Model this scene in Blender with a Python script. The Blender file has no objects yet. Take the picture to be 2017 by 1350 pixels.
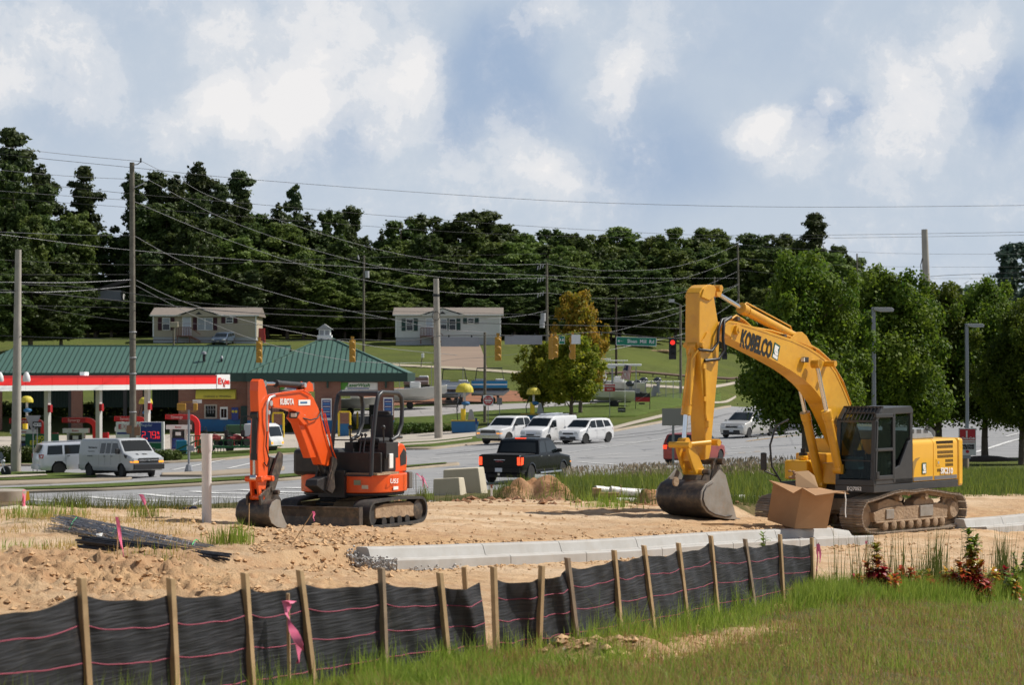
import bpy,math,random
import numpy as np
from mathutils import Vector,Matrix,noise
R=math.radians
rnd=random.Random(7)
nrs=np.random.RandomState(5)
S=bpy.context.scene
C=S.collection
# ------ camera
F=4762.0;CX=1008.5;YH=735.0;CZ=4.6
cam=bpy.data.cameras.new('camera');camo=bpy.data.objects.new('camera',cam);C.objects.link(camo)
camo.location=(0,0,CZ);camo.rotation_euler=(R(90),0,0)
cam.sensor_width=36;cam.lens=F/2017*36;cam.shift_y=(YH-675)/2017
cam.clip_start=.5;cam.clip_end=6000
cam.dof.use_dof=True;cam.dof.focus_distance=50;cam.dof.aperture_fstop=4.5
S.camera=camo
# ------ light
SUN_AZ=math.atan2(.30,.95)
SUN_EL=R(50)
sd=Vector((math.cos(SUN_EL)*math.cos(SUN_AZ),math.cos(SUN_EL)*math.sin(SUN_AZ),math.sin(SUN_EL)))
sl=bpy.data.lights.new('sun','SUN');so=bpy.data.objects.new('sun',sl);C.objects.link(so)
sl.energy=5;sl.angle=R(.55);sl.color=(1,.955,.88)
so.rotation_euler=(-sd).to_track_quat('-Z','Y').to_euler();so.location=(60,20,60)
S.view_settings.view_transform='Standard';S.view_settings.look='None'
S.view_settings.exposure=0;S.view_settings.gamma=1;S.view_settings.use_curve_mapping=False
W=bpy.data.worlds.new('World');S.world=W;W.use_nodes=True
def build_world():
 nt=W.node_tree;N=nt.nodes;L=nt.links
 for n in list(N):N.remove(n)
 out=N.new('ShaderNodeOutputWorld');bg=N.new('ShaderNodeBackground');L.new(bg.outputs[0],out.inputs[0])
 sky=N.new('ShaderNodeTexSky');sky.sky_type='NISHITA';sky.sun_disc=False
 sky.sun_elevation=SUN_EL;sky.sun_rotation=math.pi/2-SUN_AZ;sky.dust_density=2
 tc=N.new('ShaderNodeTexCoord')
 def M(op,a,b=None,c=None,clamp=False):
  n=N.new('ShaderNodeMath');n.operation=op;n.use_clamp=clamp
  for i,v in enumerate((a,b,c)):
   if v is None:continue
   if isinstance(v,(int,float)):n.inputs[i].default_value=v
   else:L.new(v,n.inputs[i])
  return n.outputs[0]
 def noi(vec,scale,detail,rough=.55,col=False):
  n=N.new('ShaderNodeTexNoise');n.inputs['Scale'].default_value=scale
  n.inputs['Detail'].default_value=detail;n.inputs['Roughness'].default_value=rough
  L.new(vec,n.inputs['Vector']);return n.outputs[1 if col else 0]
 def VM(op,a,b):
  n=N.new('ShaderNodeVectorMath');n.operation=op
  for i,v in enumerate((a,b)):
   if isinstance(v,(tuple,list)):n.inputs[i].default_value=v
   elif isinstance(v,(int,float)):n.inputs['Scale'].default_value=v
   else:L.new(v,n.inputs[i])
  return n.outputs['Value' if op=='DISTANCE' else 'Vector']
 d=tc.outputs['Generated']
 w1=VM('SUBTRACT',noi(d,22,7,.62,True),(.5,.5,.5))
 n2=N.new('ShaderNodeVectorMath');n2.operation='SCALE';L.new(w1,n2.inputs[0]);n2.inputs['Scale'].default_value=.022
 dw=VM('ADD',d,n2.outputs[0])
 def blobs(lst):
  acc=None
  for(px,py,r,w)in lst:
   v=Vector(((px-CX)/F,1,(YH-py)/F)).normalized()
   ds=VM('DISTANCE',dw,tuple(v))
   mr=N.new('ShaderNodeMapRange');mr.interpolation_type='SMOOTHSTEP'
   mr.inputs[1].default_value=r/F;mr.inputs[2].default_value=0;mr.inputs[3].default_value=0;mr.inputs[4].default_value=w
   L.new(ds,mr.inputs[0])
   acc=mr.outputs[0]if acc is None else M('ADD',acc,mr.outputs[0])
  return acc
 white=blobs([(430,220,110,1),(570,190,90,.9),(520,250,150,.75),(600,225,90,.7),(330,260,110,.45),(150,150,150,.5),(10,170,90,.8),(60,60,170,.55),(420,60,190,.4),(700,90,240,.6),(810,130,120,.65),(780,200,130,.6),(880,230,90,.5),(960,340,170,.5),(1090,5,120,.6),(1250,80,140,.7),(1210,180,110,.6),(1060,330,120,.5),(1470,260,85,1),(1530,225,60,.7),(1550,290,110,.75),(1630,195,40,.7),(1760,160,110,.5),(1880,110,150,.65),(1930,70,110,.6),(1820,260,160,.45),(1700,290,170,.35),(1120,420,240,.35),(1700,440,260,.3),(550,60,260,.3),(1980,320,120,.3),(300,400,220,.25),(830,400,220,.3),(620,330,200,.35)])
 dark=blobs([(950,150,170,.9),(1020,60,140,.6),(1060,210,110,.7),(900,260,90,.5),(1620,235,95,.85),(1680,215,60,.6),(1250,320,220,.7),(1420,330,180,.4),(1990,180,110,.9),(1960,240,90,.5),(700,270,120,.4),(510,170,60,.45),(600,310,180,.35),(1380,120,200,.25),(100,230,120,.25),(240,60,90,.15),(1540,80,200,.2)])
 f1=noi(dw,9,8,.6);f2=noi(dw,34,12,.68)
 far=N.new('ShaderNodeSeparateXYZ');L.new(d,far.inputs[0])
 wh=M('ADD',white,M('MULTIPLY',M('SUBTRACT',f2,.5),2.3))
 wh=M('ADD',wh,M('MULTIPLY',M('SUBTRACT',f1,.5),1.0))
 def sm(v,a_,b_,k):
  mr=N.new('ShaderNodeMapRange');mr.interpolation_type='SMOOTHSTEP';L.new(v,mr.inputs[0]);mr.inputs[1].default_value=a_;mr.inputs[2].default_value=b_;mr.inputs[4].default_value=k;return mr.outputs[0]
 wf=M('ADD',sm(wh,-.1,1.1,.42),sm(wh,.30,.48,.12));wf=M('ADD',wf,sm(wh,.62,.78,.20));wf=M('ADD',wf,sm(wh,.98,1.12,.16))
 dk=M('ADD',dark,M('MULTIPLY',M('SUBTRACT',f1,.5),1.3))
 mr2=N.new('ShaderNodeMapRange');mr2.interpolation_type='SMOOTHSTEP'
 L.new(dk,mr2.inputs[0]);mr2.inputs[1].default_value=-.15;mr2.inputs[2].default_value=1.0
 def mix(fac,a,b):
  n=N.new('ShaderNodeMixRGB');L.new(fac,n.inputs[0])
  for i,v in((1,a),(2,b)):
   if isinstance(v,tuple):n.inputs[i].default_value=v+(1,)
   else:L.new(v,n.inputs[i])
  return n.outputs[0]
 c0=mix(mr2.outputs[0],(.545,.62,.715),(.36,.465,.63))
 cl=mix(wf,c0,(.91,.89,.88))
 cov=N.new('ShaderNodeMapRange');L.new(far.outputs[2],cov.inputs[0]);cov.inputs[1].default_value=.17;cov.inputs[2].default_value=.42
 open_=M('MULTIPLY',cov.outputs[0],M('SUBTRACT',1.0,M('MULTIPLY',M('SUBTRACT',noi(d,3,6),.5),4.0,clamp=True),clamp=True))
 sk=N.new('ShaderNodeVectorMath');sk.operation='SCALE';L.new(sky.outputs[0],sk.inputs[0]);sk.inputs['Scale'].default_value=.055
 L.new(mix(open_,cl,sk.outputs[0]),bg.inputs[0]);bg.inputs[1].default_value=1.0
build_world()
W.cycles.sampling_method='MANUAL';W.cycles.sample_map_resolution=512
# ------ pixel rays -> places
def P(px,py,Y):return Vector(((px-CX)*Y/F,Y,CZ-(py-YH)*Y/F))
def PX(px,Y):return(px-CX)*Y/F
# ------ mesh helper
class MB:
 def __init__(s):s.v=[];s.f=[];s.mi=[]
 def add(s,vs,fs,mi=0):
  o=len(s.v);s.v+=[tuple(p)for p in vs]
  for f in fs:s.f.append(tuple(i+o for i in f));s.mi.append(mi)
  return s
 def hexa(s,p,mi=0):
  return s.add(p,[(0,3,2,1),(4,5,6,7),(0,1,5,4),(1,2,6,5),(2,3,7,6),(3,0,4,7)],mi)
 def box(s,c,d,rot=None,mi=0):
  hx,hy,hz=d[0]/2,d[1]/2,d[2]/2
  p=[Vector(q)for q in((-hx,-hy,-hz),(hx,-hy,-hz),(hx,hy,-hz),(-hx,hy,-hz),(-hx,-hy,hz),(hx,-hy,hz),(hx,hy,hz),(-hx,hy,hz))]
  if rot is not None:
   m=rot if isinstance(rot,Matrix)else Matrix.Rotation(rot,3,'Z')
   p=[m@q for q in p]
  c=Vector(c);return s.hexa([q+c for q in p],mi)
 def beam(s,a,b,w,h,up=(0,0,1),mi=0):
  a=Vector(a);b=Vector(b);d=(b-a);L=d.length;x=d/L;up=Vector(up)
  y=up.cross(x)
  if y.length<1e-4:y=Vector((0,1,0)).cross(x)
  y.normalize();z=x.cross(y)
  return s.hexa([a-y*w/2-z*h/2,b-y*w/2-z*h/2,b+y*w/2-z*h/2,a+y*w/2-z*h/2,a-y*w/2+z*h/2,b-y*w/2+z*h/2,b+y*w/2+z*h/2,a+y*w/2+z*h/2],mi)
 def prism(s,poly,y0,y1,plane='xz',mi=0):
  n=len(poly)
  def q(p,t):
   if plane=='xz':return(p[0],t,p[1])
   if plane=='xy':return(p[0],p[1],t)
   return(t,p[0],p[1])
  vs=[q(p,y0)for p in poly]+[q(p,y1)for p in poly]
  fs=[tuple(range(n)),tuple(range(2*n-1,n-1,-1))]+[(i,i+n,(i+1)%n+n,(i+1)%n)for i in range(n)]
  return s.add(vs,fs,mi)
 def tube(s,pts,r,n=6,mi=0,caps=True):
  pts=[Vector(p)for p in pts];m=len(pts)
  rr=r if isinstance(r,(list,tuple))else[r]*m
  vs=[];prev=None
  for i,p in enumerate(pts):
   d=(pts[min(i+1,m-1)]-pts[max(i-1,0)])
   if d.length<1e-9:d=Vector((0,0,1))
   d.normalize()
   if prev is None:
    u=d.cross(Vector((0,0,1)))
    if u.length<.05:u=d.cross(Vector((1,0,0)))
   else:u=prev-d*prev.dot(d)
   if u.length<1e-6:u=d.orthogonal()
   u.normalize();prev=u;w=d.cross(u)
   for k in range(n):
    a=2*math.pi*k/n;vs.append(p+(u*math.cos(a)+w*math.sin(a))*rr[i])
  fs=[]
  for i in range(m-1):
   for k in range(n):
    k2=(k+1)%n;fs.append((i*n+k,i*n+k2,(i+1)*n+k2,(i+1)*n+k))
  if caps:fs+=[tuple(range(n-1,-1,-1)),tuple(range((m-1)*n,m*n))]
  return s.add(vs,fs,mi)
 def cyl(s,a,b,r0,r1=None,n=12,mi=0):return s.tube([a,b],[r0,r0 if r1 is None else r1],n,mi)
 def lathe(s,prof,n=16,c=(0,0,0),axis='z',mi=0,a0=0,a1=2*math.pi):
  c=Vector(c);vs=[];m=len(prof);full=abs(a1-a0-2*math.pi)<1e-6;nn=n if full else n+1
  for(r,z)in prof:
   for k in range(nn):
    a=a0+(a1-a0)*k/n;x,y=r*math.cos(a),r*math.sin(a)
    q={'z':(x,y,z),'y':(x,z,y),'x':(z,x,y)}[axis]
    vs.append(c+Vector(q))
  fs=[]
  for i in range(m-1):
   for k in range(n):
    k2=(k+1)%nn if full else k+1
    fs.append((i*nn+k,i*nn+k2,(i+1)*nn+k2,(i+1)*nn+k))
  if full:
   if prof[0][0]>1e-5:fs.append(tuple(range(nn-1,-1,-1)))
   if prof[-1][0]>1e-5:fs.append(tuple(range((m-1)*nn,m*nn)))
  return s.add(vs,fs,mi)
 def ball(s,c,r,n=10,mi=0,sc=(1,1,1)):
  o=len(s.v);prof=[(math.sin(math.pi*i/(n//2+2)),-math.cos(math.pi*i/(n//2+2)))for i in range(n//2+3)]
  t=MB().lathe(prof,n)
  return s.add([(c[0]+v[0]*r*sc[0],c[1]+v[1]*r*sc[1],c[2]+v[2]*r*sc[2])for v in t.v],t.f,mi)
 def merge(s,o,M=None):
  vs=o.v if M is None else[tuple(M@Vector(v))for v in o.v]
  b=len(s.v);s.v+=vs
  for f,m in zip(o.f,o.mi):s.f.append(tuple(i+b for i in f));s.mi.append(m)
  return s
 def mesh(s,name,mats,smooth=None):
  me=bpy.data.meshes.new(name);me.from_pydata(s.v,[],s.f)
  mats=mats if isinstance(mats,(list,tuple))else[mats]
  for m in mats:me.materials.append(m)
  if len(mats)>1:me.polygons.foreach_set('material_index',s.mi)
  bmesh_fix(me)
  if smooth is not None:
   me.polygons.foreach_set('use_smooth',[True]*len(me.polygons));me.set_sharp_from_angle(angle=R(smooth))
  me.update();return me
 def build(s,name,mats,parent=None,smooth=None,bevel=0,**kw):
  o=bpy.data.objects.new(name,s.mesh(name,mats,smooth));C.objects.link(o)
  if parent is not None:o.parent=parent
  if bevel:
   b=o.modifiers.new('bevel','BEVEL');b.width=bevel;b.segments=2;b.limit_method='ANGLE';b.angle_limit=R(40);b.harden_normals=False
  for k,v in kw.items():o[k]=v
  return o
import bmesh
def bmesh_fix(me):
 b=bmesh.new();b.from_mesh(me);bmesh.ops.recalc_face_normals(b,faces=b.faces);b.to_mesh(me);b.free()
def tag(o,label=None,cat=None,group=None,kind=None):
 if label:o['label']=label
 if cat:o['category']=cat
 if group:o['group']=group
 if kind:o['kind']=kind
 return o
def empty(name,loc,rz=0,label=None,cat=None,group=None):
 o=bpy.data.objects.new(name,None);C.objects.link(o);o.location=loc;o.rotation_euler=(0,0,rz)
 o.empty_display_size=.2
 return tag(o,label,cat,group)
def copy_tree(o,parent=None):
 c=o.copy();C.objects.link(c)
 if parent is not None:c.parent=parent
 for ch in o.children:copy_tree(ch,c)
 return c
def link(name,me,parent=None,loc=(0,0,0),rot=(0,0,0),sc=(1,1,1)):
 o=bpy.data.objects.new(name,me);C.objects.link(o);o.parent=parent;o.location=loc;o.rotation_euler=rot;o.scale=sc
 return o
_tc={}
def text_mb(txt,size,depth=.004,bold=0,shear=0,align='CENTER',sx=1,mi=0):
 """lettering as a mesh in the xz plane facing -y"""
 cu=bpy.data.curves.new('txt','FONT');cu.body=txt;cu.size=size;cu.offset=bold;cu.shear=shear
 cu.align_x=align;cu.align_y='CENTER';cu.resolution_u=2;cu.extrude=depth/2
 o=bpy.data.objects.new('txt',cu);C.objects.link(o)
 me=o.to_mesh();mb=MB()
 mb.add([(v.co.x*sx,-v.co.z-depth/2,v.co.y)for v in me.vertices],[tuple(p.vertices)for p in me.polygons],mi)
 o.to_mesh_clear();bpy.data.objects.remove(o);bpy.data.curves.remove(cu)
 return mb
def new_mat(name):
 m=bpy.data.materials.new(name);m.use_nodes=True;nt=m.node_tree
 return m,nt,nt.nodes['Principled BSDF']
def col4(c):return(c[0],c[1],c[2],1)
def mat(name,c,rough=.5,metal=0,var=.0,vs=3.0,c2=None,bump=0,bs=40,coat=0,emit=0,spec=None,dirt=0,dirtc=(.30,.22,.14),dirtz=None,alpha=None):
 """base colour with noise variation towards c2, optional grime, optional fine relief"""
 m,nt,b=new_mat(name);N=nt.nodes;L=nt.links
 b.inputs['Base Color'].default_value=col4(c);b.inputs['Roughness'].default_value=rough;b.inputs['Metallic'].default_value=metal
 if coat:b.inputs['Coat Weight'].default_value=coat;b.inputs['Coat Roughness'].default_value=.06
 if spec is not None:b.inputs['Specular IOR Level'].default_value=spec
 if emit:b.inputs['Emission Color'].default_value=col4(c);b.inputs['Emission Strength'].default_value=emit
 tc=N.new('ShaderNodeTexCoord')
 cur=None
 if var or c2:
  n=N.new('ShaderNodeTexNoise');n.inputs['Scale'].default_value=vs;n.inputs['Detail'].default_value=6;n.inputs['Roughness'].default_value=.62
  L.new(tc.outputs['Object'],n.inputs['Vector'])
  mr=N.new('ShaderNodeMapRange');mr.inputs[1].default_value=.32;mr.inputs[2].default_value=.68;L.new(n.outputs[0],mr.inputs[0])
  mx=N.new('ShaderNodeMixRGB');L.new(mr.outputs[0],mx.inputs[0])
  k=1-var
  mx.inputs[1].default_value=col4(c);mx.inputs[2].default_value=col4(c2 if c2 else tuple(x*k for x in c))
  cur=mx.outputs[0]
 if dirt:
  n=N.new('ShaderNodeTexNoise');n.inputs['Scale'].default_value=vs*2.3;n.inputs['Detail'].default_value=8;n.inputs['Roughness'].default_value=.7
  L.new(tc.outputs['Object'],n.inputs['Vector'])
  mr=N.new('ShaderNodeMapRange');mr.inputs[1].default_value=.62-.25*dirt;mr.inputs[2].default_value=.85-.2*dirt;mr.inputs[4].default_value=min(1,dirt*1.3);L.new(n.outputs[0],mr.inputs[0])
  fac=mr.outputs[0]
  if dirtz:
   sx=N.new('ShaderNodeSeparateXYZ');L.new(tc.outputs['Object'],sx.inputs[0])
   mz=N.new('ShaderNodeMapRange');mz.inputs[1].default_value=dirtz;mz.inputs[2].default_value=0;mz.inputs[3].default_value=0;mz.inputs[4].default_value=1;L.new(sx.outputs[2],mz.inputs[0])
   mm=N.new('ShaderNodeMath');mm.operation='MULTIPLY';L.new(fac,mm.inputs[0]);L.new(mz.outputs[0],mm.inputs[1]);fac=mm.outputs[0]
  mx=N.new('ShaderNodeMixRGB');L.new(fac,mx.inputs[0])
  if cur:L.new(cur,mx.inputs[1])
  else:mx.inputs[1].default_value=col4(c)
  mx.inputs[2].default_value=col4(dirtc);cur=mx.outputs[0]
  ma=N.new('ShaderNodeMath');ma.operation='MULTIPLY_ADD';L.new(fac,ma.inputs[0]);ma.inputs[1].default_value=.85-rough;ma.inputs[2].default_value=rough
  L.new(ma.outputs[0],b.inputs['Roughness'])
 if cur:L.new(cur,b.inputs['Base Color'])
 if bump:
  n=N.new('ShaderNodeTexNoise');n.inputs['Scale'].default_value=bs;n.inputs['Detail'].default_value=6
  L.new(tc.outputs['Object'],n.inputs['Vector'])
  bp=N.new('ShaderNodeBump');bp.inputs['Strength'].default_value=min(1,bump*1.0);bp.inputs['Distance'].default_value=bump*.1
  L.new(n.outputs[0],bp.inputs['Height']);L.new(bp.outputs[0],b.inputs['Normal'])
 return m
def glass_mat(name,tint=(.02,.03,.035),rough=.04,alpha=.0):
 m,nt,b=new_mat(name)
 b.inputs['Base Color'].default_value=col4(tint);b.inputs['Roughness'].default_value=rough;b.inputs['Specular IOR Level'].default_value=.45
 if alpha:
  N=nt.nodes;L=nt.links;t=N.new('ShaderNodeBsdfTransparent');t.inputs[0].default_value=(.62,.72,.7,1)
  mx=N.new('ShaderNodeMixShader');mx.inputs[0].default_value=1-alpha
  L.new(t.outputs[0],mx.inputs[1]);L.new(b.outputs[0],mx.inputs[2]);L.new(mx.outputs[0],N['Material Output'].inputs[0])
 return m
def leaf_mat(name,c,c2,hue=.0,trans=.35,rough=.55):
 """foliage: colour varies leaf by leaf (attribute 'v') and tree by tree"""
 m,nt,b=new_mat(name);N=nt.nodes;L=nt.links
 at=N.new('ShaderNodeAttribute');at.attribute_name='v'
 oi=N.new('ShaderNodeObjectInfo')
 mx=N.new('ShaderNodeMixRGB');L.new(at.outputs['Fac'],mx.inputs[0]);mx.inputs[1].default_value=col4(c);mx.inputs[2].default_value=col4(c2)
 hs=N.new('ShaderNodeHueSaturation');L.new(mx.outputs[0],hs.inputs['Color'])
 ma=N.new('ShaderNodeMapRange');ma.inputs[3].default_value=.75;ma.inputs[4].default_value=1.25;L.new(oi.outputs['Random'],ma.inputs[0]);L.new(ma.outputs[0],hs.inputs['Value'])
 mh=N.new('ShaderNodeMapRange');mh.inputs[3].default_value=.485;mh.inputs[4].default_value=.515;L.new(oi.outputs['Random'],mh.inputs[0]);L.new(mh.outputs[0],hs.inputs['Hue'])
 L.new(hs.outputs[0],b.inputs['Base Color']);b.inputs['Roughness'].default_value=rough;b.inputs['Specular IOR Level'].default_value=.3
 tr=N.new('ShaderNodeBsdfTranslucent');L.new(hs.outputs[0],tr.inputs[0])
 ms=N.new('ShaderNodeMixShader');ms.inputs[0].default_value=trans
 L.new(b.outputs[0],ms.inputs[1]);L.new(tr.outputs[0],ms.inputs[2]);L.new(ms.outputs[0],N['Material Output'].inputs[0])
 return m
_cp=[(1700,14,2.4),(900,14,2.6),(100,14,2.5),(165,16.3,2.2),(590,19.6,2.0),(870,21.9,1.95),(1120,24.5,1.8),(1337,28.7,1.58),(1597,35.2,1.35),(1700,20.9,1.9),(2000,23,1.6),(1900,38.5,1.0),(1950,43,.93),(1950,49,.85),(1960,62,.78),(2400,40,.7),(2400,62,.6),(-300,20,2.2),(100,29,1.9),(100,36,1.84),(100,50,1.68),(-300,50,1.7),(450,34,1.75),(400,48.4,1.62),(750,38,1.49),(1200,43.5,1.22),(1650,52,.95),(1100,33,1.5),(1400,38,1.3),(690,46,1.55),(850,58,1.37),(900,67,1.12),(1370,52,1.2),(1250,58,1.3),(1770,56,.9),(1950,68,.95),(1500,62,1.2),(1600,76,1.1),(1300,78,.85),(2000,85,.9),(400,60,1.2),(-300,60,1.3),(1010,91.6,.1),(700,85,-.05),(300,82,-.35),(-200,80,-.7),(300,97,-.65),(0,105,-.95),(1300,95,.3),(1600,100,.55),(2000,112,.6),(2300,112,.6),(600,115,-.5),(230,130,-1.1),(-200,130,-1.35),(850,130,-.3),(1362,134,-.25),(1150,159,-.12),(900,165,-.35),(1470,161,.2),(2000,157,.8),(2300,160,.8),(350,154,-.95),(0,154,-1.15),(600,175,-.75),(860,187,-.5),(100,205,-.7),(500,205,-.6),(700,210,-.5),(980,205,.4),(820,205,.1),(900,230,1.4),(1000,250,2.4),(1150,230,1.2),(1250,225,1.2),(1440,271,.95),(1300,262,3.2),(1440,300,3.7),(1250,300,7.2),(1440,315,6.6),(400,300,8.4),(880,300,8.1),(600,300,8.0),(100,250,3.),(500,245,3.2),(-200,300,8),(150,300,8.2),(700,260,4.4),(900,270,5.2),(400,360,11),(900,360,10.5),(1300,380,10),(1600,300,2.5),(2000,300,2.2),(2000,400,3),(1600,420,7),(-200,400,12),(500,600,16),(1300,700,14),(2000,700,5),(2600,300,2),(2600,700,5),(-700,300,8),(-700,700,16),(-700,100,-1),(-700,50,1.6),(2600,100,.5),(1000,1500,16),(-700,1500,16),(2600,1500,8)]
def _tr(x,y):return np.stack([np.asarray(x)/np.asarray(y)*5.0,np.log(np.asarray(y))*2.2],-1)
_cx=np.array([(PX(a,b),b)for a,b,_ in _cp]);_cz=np.array([c for*_,c in _cp]);_ct=_tr(_cx[:,0],_cx[:,1])
def _k(r2):return r2*np.log(r2+1e-9)*.5
_n=len(_cp);_A=np.zeros((_n+3,_n+3));_d=((_ct[:,None]-_ct[None])**2).sum(-1)
_A[:_n,:_n]=_k(_d)+np.eye(_n)*.012;_A[:_n,_n]=1;_A[:_n,_n+1:]=_ct;_A[_n,:_n]=1;_A[_n+1:,:_n]=_ct.T
_w=np.linalg.solve(_A,np.concatenate([_cz,np.zeros(3)]))
def H(x,y):
 x=np.asarray(x,float);y=np.maximum(np.asarray(y,float),6.0);sh=x.shape
 u=np.clip(x/y,-.37,.37)
 t=_tr(u*y,y).reshape(-1,2);out=np.empty(len(t))
 for i in range(0,len(t),20000):
  q=t[i:i+20000];d=((q[:,None]-_ct[None])**2).sum(-1)
  out[i:i+20000]=_k(d)@_w[:_n]+_w[_n]+q@_w[_n+1:]
 return out.reshape(sh)
_pt=np.random.RandomState(3).rand(256,256)
def vn(x,y):
 xi=np.floor(x).astype(int);yi=np.floor(y).astype(int);fx=x-xi;fy=y-yi
 fx=fx*fx*(3-2*fx);fy=fy*fy*(3-2*fy)
 g=lambda a,b:_pt[a&255,b&255]
 return(g(xi,yi)*(1-fx)+g(xi+1,yi)*fx)*(1-fy)+(g(xi,yi+1)*(1-fx)+g(xi+1,yi+1)*fx)*fy
def fbm(x,y,o=5,g=.5):
 s=0;a=1;t=0
 for i in range(o):s=s+a*vn(x*2**i+17.3*i,y*2**i+9.1*i);t+=a;a*=g
 return s/t
def sstep(a,b,t):
 t=np.clip((t-a)/(b-a),0,1);return t*t*(3-2*t)
CA=np.array([PX(700,38.6),38.6]);CB=np.array([PX(1655,52.6),52.6]);CD=(CB-CA)/np.linalg.norm(CB-CA);CN=np.array([-CD[1],CD[0]])
CLEN=float(np.linalg.norm(CB-CA))
PADR=.30
def curb_uv(x,y):
 dx=x-CA[0];dy=y-CA[1];return dx*CD[0]+dy*CD[1],dx*CN[0]+dy*CN[1]
flats=[(8.3,57.3,2.6,.90),(-2.97,45.9,1.5,1.70),(-4.3,43.3,.6,1.80)]
mounds=[]
def Hn(x,y,rough=True):
 """near ground: smooth lie + raised pad behind the kerb + heaps + clods"""
 x=np.asarray(x,float);y=np.asarray(y,float)
 h=H(x,y);u,v=curb_uv(x,y)
 win=sstep(-4.5,.2,u)*(1-sstep(CLEN-.2,CLEN+.35,u))
 pad=sstep(-.1,.12,v-.02)*win*PADR*(1-.75*sstep(5,13,v))
 winr=sstep(CLEN+3.6,CLEN+4.4,u);padr=sstep(-.1,.12,v-.02)*winr*.26*(1-.6*sstep(2,8,v))
 h=h+pad+padr
 for(mx,my,rx,ry,mh,ang)in mounds:
  ca,sa=math.cos(ang),math.sin(ang);dx=x-mx;dy=y-my;a=(dx*ca+dy*sa)/rx;b=(-dx*sa+dy*ca)/ry
  r=np.sqrt(a*a+b*b);n=.65+.7*fbm(x*3+mx,y*3,4)
  h=h+mh*np.clip(1-r*r,0,1)**1.1*n
 for(fx_,fy_,fr_,fz_)in flats:
  k=1-sstep(fr_,fr_+1.1,np.hypot(x-fx_,y-fy_));h=h*(1-k)+fz_*k
 if rough:
  lump=fbm(x*1.2,y*1.2,5,.55)-.5
  clod=np.clip(fbm(x*5+3,y*5,4,.65)-.50,0,1)
  dist=sstep(16,24,y)
  leftband=(1-sstep(-.13,-.05,(x/np.maximum(y,1))))*sstep(38,33,y)*sstep(24,28,y)if False else 0
  ruts=np.abs(fbm((x*CN[0]+y*CN[1])*1.1,(x*CD[0]+y*CD[1])*.12+7,3)-.5)
  h=h+lump*.08+clod*.10*dist-np.clip(.06-ruts,0,1)*.5*dist
  tl=np.exp(-((x+5.2)/3.3)**2-((y-31.5)/3.)**2)+.38*np.exp(-((x+3.0)/1.6)**2-((y-39.5)/1.2)**2)
  h=h+np.clip(tl,0,1)*(np.abs(fbm(x*2.1+40,y*2.1,6,.62)-.5)*-.55+.12+clod*.35)
 return h
def h1(x,y):return float(Hn(np.array([x]),np.array([y]),False)[0])
def G(px,py,y0=14.,fn=None):
 """where the ray through a picture point meets the ground"""
 ys=np.exp(np.linspace(math.log(y0),math.log(900),1500));xs=(px-CX)*ys/F;zr=CZ-(py-YH)*ys/F
 hh=(fn or H)(xs,ys);d=zr-hh;i=np.argmax(d<0)
 if d[i]>=0:i=len(ys)-1
 a=d[i-1]/(d[i-1]-d[i])if i>0 else 0
 Y=ys[i-1]+(ys[i]-ys[i-1])*a if i>0 else ys[0]
 X=(px-CX)*Y/F
 return Vector((X,Y,float((fn or H)(np.array([X]),np.array([Y]))[0])))
def GN(px,py,y0=14.):return G(px,py,y0,lambda a,b:Hn(a,b,False))
def gz(x,y):return float(H(np.array([x]),np.array([y]))[0])
def grid_obj(name,X,Y,Z,m,kind='structure',smooth=True,attrs=None):
 nr,nc=X.shape;v=np.stack([X,Y,Z],-1).reshape(-1,3)
 i=np.arange(nr-1)[:,None]*nc+np.arange(nc-1)[None];f=np.stack([i,i+1,i+nc+1,i+nc],-1).reshape(-1,4)
 me=bpy.data.meshes.new(name);me.vertices.add(len(v));me.vertices.foreach_set('co',v.astype(np.float32).ravel())
 me.loops.add(f.size);me.loops.foreach_set('vertex_index',f.astype(np.int32).ravel())
 me.polygons.add(len(f));me.polygons.foreach_set('loop_start',np.arange(len(f),dtype=np.int32)*4);me.polygons.foreach_set('loop_total',np.full(len(f),4,dtype=np.int32))
 me.update(calc_edges=True);me.validate()
 if smooth:me.polygons.foreach_set('use_smooth',np.ones(len(f),bool))
 for k,a in(attrs or{}).items():
  at=me.attributes.new(k,'FLOAT','POINT');at.data.foreach_set('value',a.astype(np.float32).ravel())
 me.materials.append(m);o=bpy.data.objects.new(name,me);C.objects.link(o)
 if kind:o['kind']=kind
 return o
def lin(a,b,n):return np.linspace(a,b,n)
def resample(pts,n):
 pts=[np.array(p[:2],float)for p in pts];d=[0]
 for a,b in zip(pts,pts[1:]):d.append(d[-1]+np.linalg.norm(b-a))
 t=np.linspace(0,d[-1],n);P_=np.array(pts)
 return np.stack([np.interp(t,d,P_[:,0]),np.interp(t,d,P_[:,1])],-1)
def strip(name,near,far,off,m,n=80,k=14,kind='structure',px=True,thick=0,parent=None,fn=None,label=None,cat=None):
 """sheet between two edge lines, draped on the land"""
 if px:near=[G(a,b)for a,b in near];far=[G(a,b)for a,b in far]
 A=resample(near,n);B=resample(far,n);t=np.linspace(0,1,k)[None,:,None]
 Q=A[:,None]*(1-t)+B[:,None]*t;X=Q[...,0];Y=Q[...,1];Z=(fn or H)(X,Y)+off
 if thick:
  Xe=np.concatenate([X[:,:1],X,X[:,-1:]],1);Ye=np.concatenate([Y[:,:1],Y,Y[:,-1:]],1);Ze=np.concatenate([Z[:,:1]-thick,Z,Z[:,-1:]-thick],1)
  X,Y,Z=[np.concatenate([q[:1],q,q[-1:]],0)for q in(Xe,Ye,Ze)]
  Z[0]-=thick;Z[-1]-=thick
 o=grid_obj(name,X,Y,Z,m,kind,smooth=not thick)
 if parent:o.parent=parent
 if label:tag(o,label,cat)
 return o
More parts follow.
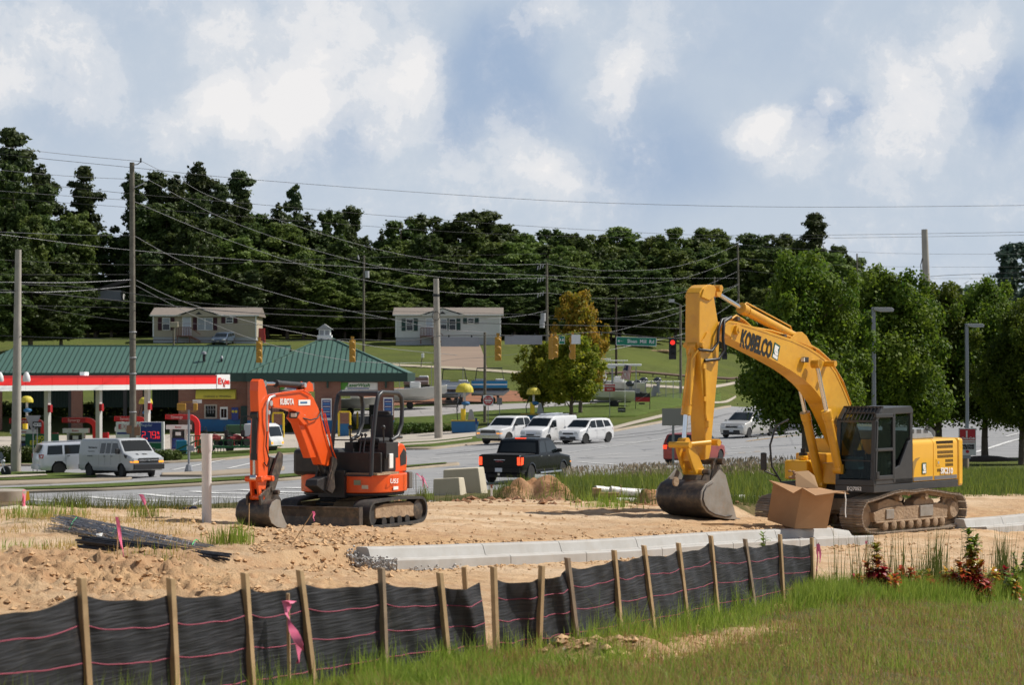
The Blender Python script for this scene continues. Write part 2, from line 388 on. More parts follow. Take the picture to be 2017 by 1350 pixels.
FENCE=[(-60,14.6),(165,16.3),(335,17.4),(485,18.6),(590,19.6),(750,20.8),(870,21.9),(972,22.8),(1063,23.6),(1120,24.5),(1205,26),(1268,27.2),(1337,28.7),(1403,30.2),(1470,31.8),(1535,33.5),(1597,35.2)]
_fx=[a for a,_ in FENCE]+[1700,1850,2017,2300,2700];_fy=[b for _,b in FENCE]+[37,39.5,41.5,46,50]
def yfence(px):return np.interp(px,_fx,_fy)
def yfield(px):return np.interp(px,[-400,0,400,700,850,1000,1150,1480,1900,2300],[53,53.5,52,54,59,58.5,57.5,59.5,66.5,70])
def add_mound(px,py,rx,ry,h,ang=0):
 p=G(px,py);mounds.append((p.x,p.y,rx,ry,h,ang))
add_mound(1010,992,.55,.7,.42);add_mound(1062,990,.95,.8,.62);add_mound(1100,992,.7,.6,.35);add_mound(1285,1001,.5,.5,.50,.3);add_mound(1250,1003,.9,.4,.15)
add_mound(640,1082,.8,.5,.10);add_mound(1240,1285,.5,.4,.18);add_mound(1130,1300,.5,.35,.2)
add_mound(240,1098,.9,.6,.16);add_mound(330,1112,1.2,.5,.2);add_mound(90,1120,1.5,.8,.2);add_mound(30,1150,1.2,.8,.15);add_mound(250,1135,1.3,.7,.2)
def soil_mat():
 m,nt,b=new_mat('site_soil');N=nt.nodes;L=nt.links
 geo=N.new('ShaderNodeNewGeometry');pos=geo.outputs['Position']
 def noi(scale,det,rough=.6,vec=None,dist=0):
  n=N.new('ShaderNodeTexNoise');n.inputs['Scale'].default_value=scale;n.inputs['Detail'].default_value=det;n.inputs['Roughness'].default_value=rough;n.inputs['Distortion'].default_value=dist
  L.new(vec or pos,n.inputs['Vector']);return n.outputs[0]
 def rng(v,a,b2,lo=0,hi=1):
  n=N.new('ShaderNodeMapRange');L.new(v,n.inputs[0]);n.inputs[1].default_value=a;n.inputs[2].default_value=b2;n.inputs[3].default_value=lo;n.inputs[4].default_value=hi;return n.outputs[0]
 def mix(f,a,b2):
  n=N.new('ShaderNodeMixRGB');L.new(f,n.inputs[0])
  for i,v in((1,a),(2,b2)):
   if isinstance(v,tuple):n.inputs[i].default_value=col4(v)
   else:L.new(v,n.inputs[i])
  return n.outputs[0]
 def add(a,b2,op='ADD'):
  n=N.new('ShaderNodeMath');n.operation=op
  for i,v in enumerate((a,b2)):
   if isinstance(v,(int,float)):n.inputs[i].default_value=v
   else:L.new(v,n.inputs[i])
  return n.outputs[0]
 c=mix(rng(noi(.35,5),.35,.65),(.55,.36,.195),(.52,.37,.23))
 c=mix(rng(noi(2.2,7,.65),.42,.72),c,(.40,.23,.12))
 mp=N.new('ShaderNodeMapping');L.new(pos,mp.inputs[0]);mp.inputs['Rotation'].default_value=(0,0,-math.atan2(CD[1],CD[0]));mp.inputs['Scale'].default_value=(.12,1.3,1)
 pale=N.new('ShaderNodeAttribute');pale.attribute_name='pale'
 pf=add(rng(noi(1.0,6,.6,mp.outputs[0]),.38,.62),pale.outputs['Fac'],'MULTIPLY')
 c=mix(pf,c,(.64,.48,.32))
 red=N.new('ShaderNodeAttribute');red.attribute_name='red'
 c=mix(red.outputs['Fac'],c,(.36,.19,.095))
 c=mix(rng(noi(26,4,.7),.60,.72),c,(.20,.12,.07))
 c=mix(rng(noi(11,3,.7),.66,.74,0,.8),c,(.60,.50,.40))
 gr=N.new('ShaderNodeAttribute');gr.attribute_name='grass'
 gf=rng(add(gr.outputs['Fac'],add(noi(.9,6,.65),.5,'SUBTRACT')),.42,.60)
 c=mix(gf,c,mix(rng(noi(1.3,6),.4,.62),(.085,.09,.03),(.17,.13,.06)))
 L.new(c,b.inputs['Base Color']);b.inputs['Roughness'].default_value=.95;b.inputs['Specular IOR Level'].default_value=.15
 bp=N.new('ShaderNodeBump');bp.inputs['Strength'].default_value=.9;bp.inputs['Distance'].default_value=.05
 L.new(add(noi(9,8,.7),add(noi(40,4,.7),.35,'MULTIPLY')),bp.inputs['Height']);L.new(bp.outputs[0],b.inputs['Normal'])
 return m
def lawn_mat(name,a,b2,c3,sc=.12):
 m,nt,b=new_mat(name);N=nt.nodes;L=nt.links;geo=N.new('ShaderNodeNewGeometry')
 def noi(s,d):n=N.new('ShaderNodeTexNoise');n.inputs['Scale'].default_value=s;n.inputs['Detail'].default_value=d;n.inputs['Roughness'].default_value=.65;L.new(geo.outputs['Position'],n.inputs['Vector']);return n.outputs[0]
 def rng(v,x,y):n=N.new('ShaderNodeMapRange');L.new(v,n.inputs[0]);n.inputs[1].default_value=x;n.inputs[2].default_value=y;return n.outputs[0]
 m1=N.new('ShaderNodeMixRGB');L.new(rng(noi(sc,7),.4,.6),m1.inputs[0]);m1.inputs[1].default_value=col4(a);m1.inputs[2].default_value=col4(b2)
 m2=N.new('ShaderNodeMixRGB');L.new(rng(noi(sc*5,7),.58,.7),m2.inputs[0]);L.new(m1.outputs[0],m2.inputs[1]);m2.inputs[2].default_value=col4(c3)
 L.new(m2.outputs[0],b.inputs['Base Color']);b.inputs['Roughness'].default_value=.95;b.inputs['Specular IOR Level'].default_value=.1
 bp=N.new('ShaderNodeBump');bp.inputs['Strength'].default_value=1;bp.inputs['Distance'].default_value=.25;L.new(noi(3.5,8),bp.inputs['Height']);L.new(bp.outputs[0],b.inputs['Normal'])
 return m
def road_mat(name,a,b2,crack=True,streak=(.03,.5)):
 m,nt,b=new_mat(name);N=nt.nodes;L=nt.links;geo=N.new('ShaderNodeNewGeometry')
 mp=N.new('ShaderNodeMapping');L.new(geo.outputs['Position'],mp.inputs[0]);mp.inputs['Rotation'].default_value=(0,0,R(-18));mp.inputs['Scale'].default_value=(streak[0],streak[1],1)
 def noi(s,d,v):n=N.new('ShaderNodeTexNoise');n.inputs['Scale'].default_value=s;n.inputs['Detail'].default_value=d;n.inputs['Roughness'].default_value=.6;L.new(v,n.inputs['Vector']);return n.outputs[0]
 def rng(v,x,y,lo=0,hi=1):n=N.new('ShaderNodeMapRange');L.new(v,n.inputs[0]);n.inputs[1].default_value=x;n.inputs[2].default_value=y;n.inputs[3].default_value=lo;n.inputs[4].default_value=hi;return n.outputs[0]
 def mix(f,x,y):
  n=N.new('ShaderNodeMixRGB');L.new(f,n.inputs[0])
  for i,v in((1,x),(2,y)):
   if isinstance(v,tuple):n.inputs[i].default_value=col4(v)
   else:L.new(v,n.inputs[i])
  return n.outputs[0]
 c=mix(rng(noi(1,6,mp.outputs[0]),.35,.65),a,b2)
 c=mix(rng(noi(.25,6,geo.outputs['Position']),.5,.8,0,.6),c,tuple(x*.75 for x in a))
 c=mix(rng(noi(30,2,geo.outputs['Position']),.3,.7,0,.3),c,tuple(x*1.25 for x in b2))
 if crack:
  vo=N.new('ShaderNodeTexVoronoi');vo.feature='DISTANCE_TO_EDGE';vo.inputs['Scale'].default_value=.22
  w=N.new('ShaderNodeVectorMath');w.operation='ADD';nn=N.new('ShaderNodeTexNoise');nn.inputs['Scale'].default_value=.6;nn.inputs['Detail'].default_value=5;L.new(geo.outputs['Position'],nn.inputs['Vector'])
  L.new(nn.outputs[1],w.inputs[0]);L.new(geo.outputs['Position'],w.inputs[1]);L.new(w.outputs[0],vo.inputs['Vector'])
  c=mix(rng(vo.outputs[0],.012,.0,0,.6),c,(.05,.05,.05))
 L.new(c,b.inputs['Base Color']);b.inputs['Roughness'].default_value=.9;b.inputs['Specular IOR Level'].default_value=.2
 return m
M_soil=soil_mat()
M_lawn=lawn_mat('lawn',(.118,.142,.034),(.095,.115,.032),(.17,.15,.06))
M_verge=lawn_mat('verge_grass',(.11,.16,.035),(.09,.12,.03),(.2,.16,.08),.5)
M_asph=road_mat('worn_asphalt',(.235,.24,.25),(.30,.297,.295))
M_conc_lot=road_mat('concrete_lot',(.46,.41,.345),(.40,.36,.31),True,(.1,.1))
M_walk=road_mat('footway_concrete',(.44,.39,.32),(.38,.33,.27),False)
M_kerb=mat('old_kerb',(.38,.31,.23),.9,c2=(.27,.22,.16),vs=.8)
M_white=mat('road_paint_white',(.72,.72,.70),.8,c2=(.48,.48,.47),vs=1.2)
M_orange=mat('road_paint_orange',(.62,.36,.10),.8,c2=(.45,.31,.16),vs=1.0)
M_skid=mat('tyre_rubber_mark',(.12,.12,.125),.8,c2=(.2,.2,.2),vs=.6)
def setting():
 ys=np.concatenate([np.linspace(-60,40,12),np.linspace(48,120,40),np.exp(np.linspace(math.log(123),math.log(5200),190))])
 us=np.concatenate([np.linspace(-3,-.42,12),np.linspace(-.38,.38,150),np.linspace(.42,3,12)])
 U,Y=np.meshgrid(us,ys);X=U*np.maximum(Y,40)
 Z=H(X,np.maximum(Y,8));Z=Z-.35*(1-sstep(84,90,Y))-2.5*(1-sstep(5,30,Y))*0
 big=sstep(500,900,Y);Z=Z+big*((fbm(X*.002,Y*.002,4)-.5)*30)
 grid_obj('ground',X,Y,Z,M_lawn)
 ys=np.concatenate([np.arange(9,16,.5),np.arange(16,62,.085),np.arange(62,92,.3)])
 us=np.concatenate([np.linspace(-.6,-.245,40),np.linspace(-.24,.24,430),np.linspace(.245,.6,40)])
 U,Y=np.meshgrid(us,ys);X=U*Y;px=CX+F*U
 Z=Hn(X,Y)
 nz=(fbm(X*.8,Y*.8,4)-.5)
 yf=yfence(px);yg=yfield(px)
 fr=sstep(.2,1.6,yf-Y+nz*2.0)
 bare=np.exp(-((px-1380)/260)**2-((Y-(yf-4.2))/2.6)**2)*.75*(px>1100)+np.exp(-((px-1130)/130)**2-((Y-(yf-1.2))/1.2)**2)*.9+.2*(px<1000)
 grass=np.maximum(fr*(1-bare),sstep(-.5,1.2,Y-yg+nz*3))
 leftg=.40*np.exp(-((px-120)/230)**4)*np.exp(-((Y-40.5)/5.5)**2)
 grass=np.maximum(grass,leftg)
 for(mx,my,rx,ry,mh,a)in mounds:grass=grass*(1-.95*np.exp(-(((X-mx)/rx/1.1)**2+((Y-my)/ry/1.1)**2)**2))if my>45 else grass
 u,v=curb_uv(X,Y)
 pale=np.clip(np.where(v<0,.8*sstep(1.5,6,u+3),.95*sstep(1.2,3,v))*(1-sstep(.5,1,grass)),0,1)
 red=np.clip(np.exp(-((px-1130)/140)**2-((Y-(yf-1.2))/1.6)**2)*.8,0,1)
 for(mx,my,rx,ry,mh,a)in mounds:red=np.maximum(red,.75*np.exp(-((X-mx)/rx/1.2)**2-((Y-my)/ry/1.2)**2)*(my>45)+.3*np.exp(-((X-mx)/rx)**2-((Y-my)/ry)**2))
 grid_obj('construction_ground',X,Y,Z,M_soil,attrs={'grass':grass,'pale':pale,'red':red})
 strip('road',[(-500,1040),(-200,1032),(0,1020),(400,1008),(850,990),(1000,975),(1150,945),(1300,925),(1500,915),(1700,908),(2017,903),(2400,901)],[(-500,925),(-200,922),(0,918),(180,916),(330,911),(440,903),(560,893),(700,888),(850,884),(960,873),(1100,864),(1180,854),(1230,845),(1300,832),(1380,813),(1440,801),(1520,792),(1650,790),(2017,805),(2400,812)],.02,M_asph,340,110)
 strip('forecourt',[(-500,924),(-200,921),(0,917),(180,915),(330,910),(440,902),(560,892),(700,887),(850,883),(962,872)],[(-500,862),(-200,860),(100,858),(400,856),(560,853),(640,850),(720,846),(800,843),(900,845),(962,850)],.015,M_conc_lot,200,60)
 strip('boat_yard_paving',[(700,838),(780,832),(880,828),(960,824),(1010,822),(1150,812),(1300,804)],[(690,812),(780,805),(880,800),(960,797),(1010,796),(1150,790),(1300,786)],.03,road_mat('yard_paving',(.36,.34,.33),(.29,.28,.27)),100,30)
 strip('footpath',[(1180,769),(1300,765),(1450,757),(1520,755)],[(1180,762),(1300,760),(1450,752),(1520,750)],.06,M_walk,40,5)
 strip('footpath',[(1195,851),(1240,839),(1310,822),(1400,797),(1450,784)],[(1195,845),(1240,833),(1310,816),(1400,792),(1450,780)],.05,M_walk,60,5)
 strip('driveway',[(868,722),(905,728),(960,728)],[(868,684),(900,682),(945,680)],.06,road_mat('driveway_gravel',(.30,.225,.17),(.24,.18,.14),False,(.1,.4)),30,30)
 strip('yard_track',[(770,722),(870,727),(1000,736),(1060,742)],[(770,718),(870,723),(1000,731),(1060,737)],.08,road_mat('track',(.40,.35,.26),(.34,.30,.22),False,(.1,.4)),60,4)
 strip('earth_bank',[(690,805),(780,800),(880,795),(1010,792),(1080,790)],[(700,770),(780,765),(880,762),(1000,770),(1080,775)],.05,mat('red_clay',(.33,.13,.06),.95,c2=(.16,.08,.045),vs=.8),60,12)
 for nm,near,far,m in[('verge',[(300,912),(440,906),(520,899),(590,895),(600,893)],[(300,896),(440,893),(520,888),(585,886),(598,887)],M_verge),('verge',[(-300,922),(0,918),(180,916),(300,912)],[(-300,905),(0,900),(180,898),(300,897)],M_verge),('verge',[(782,884),(850,884),(960,871),(978,867)],[(790,875),(850,872),(960,859),(978,858)],M_verge),('verge',[(770,838),(860,838),(960,828),(1100,826),(1250,822),(1420,792)],[(770,826),(860,822),(960,812),(1100,803),(1250,792),(1420,776)],M_verge)]:
  far2=far
  strip(nm,near,far2,.13,m,70,8,thick=.13)
 strip('kerb',[(-300,924),(0,920),(180,918),(330,914),(440,908),(560,897),(600,895)],[(-300,922),(0,918),(180,916),(330,912),(440,906),(560,895),(600,893)],.12,M_kerb,90,3,thick=.12)
 strip('kerb',[(780,888),(850,887),(960,874),(1100,867),(1180,857),(1230,848),(1300,835),(1380,816),(1440,803)],[(780,886),(850,884),(960,871),(1100,864),(1180,854),(1230,845),(1300,832),(1380,813),(1440,801)],.12,M_kerb,90,3,thick=.12)
 strip('footway',[(782,882),(850,878),(930,868)],[(782,879),(850,875),(930,866)],.16,M_walk,30,3,thick=.02)
 strip('median',[(-300,983),(0,975),(200,969),(400,959),(560,949),(760,932),(905,918)],[(-300,978),(0,969),(200,961),(400,951),(560,942),(760,927),(903,915)],.12,M_kerb,120,6,thick=.12)
 strip('median_grass',[(-300,982),(0,972),(200,967),(400,956),(560,947),(760,930.5),(880,919)],[(-300,976),(0,968),(200,960),(400,949),(560,940.5),(760,927),(880,917)],.17,M_verge,140,6)
 strip('island_kerb',[(-300,966),(0,958.5),(100,955),(200,950),(260,946)],[(-300,936),(0,934),(100,934),(200,939),(256,944)],.12,M_kerb,60,8,thick=.12)
 strip('island_grass',[(-300,958),(0,952),(100,949),(190,946)],[(-300,937),(0,935),(90,934.8),(188,939)],.16,M_verge,60,8)
 strip('island_footway',[(-300,950),(0,948.2),(60,945.5),(95,943)],[(-300,946),(0,944),(60,941.5),(90,941)],.20,M_walk,40,3)
 strip('island',[(318,940.5),(400,941),(500,934),(560,928)],[(318,936),(400,933),(500,927),(560,923)],.12,M_kerb,60,6,thick=.12)
 def line(pts,w,m=M_white,name='road_marking',off=.045):
  Q=[G(*p)for p in pts];L_=sum((Vector(a[:2])-Vector(b[:2])).length for a,b in zip(Q,Q[1:]));n=max(2,int(L_/1.2)+1)
  q=resample(Q,n);d=np.gradient(q,axis=0);d/=np.linalg.norm(d,axis=1)[:,None];nrm=np.stack([-d[:,1],d[:,0]],1)
  A=q-nrm*w/2;B=q+nrm*w/2;X=np.stack([A[:,0],B[:,0]],1);Y=np.stack([A[:,1],B[:,1]],1);Z=H(X,Y)+off
  return grid_obj(name,X,Y,Z,m,'structure')
 for pts,w in[([(89,985),(275,976),(500,966.6),(850,951)],.15),([(50,1005),(397,988),(500,982),(860,964)],.15),([(54,997),(250,991),(397,987)],.15),([(57,986),(170,996)],.45),([(173,981),(250,988),(340,989)],.45),([(280,975),(335,981),(480,983)],.45),([(379,970),(430,974),(560,976)],.45),([(470,967),(560,972),(640,973)],.45),([(560,963),(700,967)],.45),([(660,959),(780,962)],.45),([(320,1008),(377,1006)],.13),([(470,1000),(520,998)],.13),([(700,992),(740,990)],.13),([(213,952),(273,949)],.13),([(0,965),(27,963)],.13),([(420,941),(470,938)],.13),([(340,928),(441,908)],.3),([(449,925),(505,912)],.3),([(80,928),(110,924)],.3),([(860,935),(960,929)],.15),([(830,948),(950,944)],.15),([(1122,936),(1222,924),(1316,917),(1420,909)],.3),([(1142,912),(1212,917)],.3),([(1120,922),(1230,919)],.13),([(1120,906),(1310,899)],.13),([(1120,893),(1303,867),(1380,853)],.15),([(1160,884),(1290,868)],.13),([(1225,860),(1250,858)],.13),([(1390,862),(1425,860)],.3),([(1390,852),(1425,850)],.3),([(1180,899),(1225,895)],.13),([(1310,842),(1345,838)],.13),([(1400,838),(1425,836)],.13),([(850,905),(940,897)],.13),([(855,893),(935,886)],.13),([(1410,897),(1480,893)],.3),([(1440,885),(1480,882)],.3),([(1150,872),(1200,866)],.13),([(1920,893),(1990,871),(2017,865)],.3),([(1930,880),(2017,880)],.12),([(1925,889),(2017,889)],.12),([(1935,872),(2017,873)],.12),([(1930,862),(2017,862)],.12),([(1500,905),(1600,899)],.13),([(1980,862),(2017,853)],.2)]:line(pts,w)
 line([(1470,871),(1569,859),(1640,852)],.22,M_orange);line([(1455,894),(1468,893)],.2,M_orange);line([(1485,892),(1498,891)],.2,M_orange);line([(1420,896),(1434,895)],.2,M_orange);line([(1610,878),(1650,874)],.2,M_orange)
 line([(500,862),(560,886)],.12,M_orange);line([(480,858),(530,880)],.12,M_orange);line([(690,858),(730,872)],.12,M_orange)
 for pts in[[(1190,862),(1300,850),(1380,832),(1440,815)],[(1180,868),(1300,856),(1400,838)],[(860,897),(960,888),(1000,884)],[(500,915),(640,905),(800,893)]]:line(pts,.32,M_skid,'tyre_mark',.035)
setting()
# ------ the two excavators
class Frame:
 """local frame of a thing (x forward, y left, z up); T() carries a picture point onto the upright plane y = b of that thing"""
 def __init__(s,x,y,z,th):
  s.O=Vector((x,y,z));s.f=Vector((-math.cos(R(th)),-math.sin(R(th)),0));s.l=Vector((-s.f.y,s.f.x,0));s.rz=math.atan2(s.f.y,s.f.x)
 def T(s,px,py,b=0):
  d=Vector(((px-CX)/F,1,(YH-py)/F));c=Vector((0,0,CZ));t=(b-(c-s.O).dot(s.l))/d.dot(s.l);p=c+d*t-s.O
  return(p.dot(s.f),b,p.z)
 def poly(s,pts,b):return[(q[0],q[2])for q in(s.T(x,y,b)for x,y in pts)]
def decal(fr,parent,mb,p0,p1,b,name,m,h=None,fit=True,off=.006):
 """put flat lettering on the left side plane y=b, its base line running from picture point p0 to p1"""
 a=Vector(fr.T(*p0,b));c=Vector(fr.T(*p1,b));d=c-a;L_=d.length;ex=d/L_;ey=Vector((0,1,0));ez=ex.cross(ey)*-1
 if ez.z<0:ez=-ez
 xs=[v[0]for v in mb.v];zs=[v[2]for v in mb.v];w=max(xs)-min(xs);hh=max(zs)-min(zs);kx=L_/w;kz=(h/hh)if h else kx
 mid=(a+c)/2;out=MB()
 out.add([mid+ex*((v[0]-(min(xs)+max(xs))/2)*kx)+ez*((v[2]-min(zs))*kz)+Vector((0,off-v[1],0))for v in mb.v],mb.f)
 return out.build(name,m,parent)
M_ky=mat('excavator_yellow',(.78,.41,.025),.38,c2=(.64,.30,.02),vs=2,dirt=.32,dirtc=(.42,.26,.10),coat=.25)
M_ky2=mat('excavator_bright_yellow',(.86,.46,.016),.35,c2=(.80,.42,.02),vs=1.5,coat=.35,dirt=.12,dirtc=(.5,.33,.14))
M_kg=mat('cab_charcoal',(.032,.034,.038),.4,c2=(.045,.047,.05),vs=3,dirt=.08,dirtc=(.16,.14,.12),bump=.05)
M_blk=mat('black_parts',(.018,.018,.02),.5,c2=(.03,.03,.03),vs=5,dirt=.3,dirtc=(.15,.12,.09))
M_steel=mat('worn_dark_steel',(.055,.053,.052),.45,.5,c2=(.12,.10,.085),vs=4,dirt=.6,dirtc=(.27,.20,.14),bump=.1)
M_steel_l=mat('scuffed_steel_plate',(.36,.34,.31),.5,.25,c2=(.26,.23,.19),vs=3,dirt=.5,dirtc=(.34,.24,.16),bump=.08)
M_chrome=mat('chrome_rod',(.75,.76,.78),.18,1)
M_mud=mat('muddy_undercarriage',(.24,.165,.105),.9,c2=(.40,.28,.18),vs=3,dirt=.7,dirtc=(.40,.28,.17),bump=.5,bs=14)
M_shoe=mat('track_shoe_steel',(.38,.32,.26),.55,.3,c2=(.17,.13,.10),vs=6,dirt=.6,dirtc=(.40,.29,.19))
M_glass=glass_mat('cab_glass',(.012,.02,.022),.03,.66)
M_rubber=mat('rubber',(.022,.022,.023),.75,c2=(.05,.045,.04),vs=6,dirt=.4,dirtc=(.20,.16,.12),bump=.1)
M_hose=mat('hydraulic_hose',(.02,.02,.02),.45)
M_lamp=mat('work_lamp_lens',(.75,.72,.66),.15)
M_ko=mat('digger_orange',(.84,.105,.010),.35,c2=(.76,.088,.010),vs=2,coat=.3,dirt=.18,dirtc=(.42,.20,.10))
M_print_b=mat('black_print',(.012,.012,.012),.5);M_print_w=mat('white_print',(.82,.82,.80),.5);M_print_g=mat('green_print',(.02,.10,.07),.5);M_print_s=mat('silver_print',(.55,.55,.56),.35,.4)
M_yel=mat('yellow_paint',(.80,.55,.02),.5)
def pin(mb,p,w,r=.07,mi=0):mb.cyl((p[0],p[1]-w/2,p[2]),(p[0],p[1]+w/2,p[2]),r,n=14,mi=mi)
def excavator():
 fr=Frame(8.30,57.3,.90,52);fu=Frame(8.30,57.3,.90,47.5)
 root=empty('tracked_excavator',fr.O,fr.rz,'large yellow tracked excavator with charcoal cab and bent boom, its bucket resting on the dirt','excavator')
 T=fr.T
 top=[(1424,650),(1428,640),(1436,634),(1450,636),(1485,646),(1520,658),(1560,671),(1590,685),(1612,699),(1632,715),(1646,735),(1660,765),(1674,800),(1690,850),(1702,895),(1700,915)]
 bot=[(1688,915),(1668,885),(1652,850),(1637,818),(1626,796),(1612,776),(1597,758),(1578,742),(1558,728),(1530,712),(1480,686),(1440,666),(1428,658)]
 bw=.24;pl=fr.poly(top+bot,bw);b=MB();b.prism(pl,-bw,bw)
 boom=b.build('boom',M_ky,root,bevel=.025)
 lw=MB()
 for seq in(top[1:-1],bot[1:-1]):
  for s_ in(bw,):
   q=[Vector(T(x,y,s_))for x,y in seq]
   for a_,c_ in zip(q,q[1:]):lw.beam(a_,c_,.018,.05,(0,0,1))
 lw.build('boom_edge_plate',M_ky,boom)
 n_=MB();p=T(1432,650,0);pin(n_,p,.62,.11);pin(n_,p,.66,.05);n_.build('boom_nose_pin',M_ky,boom,30)
 arm=[(1378,577),(1384,567),(1393,561),(1402,561),(1407,568),(1406,582),(1411,612),(1415,636),(1417,664),(1416,700),(1414,735),(1411,765),(1408,800),(1404,844),(1401,886),(1397,905),(1389,907),(1390,880),(1388,840),(1386,800),(1383,764),(1380,708),(1377,680),(1377,640)]
 b=MB();b.prism(fr.poly(arm,.18),-.18,.18);armo=b.build('arm',M_ky,root,bevel=.02)
 b=MB()
 for s_ in(-.2,.2):b.prism(fr.poly([(1379,585),(1384,570),(1393,562),(1403,562),(1408,569),(1405,584),(1395,592)],.18),s_-.02,s_+.02)
 pin(b,T(1401,569,.0),.52,.075);b.build('arm_head_plate',M_ky,armo,bevel=.008)
 b=MB()
 for s_ in(-.2,.2):b.prism(fr.poly([(1377,655),(1370,668),(1364,676),(1364,684),(1371,690),(1379,684),(1384,660)],0),s_-.02,s_+.02)
 pin(b,T(1367,680,0),.5,.06);b.build('cylinder_bracket',M_ky,armo,bevel=.008)
 def cyl(p0,p1,p2,r,rr,bb,name,mname=None):
  a,m_,c=Vector(T(*p0,bb)),Vector(T(*p1,bb)),Vector(T(*p2,bb))
  y=MB();y.cyl(m_,c,r,n=18);d=(c-m_).normalized();y.cyl(m_-d*.03,m_+d*.16,r*1.22,n=18);y.cyl(m_+d*.2,m_+d*.24,r*1.12,n=18);pin(y,c,.22,r*1.1)
  o=y.build(name,M_ky,root,35);y=MB();y.cyl(a,m_,rr,n=14);y.build('rod',M_chrome,o,35)
  y=MB();pin(y,a,.2,rr*2.1);y.build('rod_eye',M_ky,o,35)
  y=MB();u=Vector((-d.z,0,d.x));u=u if u.z>0 else-u
  y.tube([m_+d*.08+u*r,m_+d*.15+u*(r+.07),c-d*.25+u*(r+.07),c-d*.15+u*r*.8],.018,6);y.build('pipe',M_ky,o,35)
  return o
 cyl((1409,576),(1461,608),(1566,664),.105,.05,0,'arm_cylinder')
 cyl((1608,717),(1628,812),(1652,925),.10,.05,.44,'boom_cylinder');cyl((1573,752),(1586,815),(1616,955),.10,.05,-.40,'boom_cylinder')
 cyl((1347,872),(1351,815),(1366,682),.09,.05,0,'bucket_cylinder')
 b=MB();pin(b,T(1608,717,0),1.02,.07);pin(b,T(1608,717,.44),.2,.10);b.build('boom_cylinder_pin',M_ky,boom,35)
 b=MB()
 for s_ in(-.14,.14):b.prism(fr.poly([(1545,668),(1560,655),(1568,654),(1577,662),(1590,686)],0),s_-.02,s_+.02)
 b.build('cylinder_bracket',M_ky,boom,bevel=.006)
 b=MB()
 for k,o in enumerate((0,6,12)):
  b.tube([T(1441-k,628+o*.4,.12-k*.05),T(1450,622+o*.5,.12-k*.05),T(1466,632+o*.4,.12-k*.05),T(1480,645,.12-k*.05),T(1520,652+o*.3,.12-k*.05),T(1580,672+o*.3,.12-k*.05),T(1612,690+o*.3,.12-k*.05),T(1636,712+o*.3,.12-k*.05),T(1660,752,.12-k*.05),T(1676,797,.12-k*.05)],.026,6)
 b.build('hydraulic_pipe',M_ky,boom,40)
 b=MB()
 for(x,y)in((1444,628),(1536,662),(1634,712)):b.box(T(x,y,.06),(.1,.3,.08))
 b.build('pipe_clamp',M_steel,boom)
 b=MB()
 b.tube([T(1438,626,.14),T(1422,630,.2),T(1415,650,.26),T(1414,675,.27),T(1402,692,.24),T(1376,689,.2)],.032,8)
 b.build('hydraulic_hose',M_hose,root,50);b=MB()
 b.tube([T(1440,625,.18),T(1426,634,.26),T(1424,665,.3),T(1426,690,.3),T(1416,708,.27),T(1388,711,.2)],.036,8)
 b.build('hydraulic_hose',M_hose,root,50);b=MB()
 b.tube([T(1570,665,.1),T(1590,672,.1),T(1606,690,.1)],.02,6)
 b.build('hydraulic_hose',M_hose,root,50)
 b=MB();b.tube([T(1387,715,.2),T(1389,760,.2),T(1390,790,.2),T(1389,815,.2),T(1394,838,.2)],.02,6)
 for(x,y)in((1387,722),(1388,786)):b.box(T(x,y,.2),(.1,.05,.1))
 b.box(T(1395,836,.22),(.12,.1,.15));b.tube([T(1375,690,.2),T(1362,708,.14),T(1358,800,.12)],.018,6);b.build('arm_pipe',M_ky,armo,40)
 b=MB();b.box(T(1586,709,.3),(.16,.1,.12));lo=b.build('work_lamp',M_blk,boom,bevel=.01);b=MB();b.box(T(1584.5,709,.3),(.17,.085,.09));b.build('lens',M_lamp,lo)
 b=MB();a,c=Vector(T(1349,877,.12)),Vector(T(1398,872,.26));b.tube([a,c],.055,10);pin(b,(a.x,0,a.z),.52,.07);pin(b,T(1399,872,0),.46,.075);b.build('tipping_link',M_ky,root,40)
 b=MB();q0=T(1346,880,0);q1=T(1366,930,0)
 for s_ in(-.13,.13):b.prism(fr.poly([(1341,874),(1353,872),(1360,890),(1376,926),(1372,936),(1360,936),(1353,920),(1344,892)],0),s_-.035,s_+.035)
 b.box(((q0[0]+q1[0])/2+.03,0,(q0[2]+q1[2])/2+.06),(.1,.22,.2));pin(b,q1,.5,.07);b.build('bucket_link',M_ky,root,40,bevel=.01)
 B=.56
 side=[(1401,947),(1388,955),(1381,968),(1379,984),(1383,998),(1392,1010),(1406,1018),(1428,1023),(1450,1024)]
 curve=fr.poly(side,B);mouth=fr.poly([(1440,985),(1428,936),(1417,926)],B)
 b=MB();n=len(curve);vs=[]
 for(x,z)in curve:vs+=[(x,-B,z),(x,B,z)]
 cx=sum(p[0]for p in curve+mouth)/len(curve+mouth);cz_=sum(p[1]for p in curve+mouth)/len(curve+mouth)
 for(x,z)in curve:vs+=[(x+(cx-x)*.06,-B,z+(cz_-z)*.06),(x+(cx-x)*.06,B,z+(cz_-z)*.06)]
 fs=[(2*i,2*i+1,2*i+3,2*i+2)for i in range(n-1)]+[(2*n+2*i,2*n+2*i+2,2*n+2*i+3,2*n+2*i+1)for i in range(n-1)]+[(0,2*n,2*n+1,1),(2*n-2,2*n-1,4*n-1,4*n-2)]
 fs+=[(2*i,2*i+2,2*n+2*i+2,2*n+2*i)for i in range(n-1)]+[(2*i+1,2*n+2*i+1,2*n+2*i+3,2*i+3)for i in range(n-1)]
 b.add(vs,fs);buc=b.build('bucket',M_steel,root,50)
 full=curve+mouth
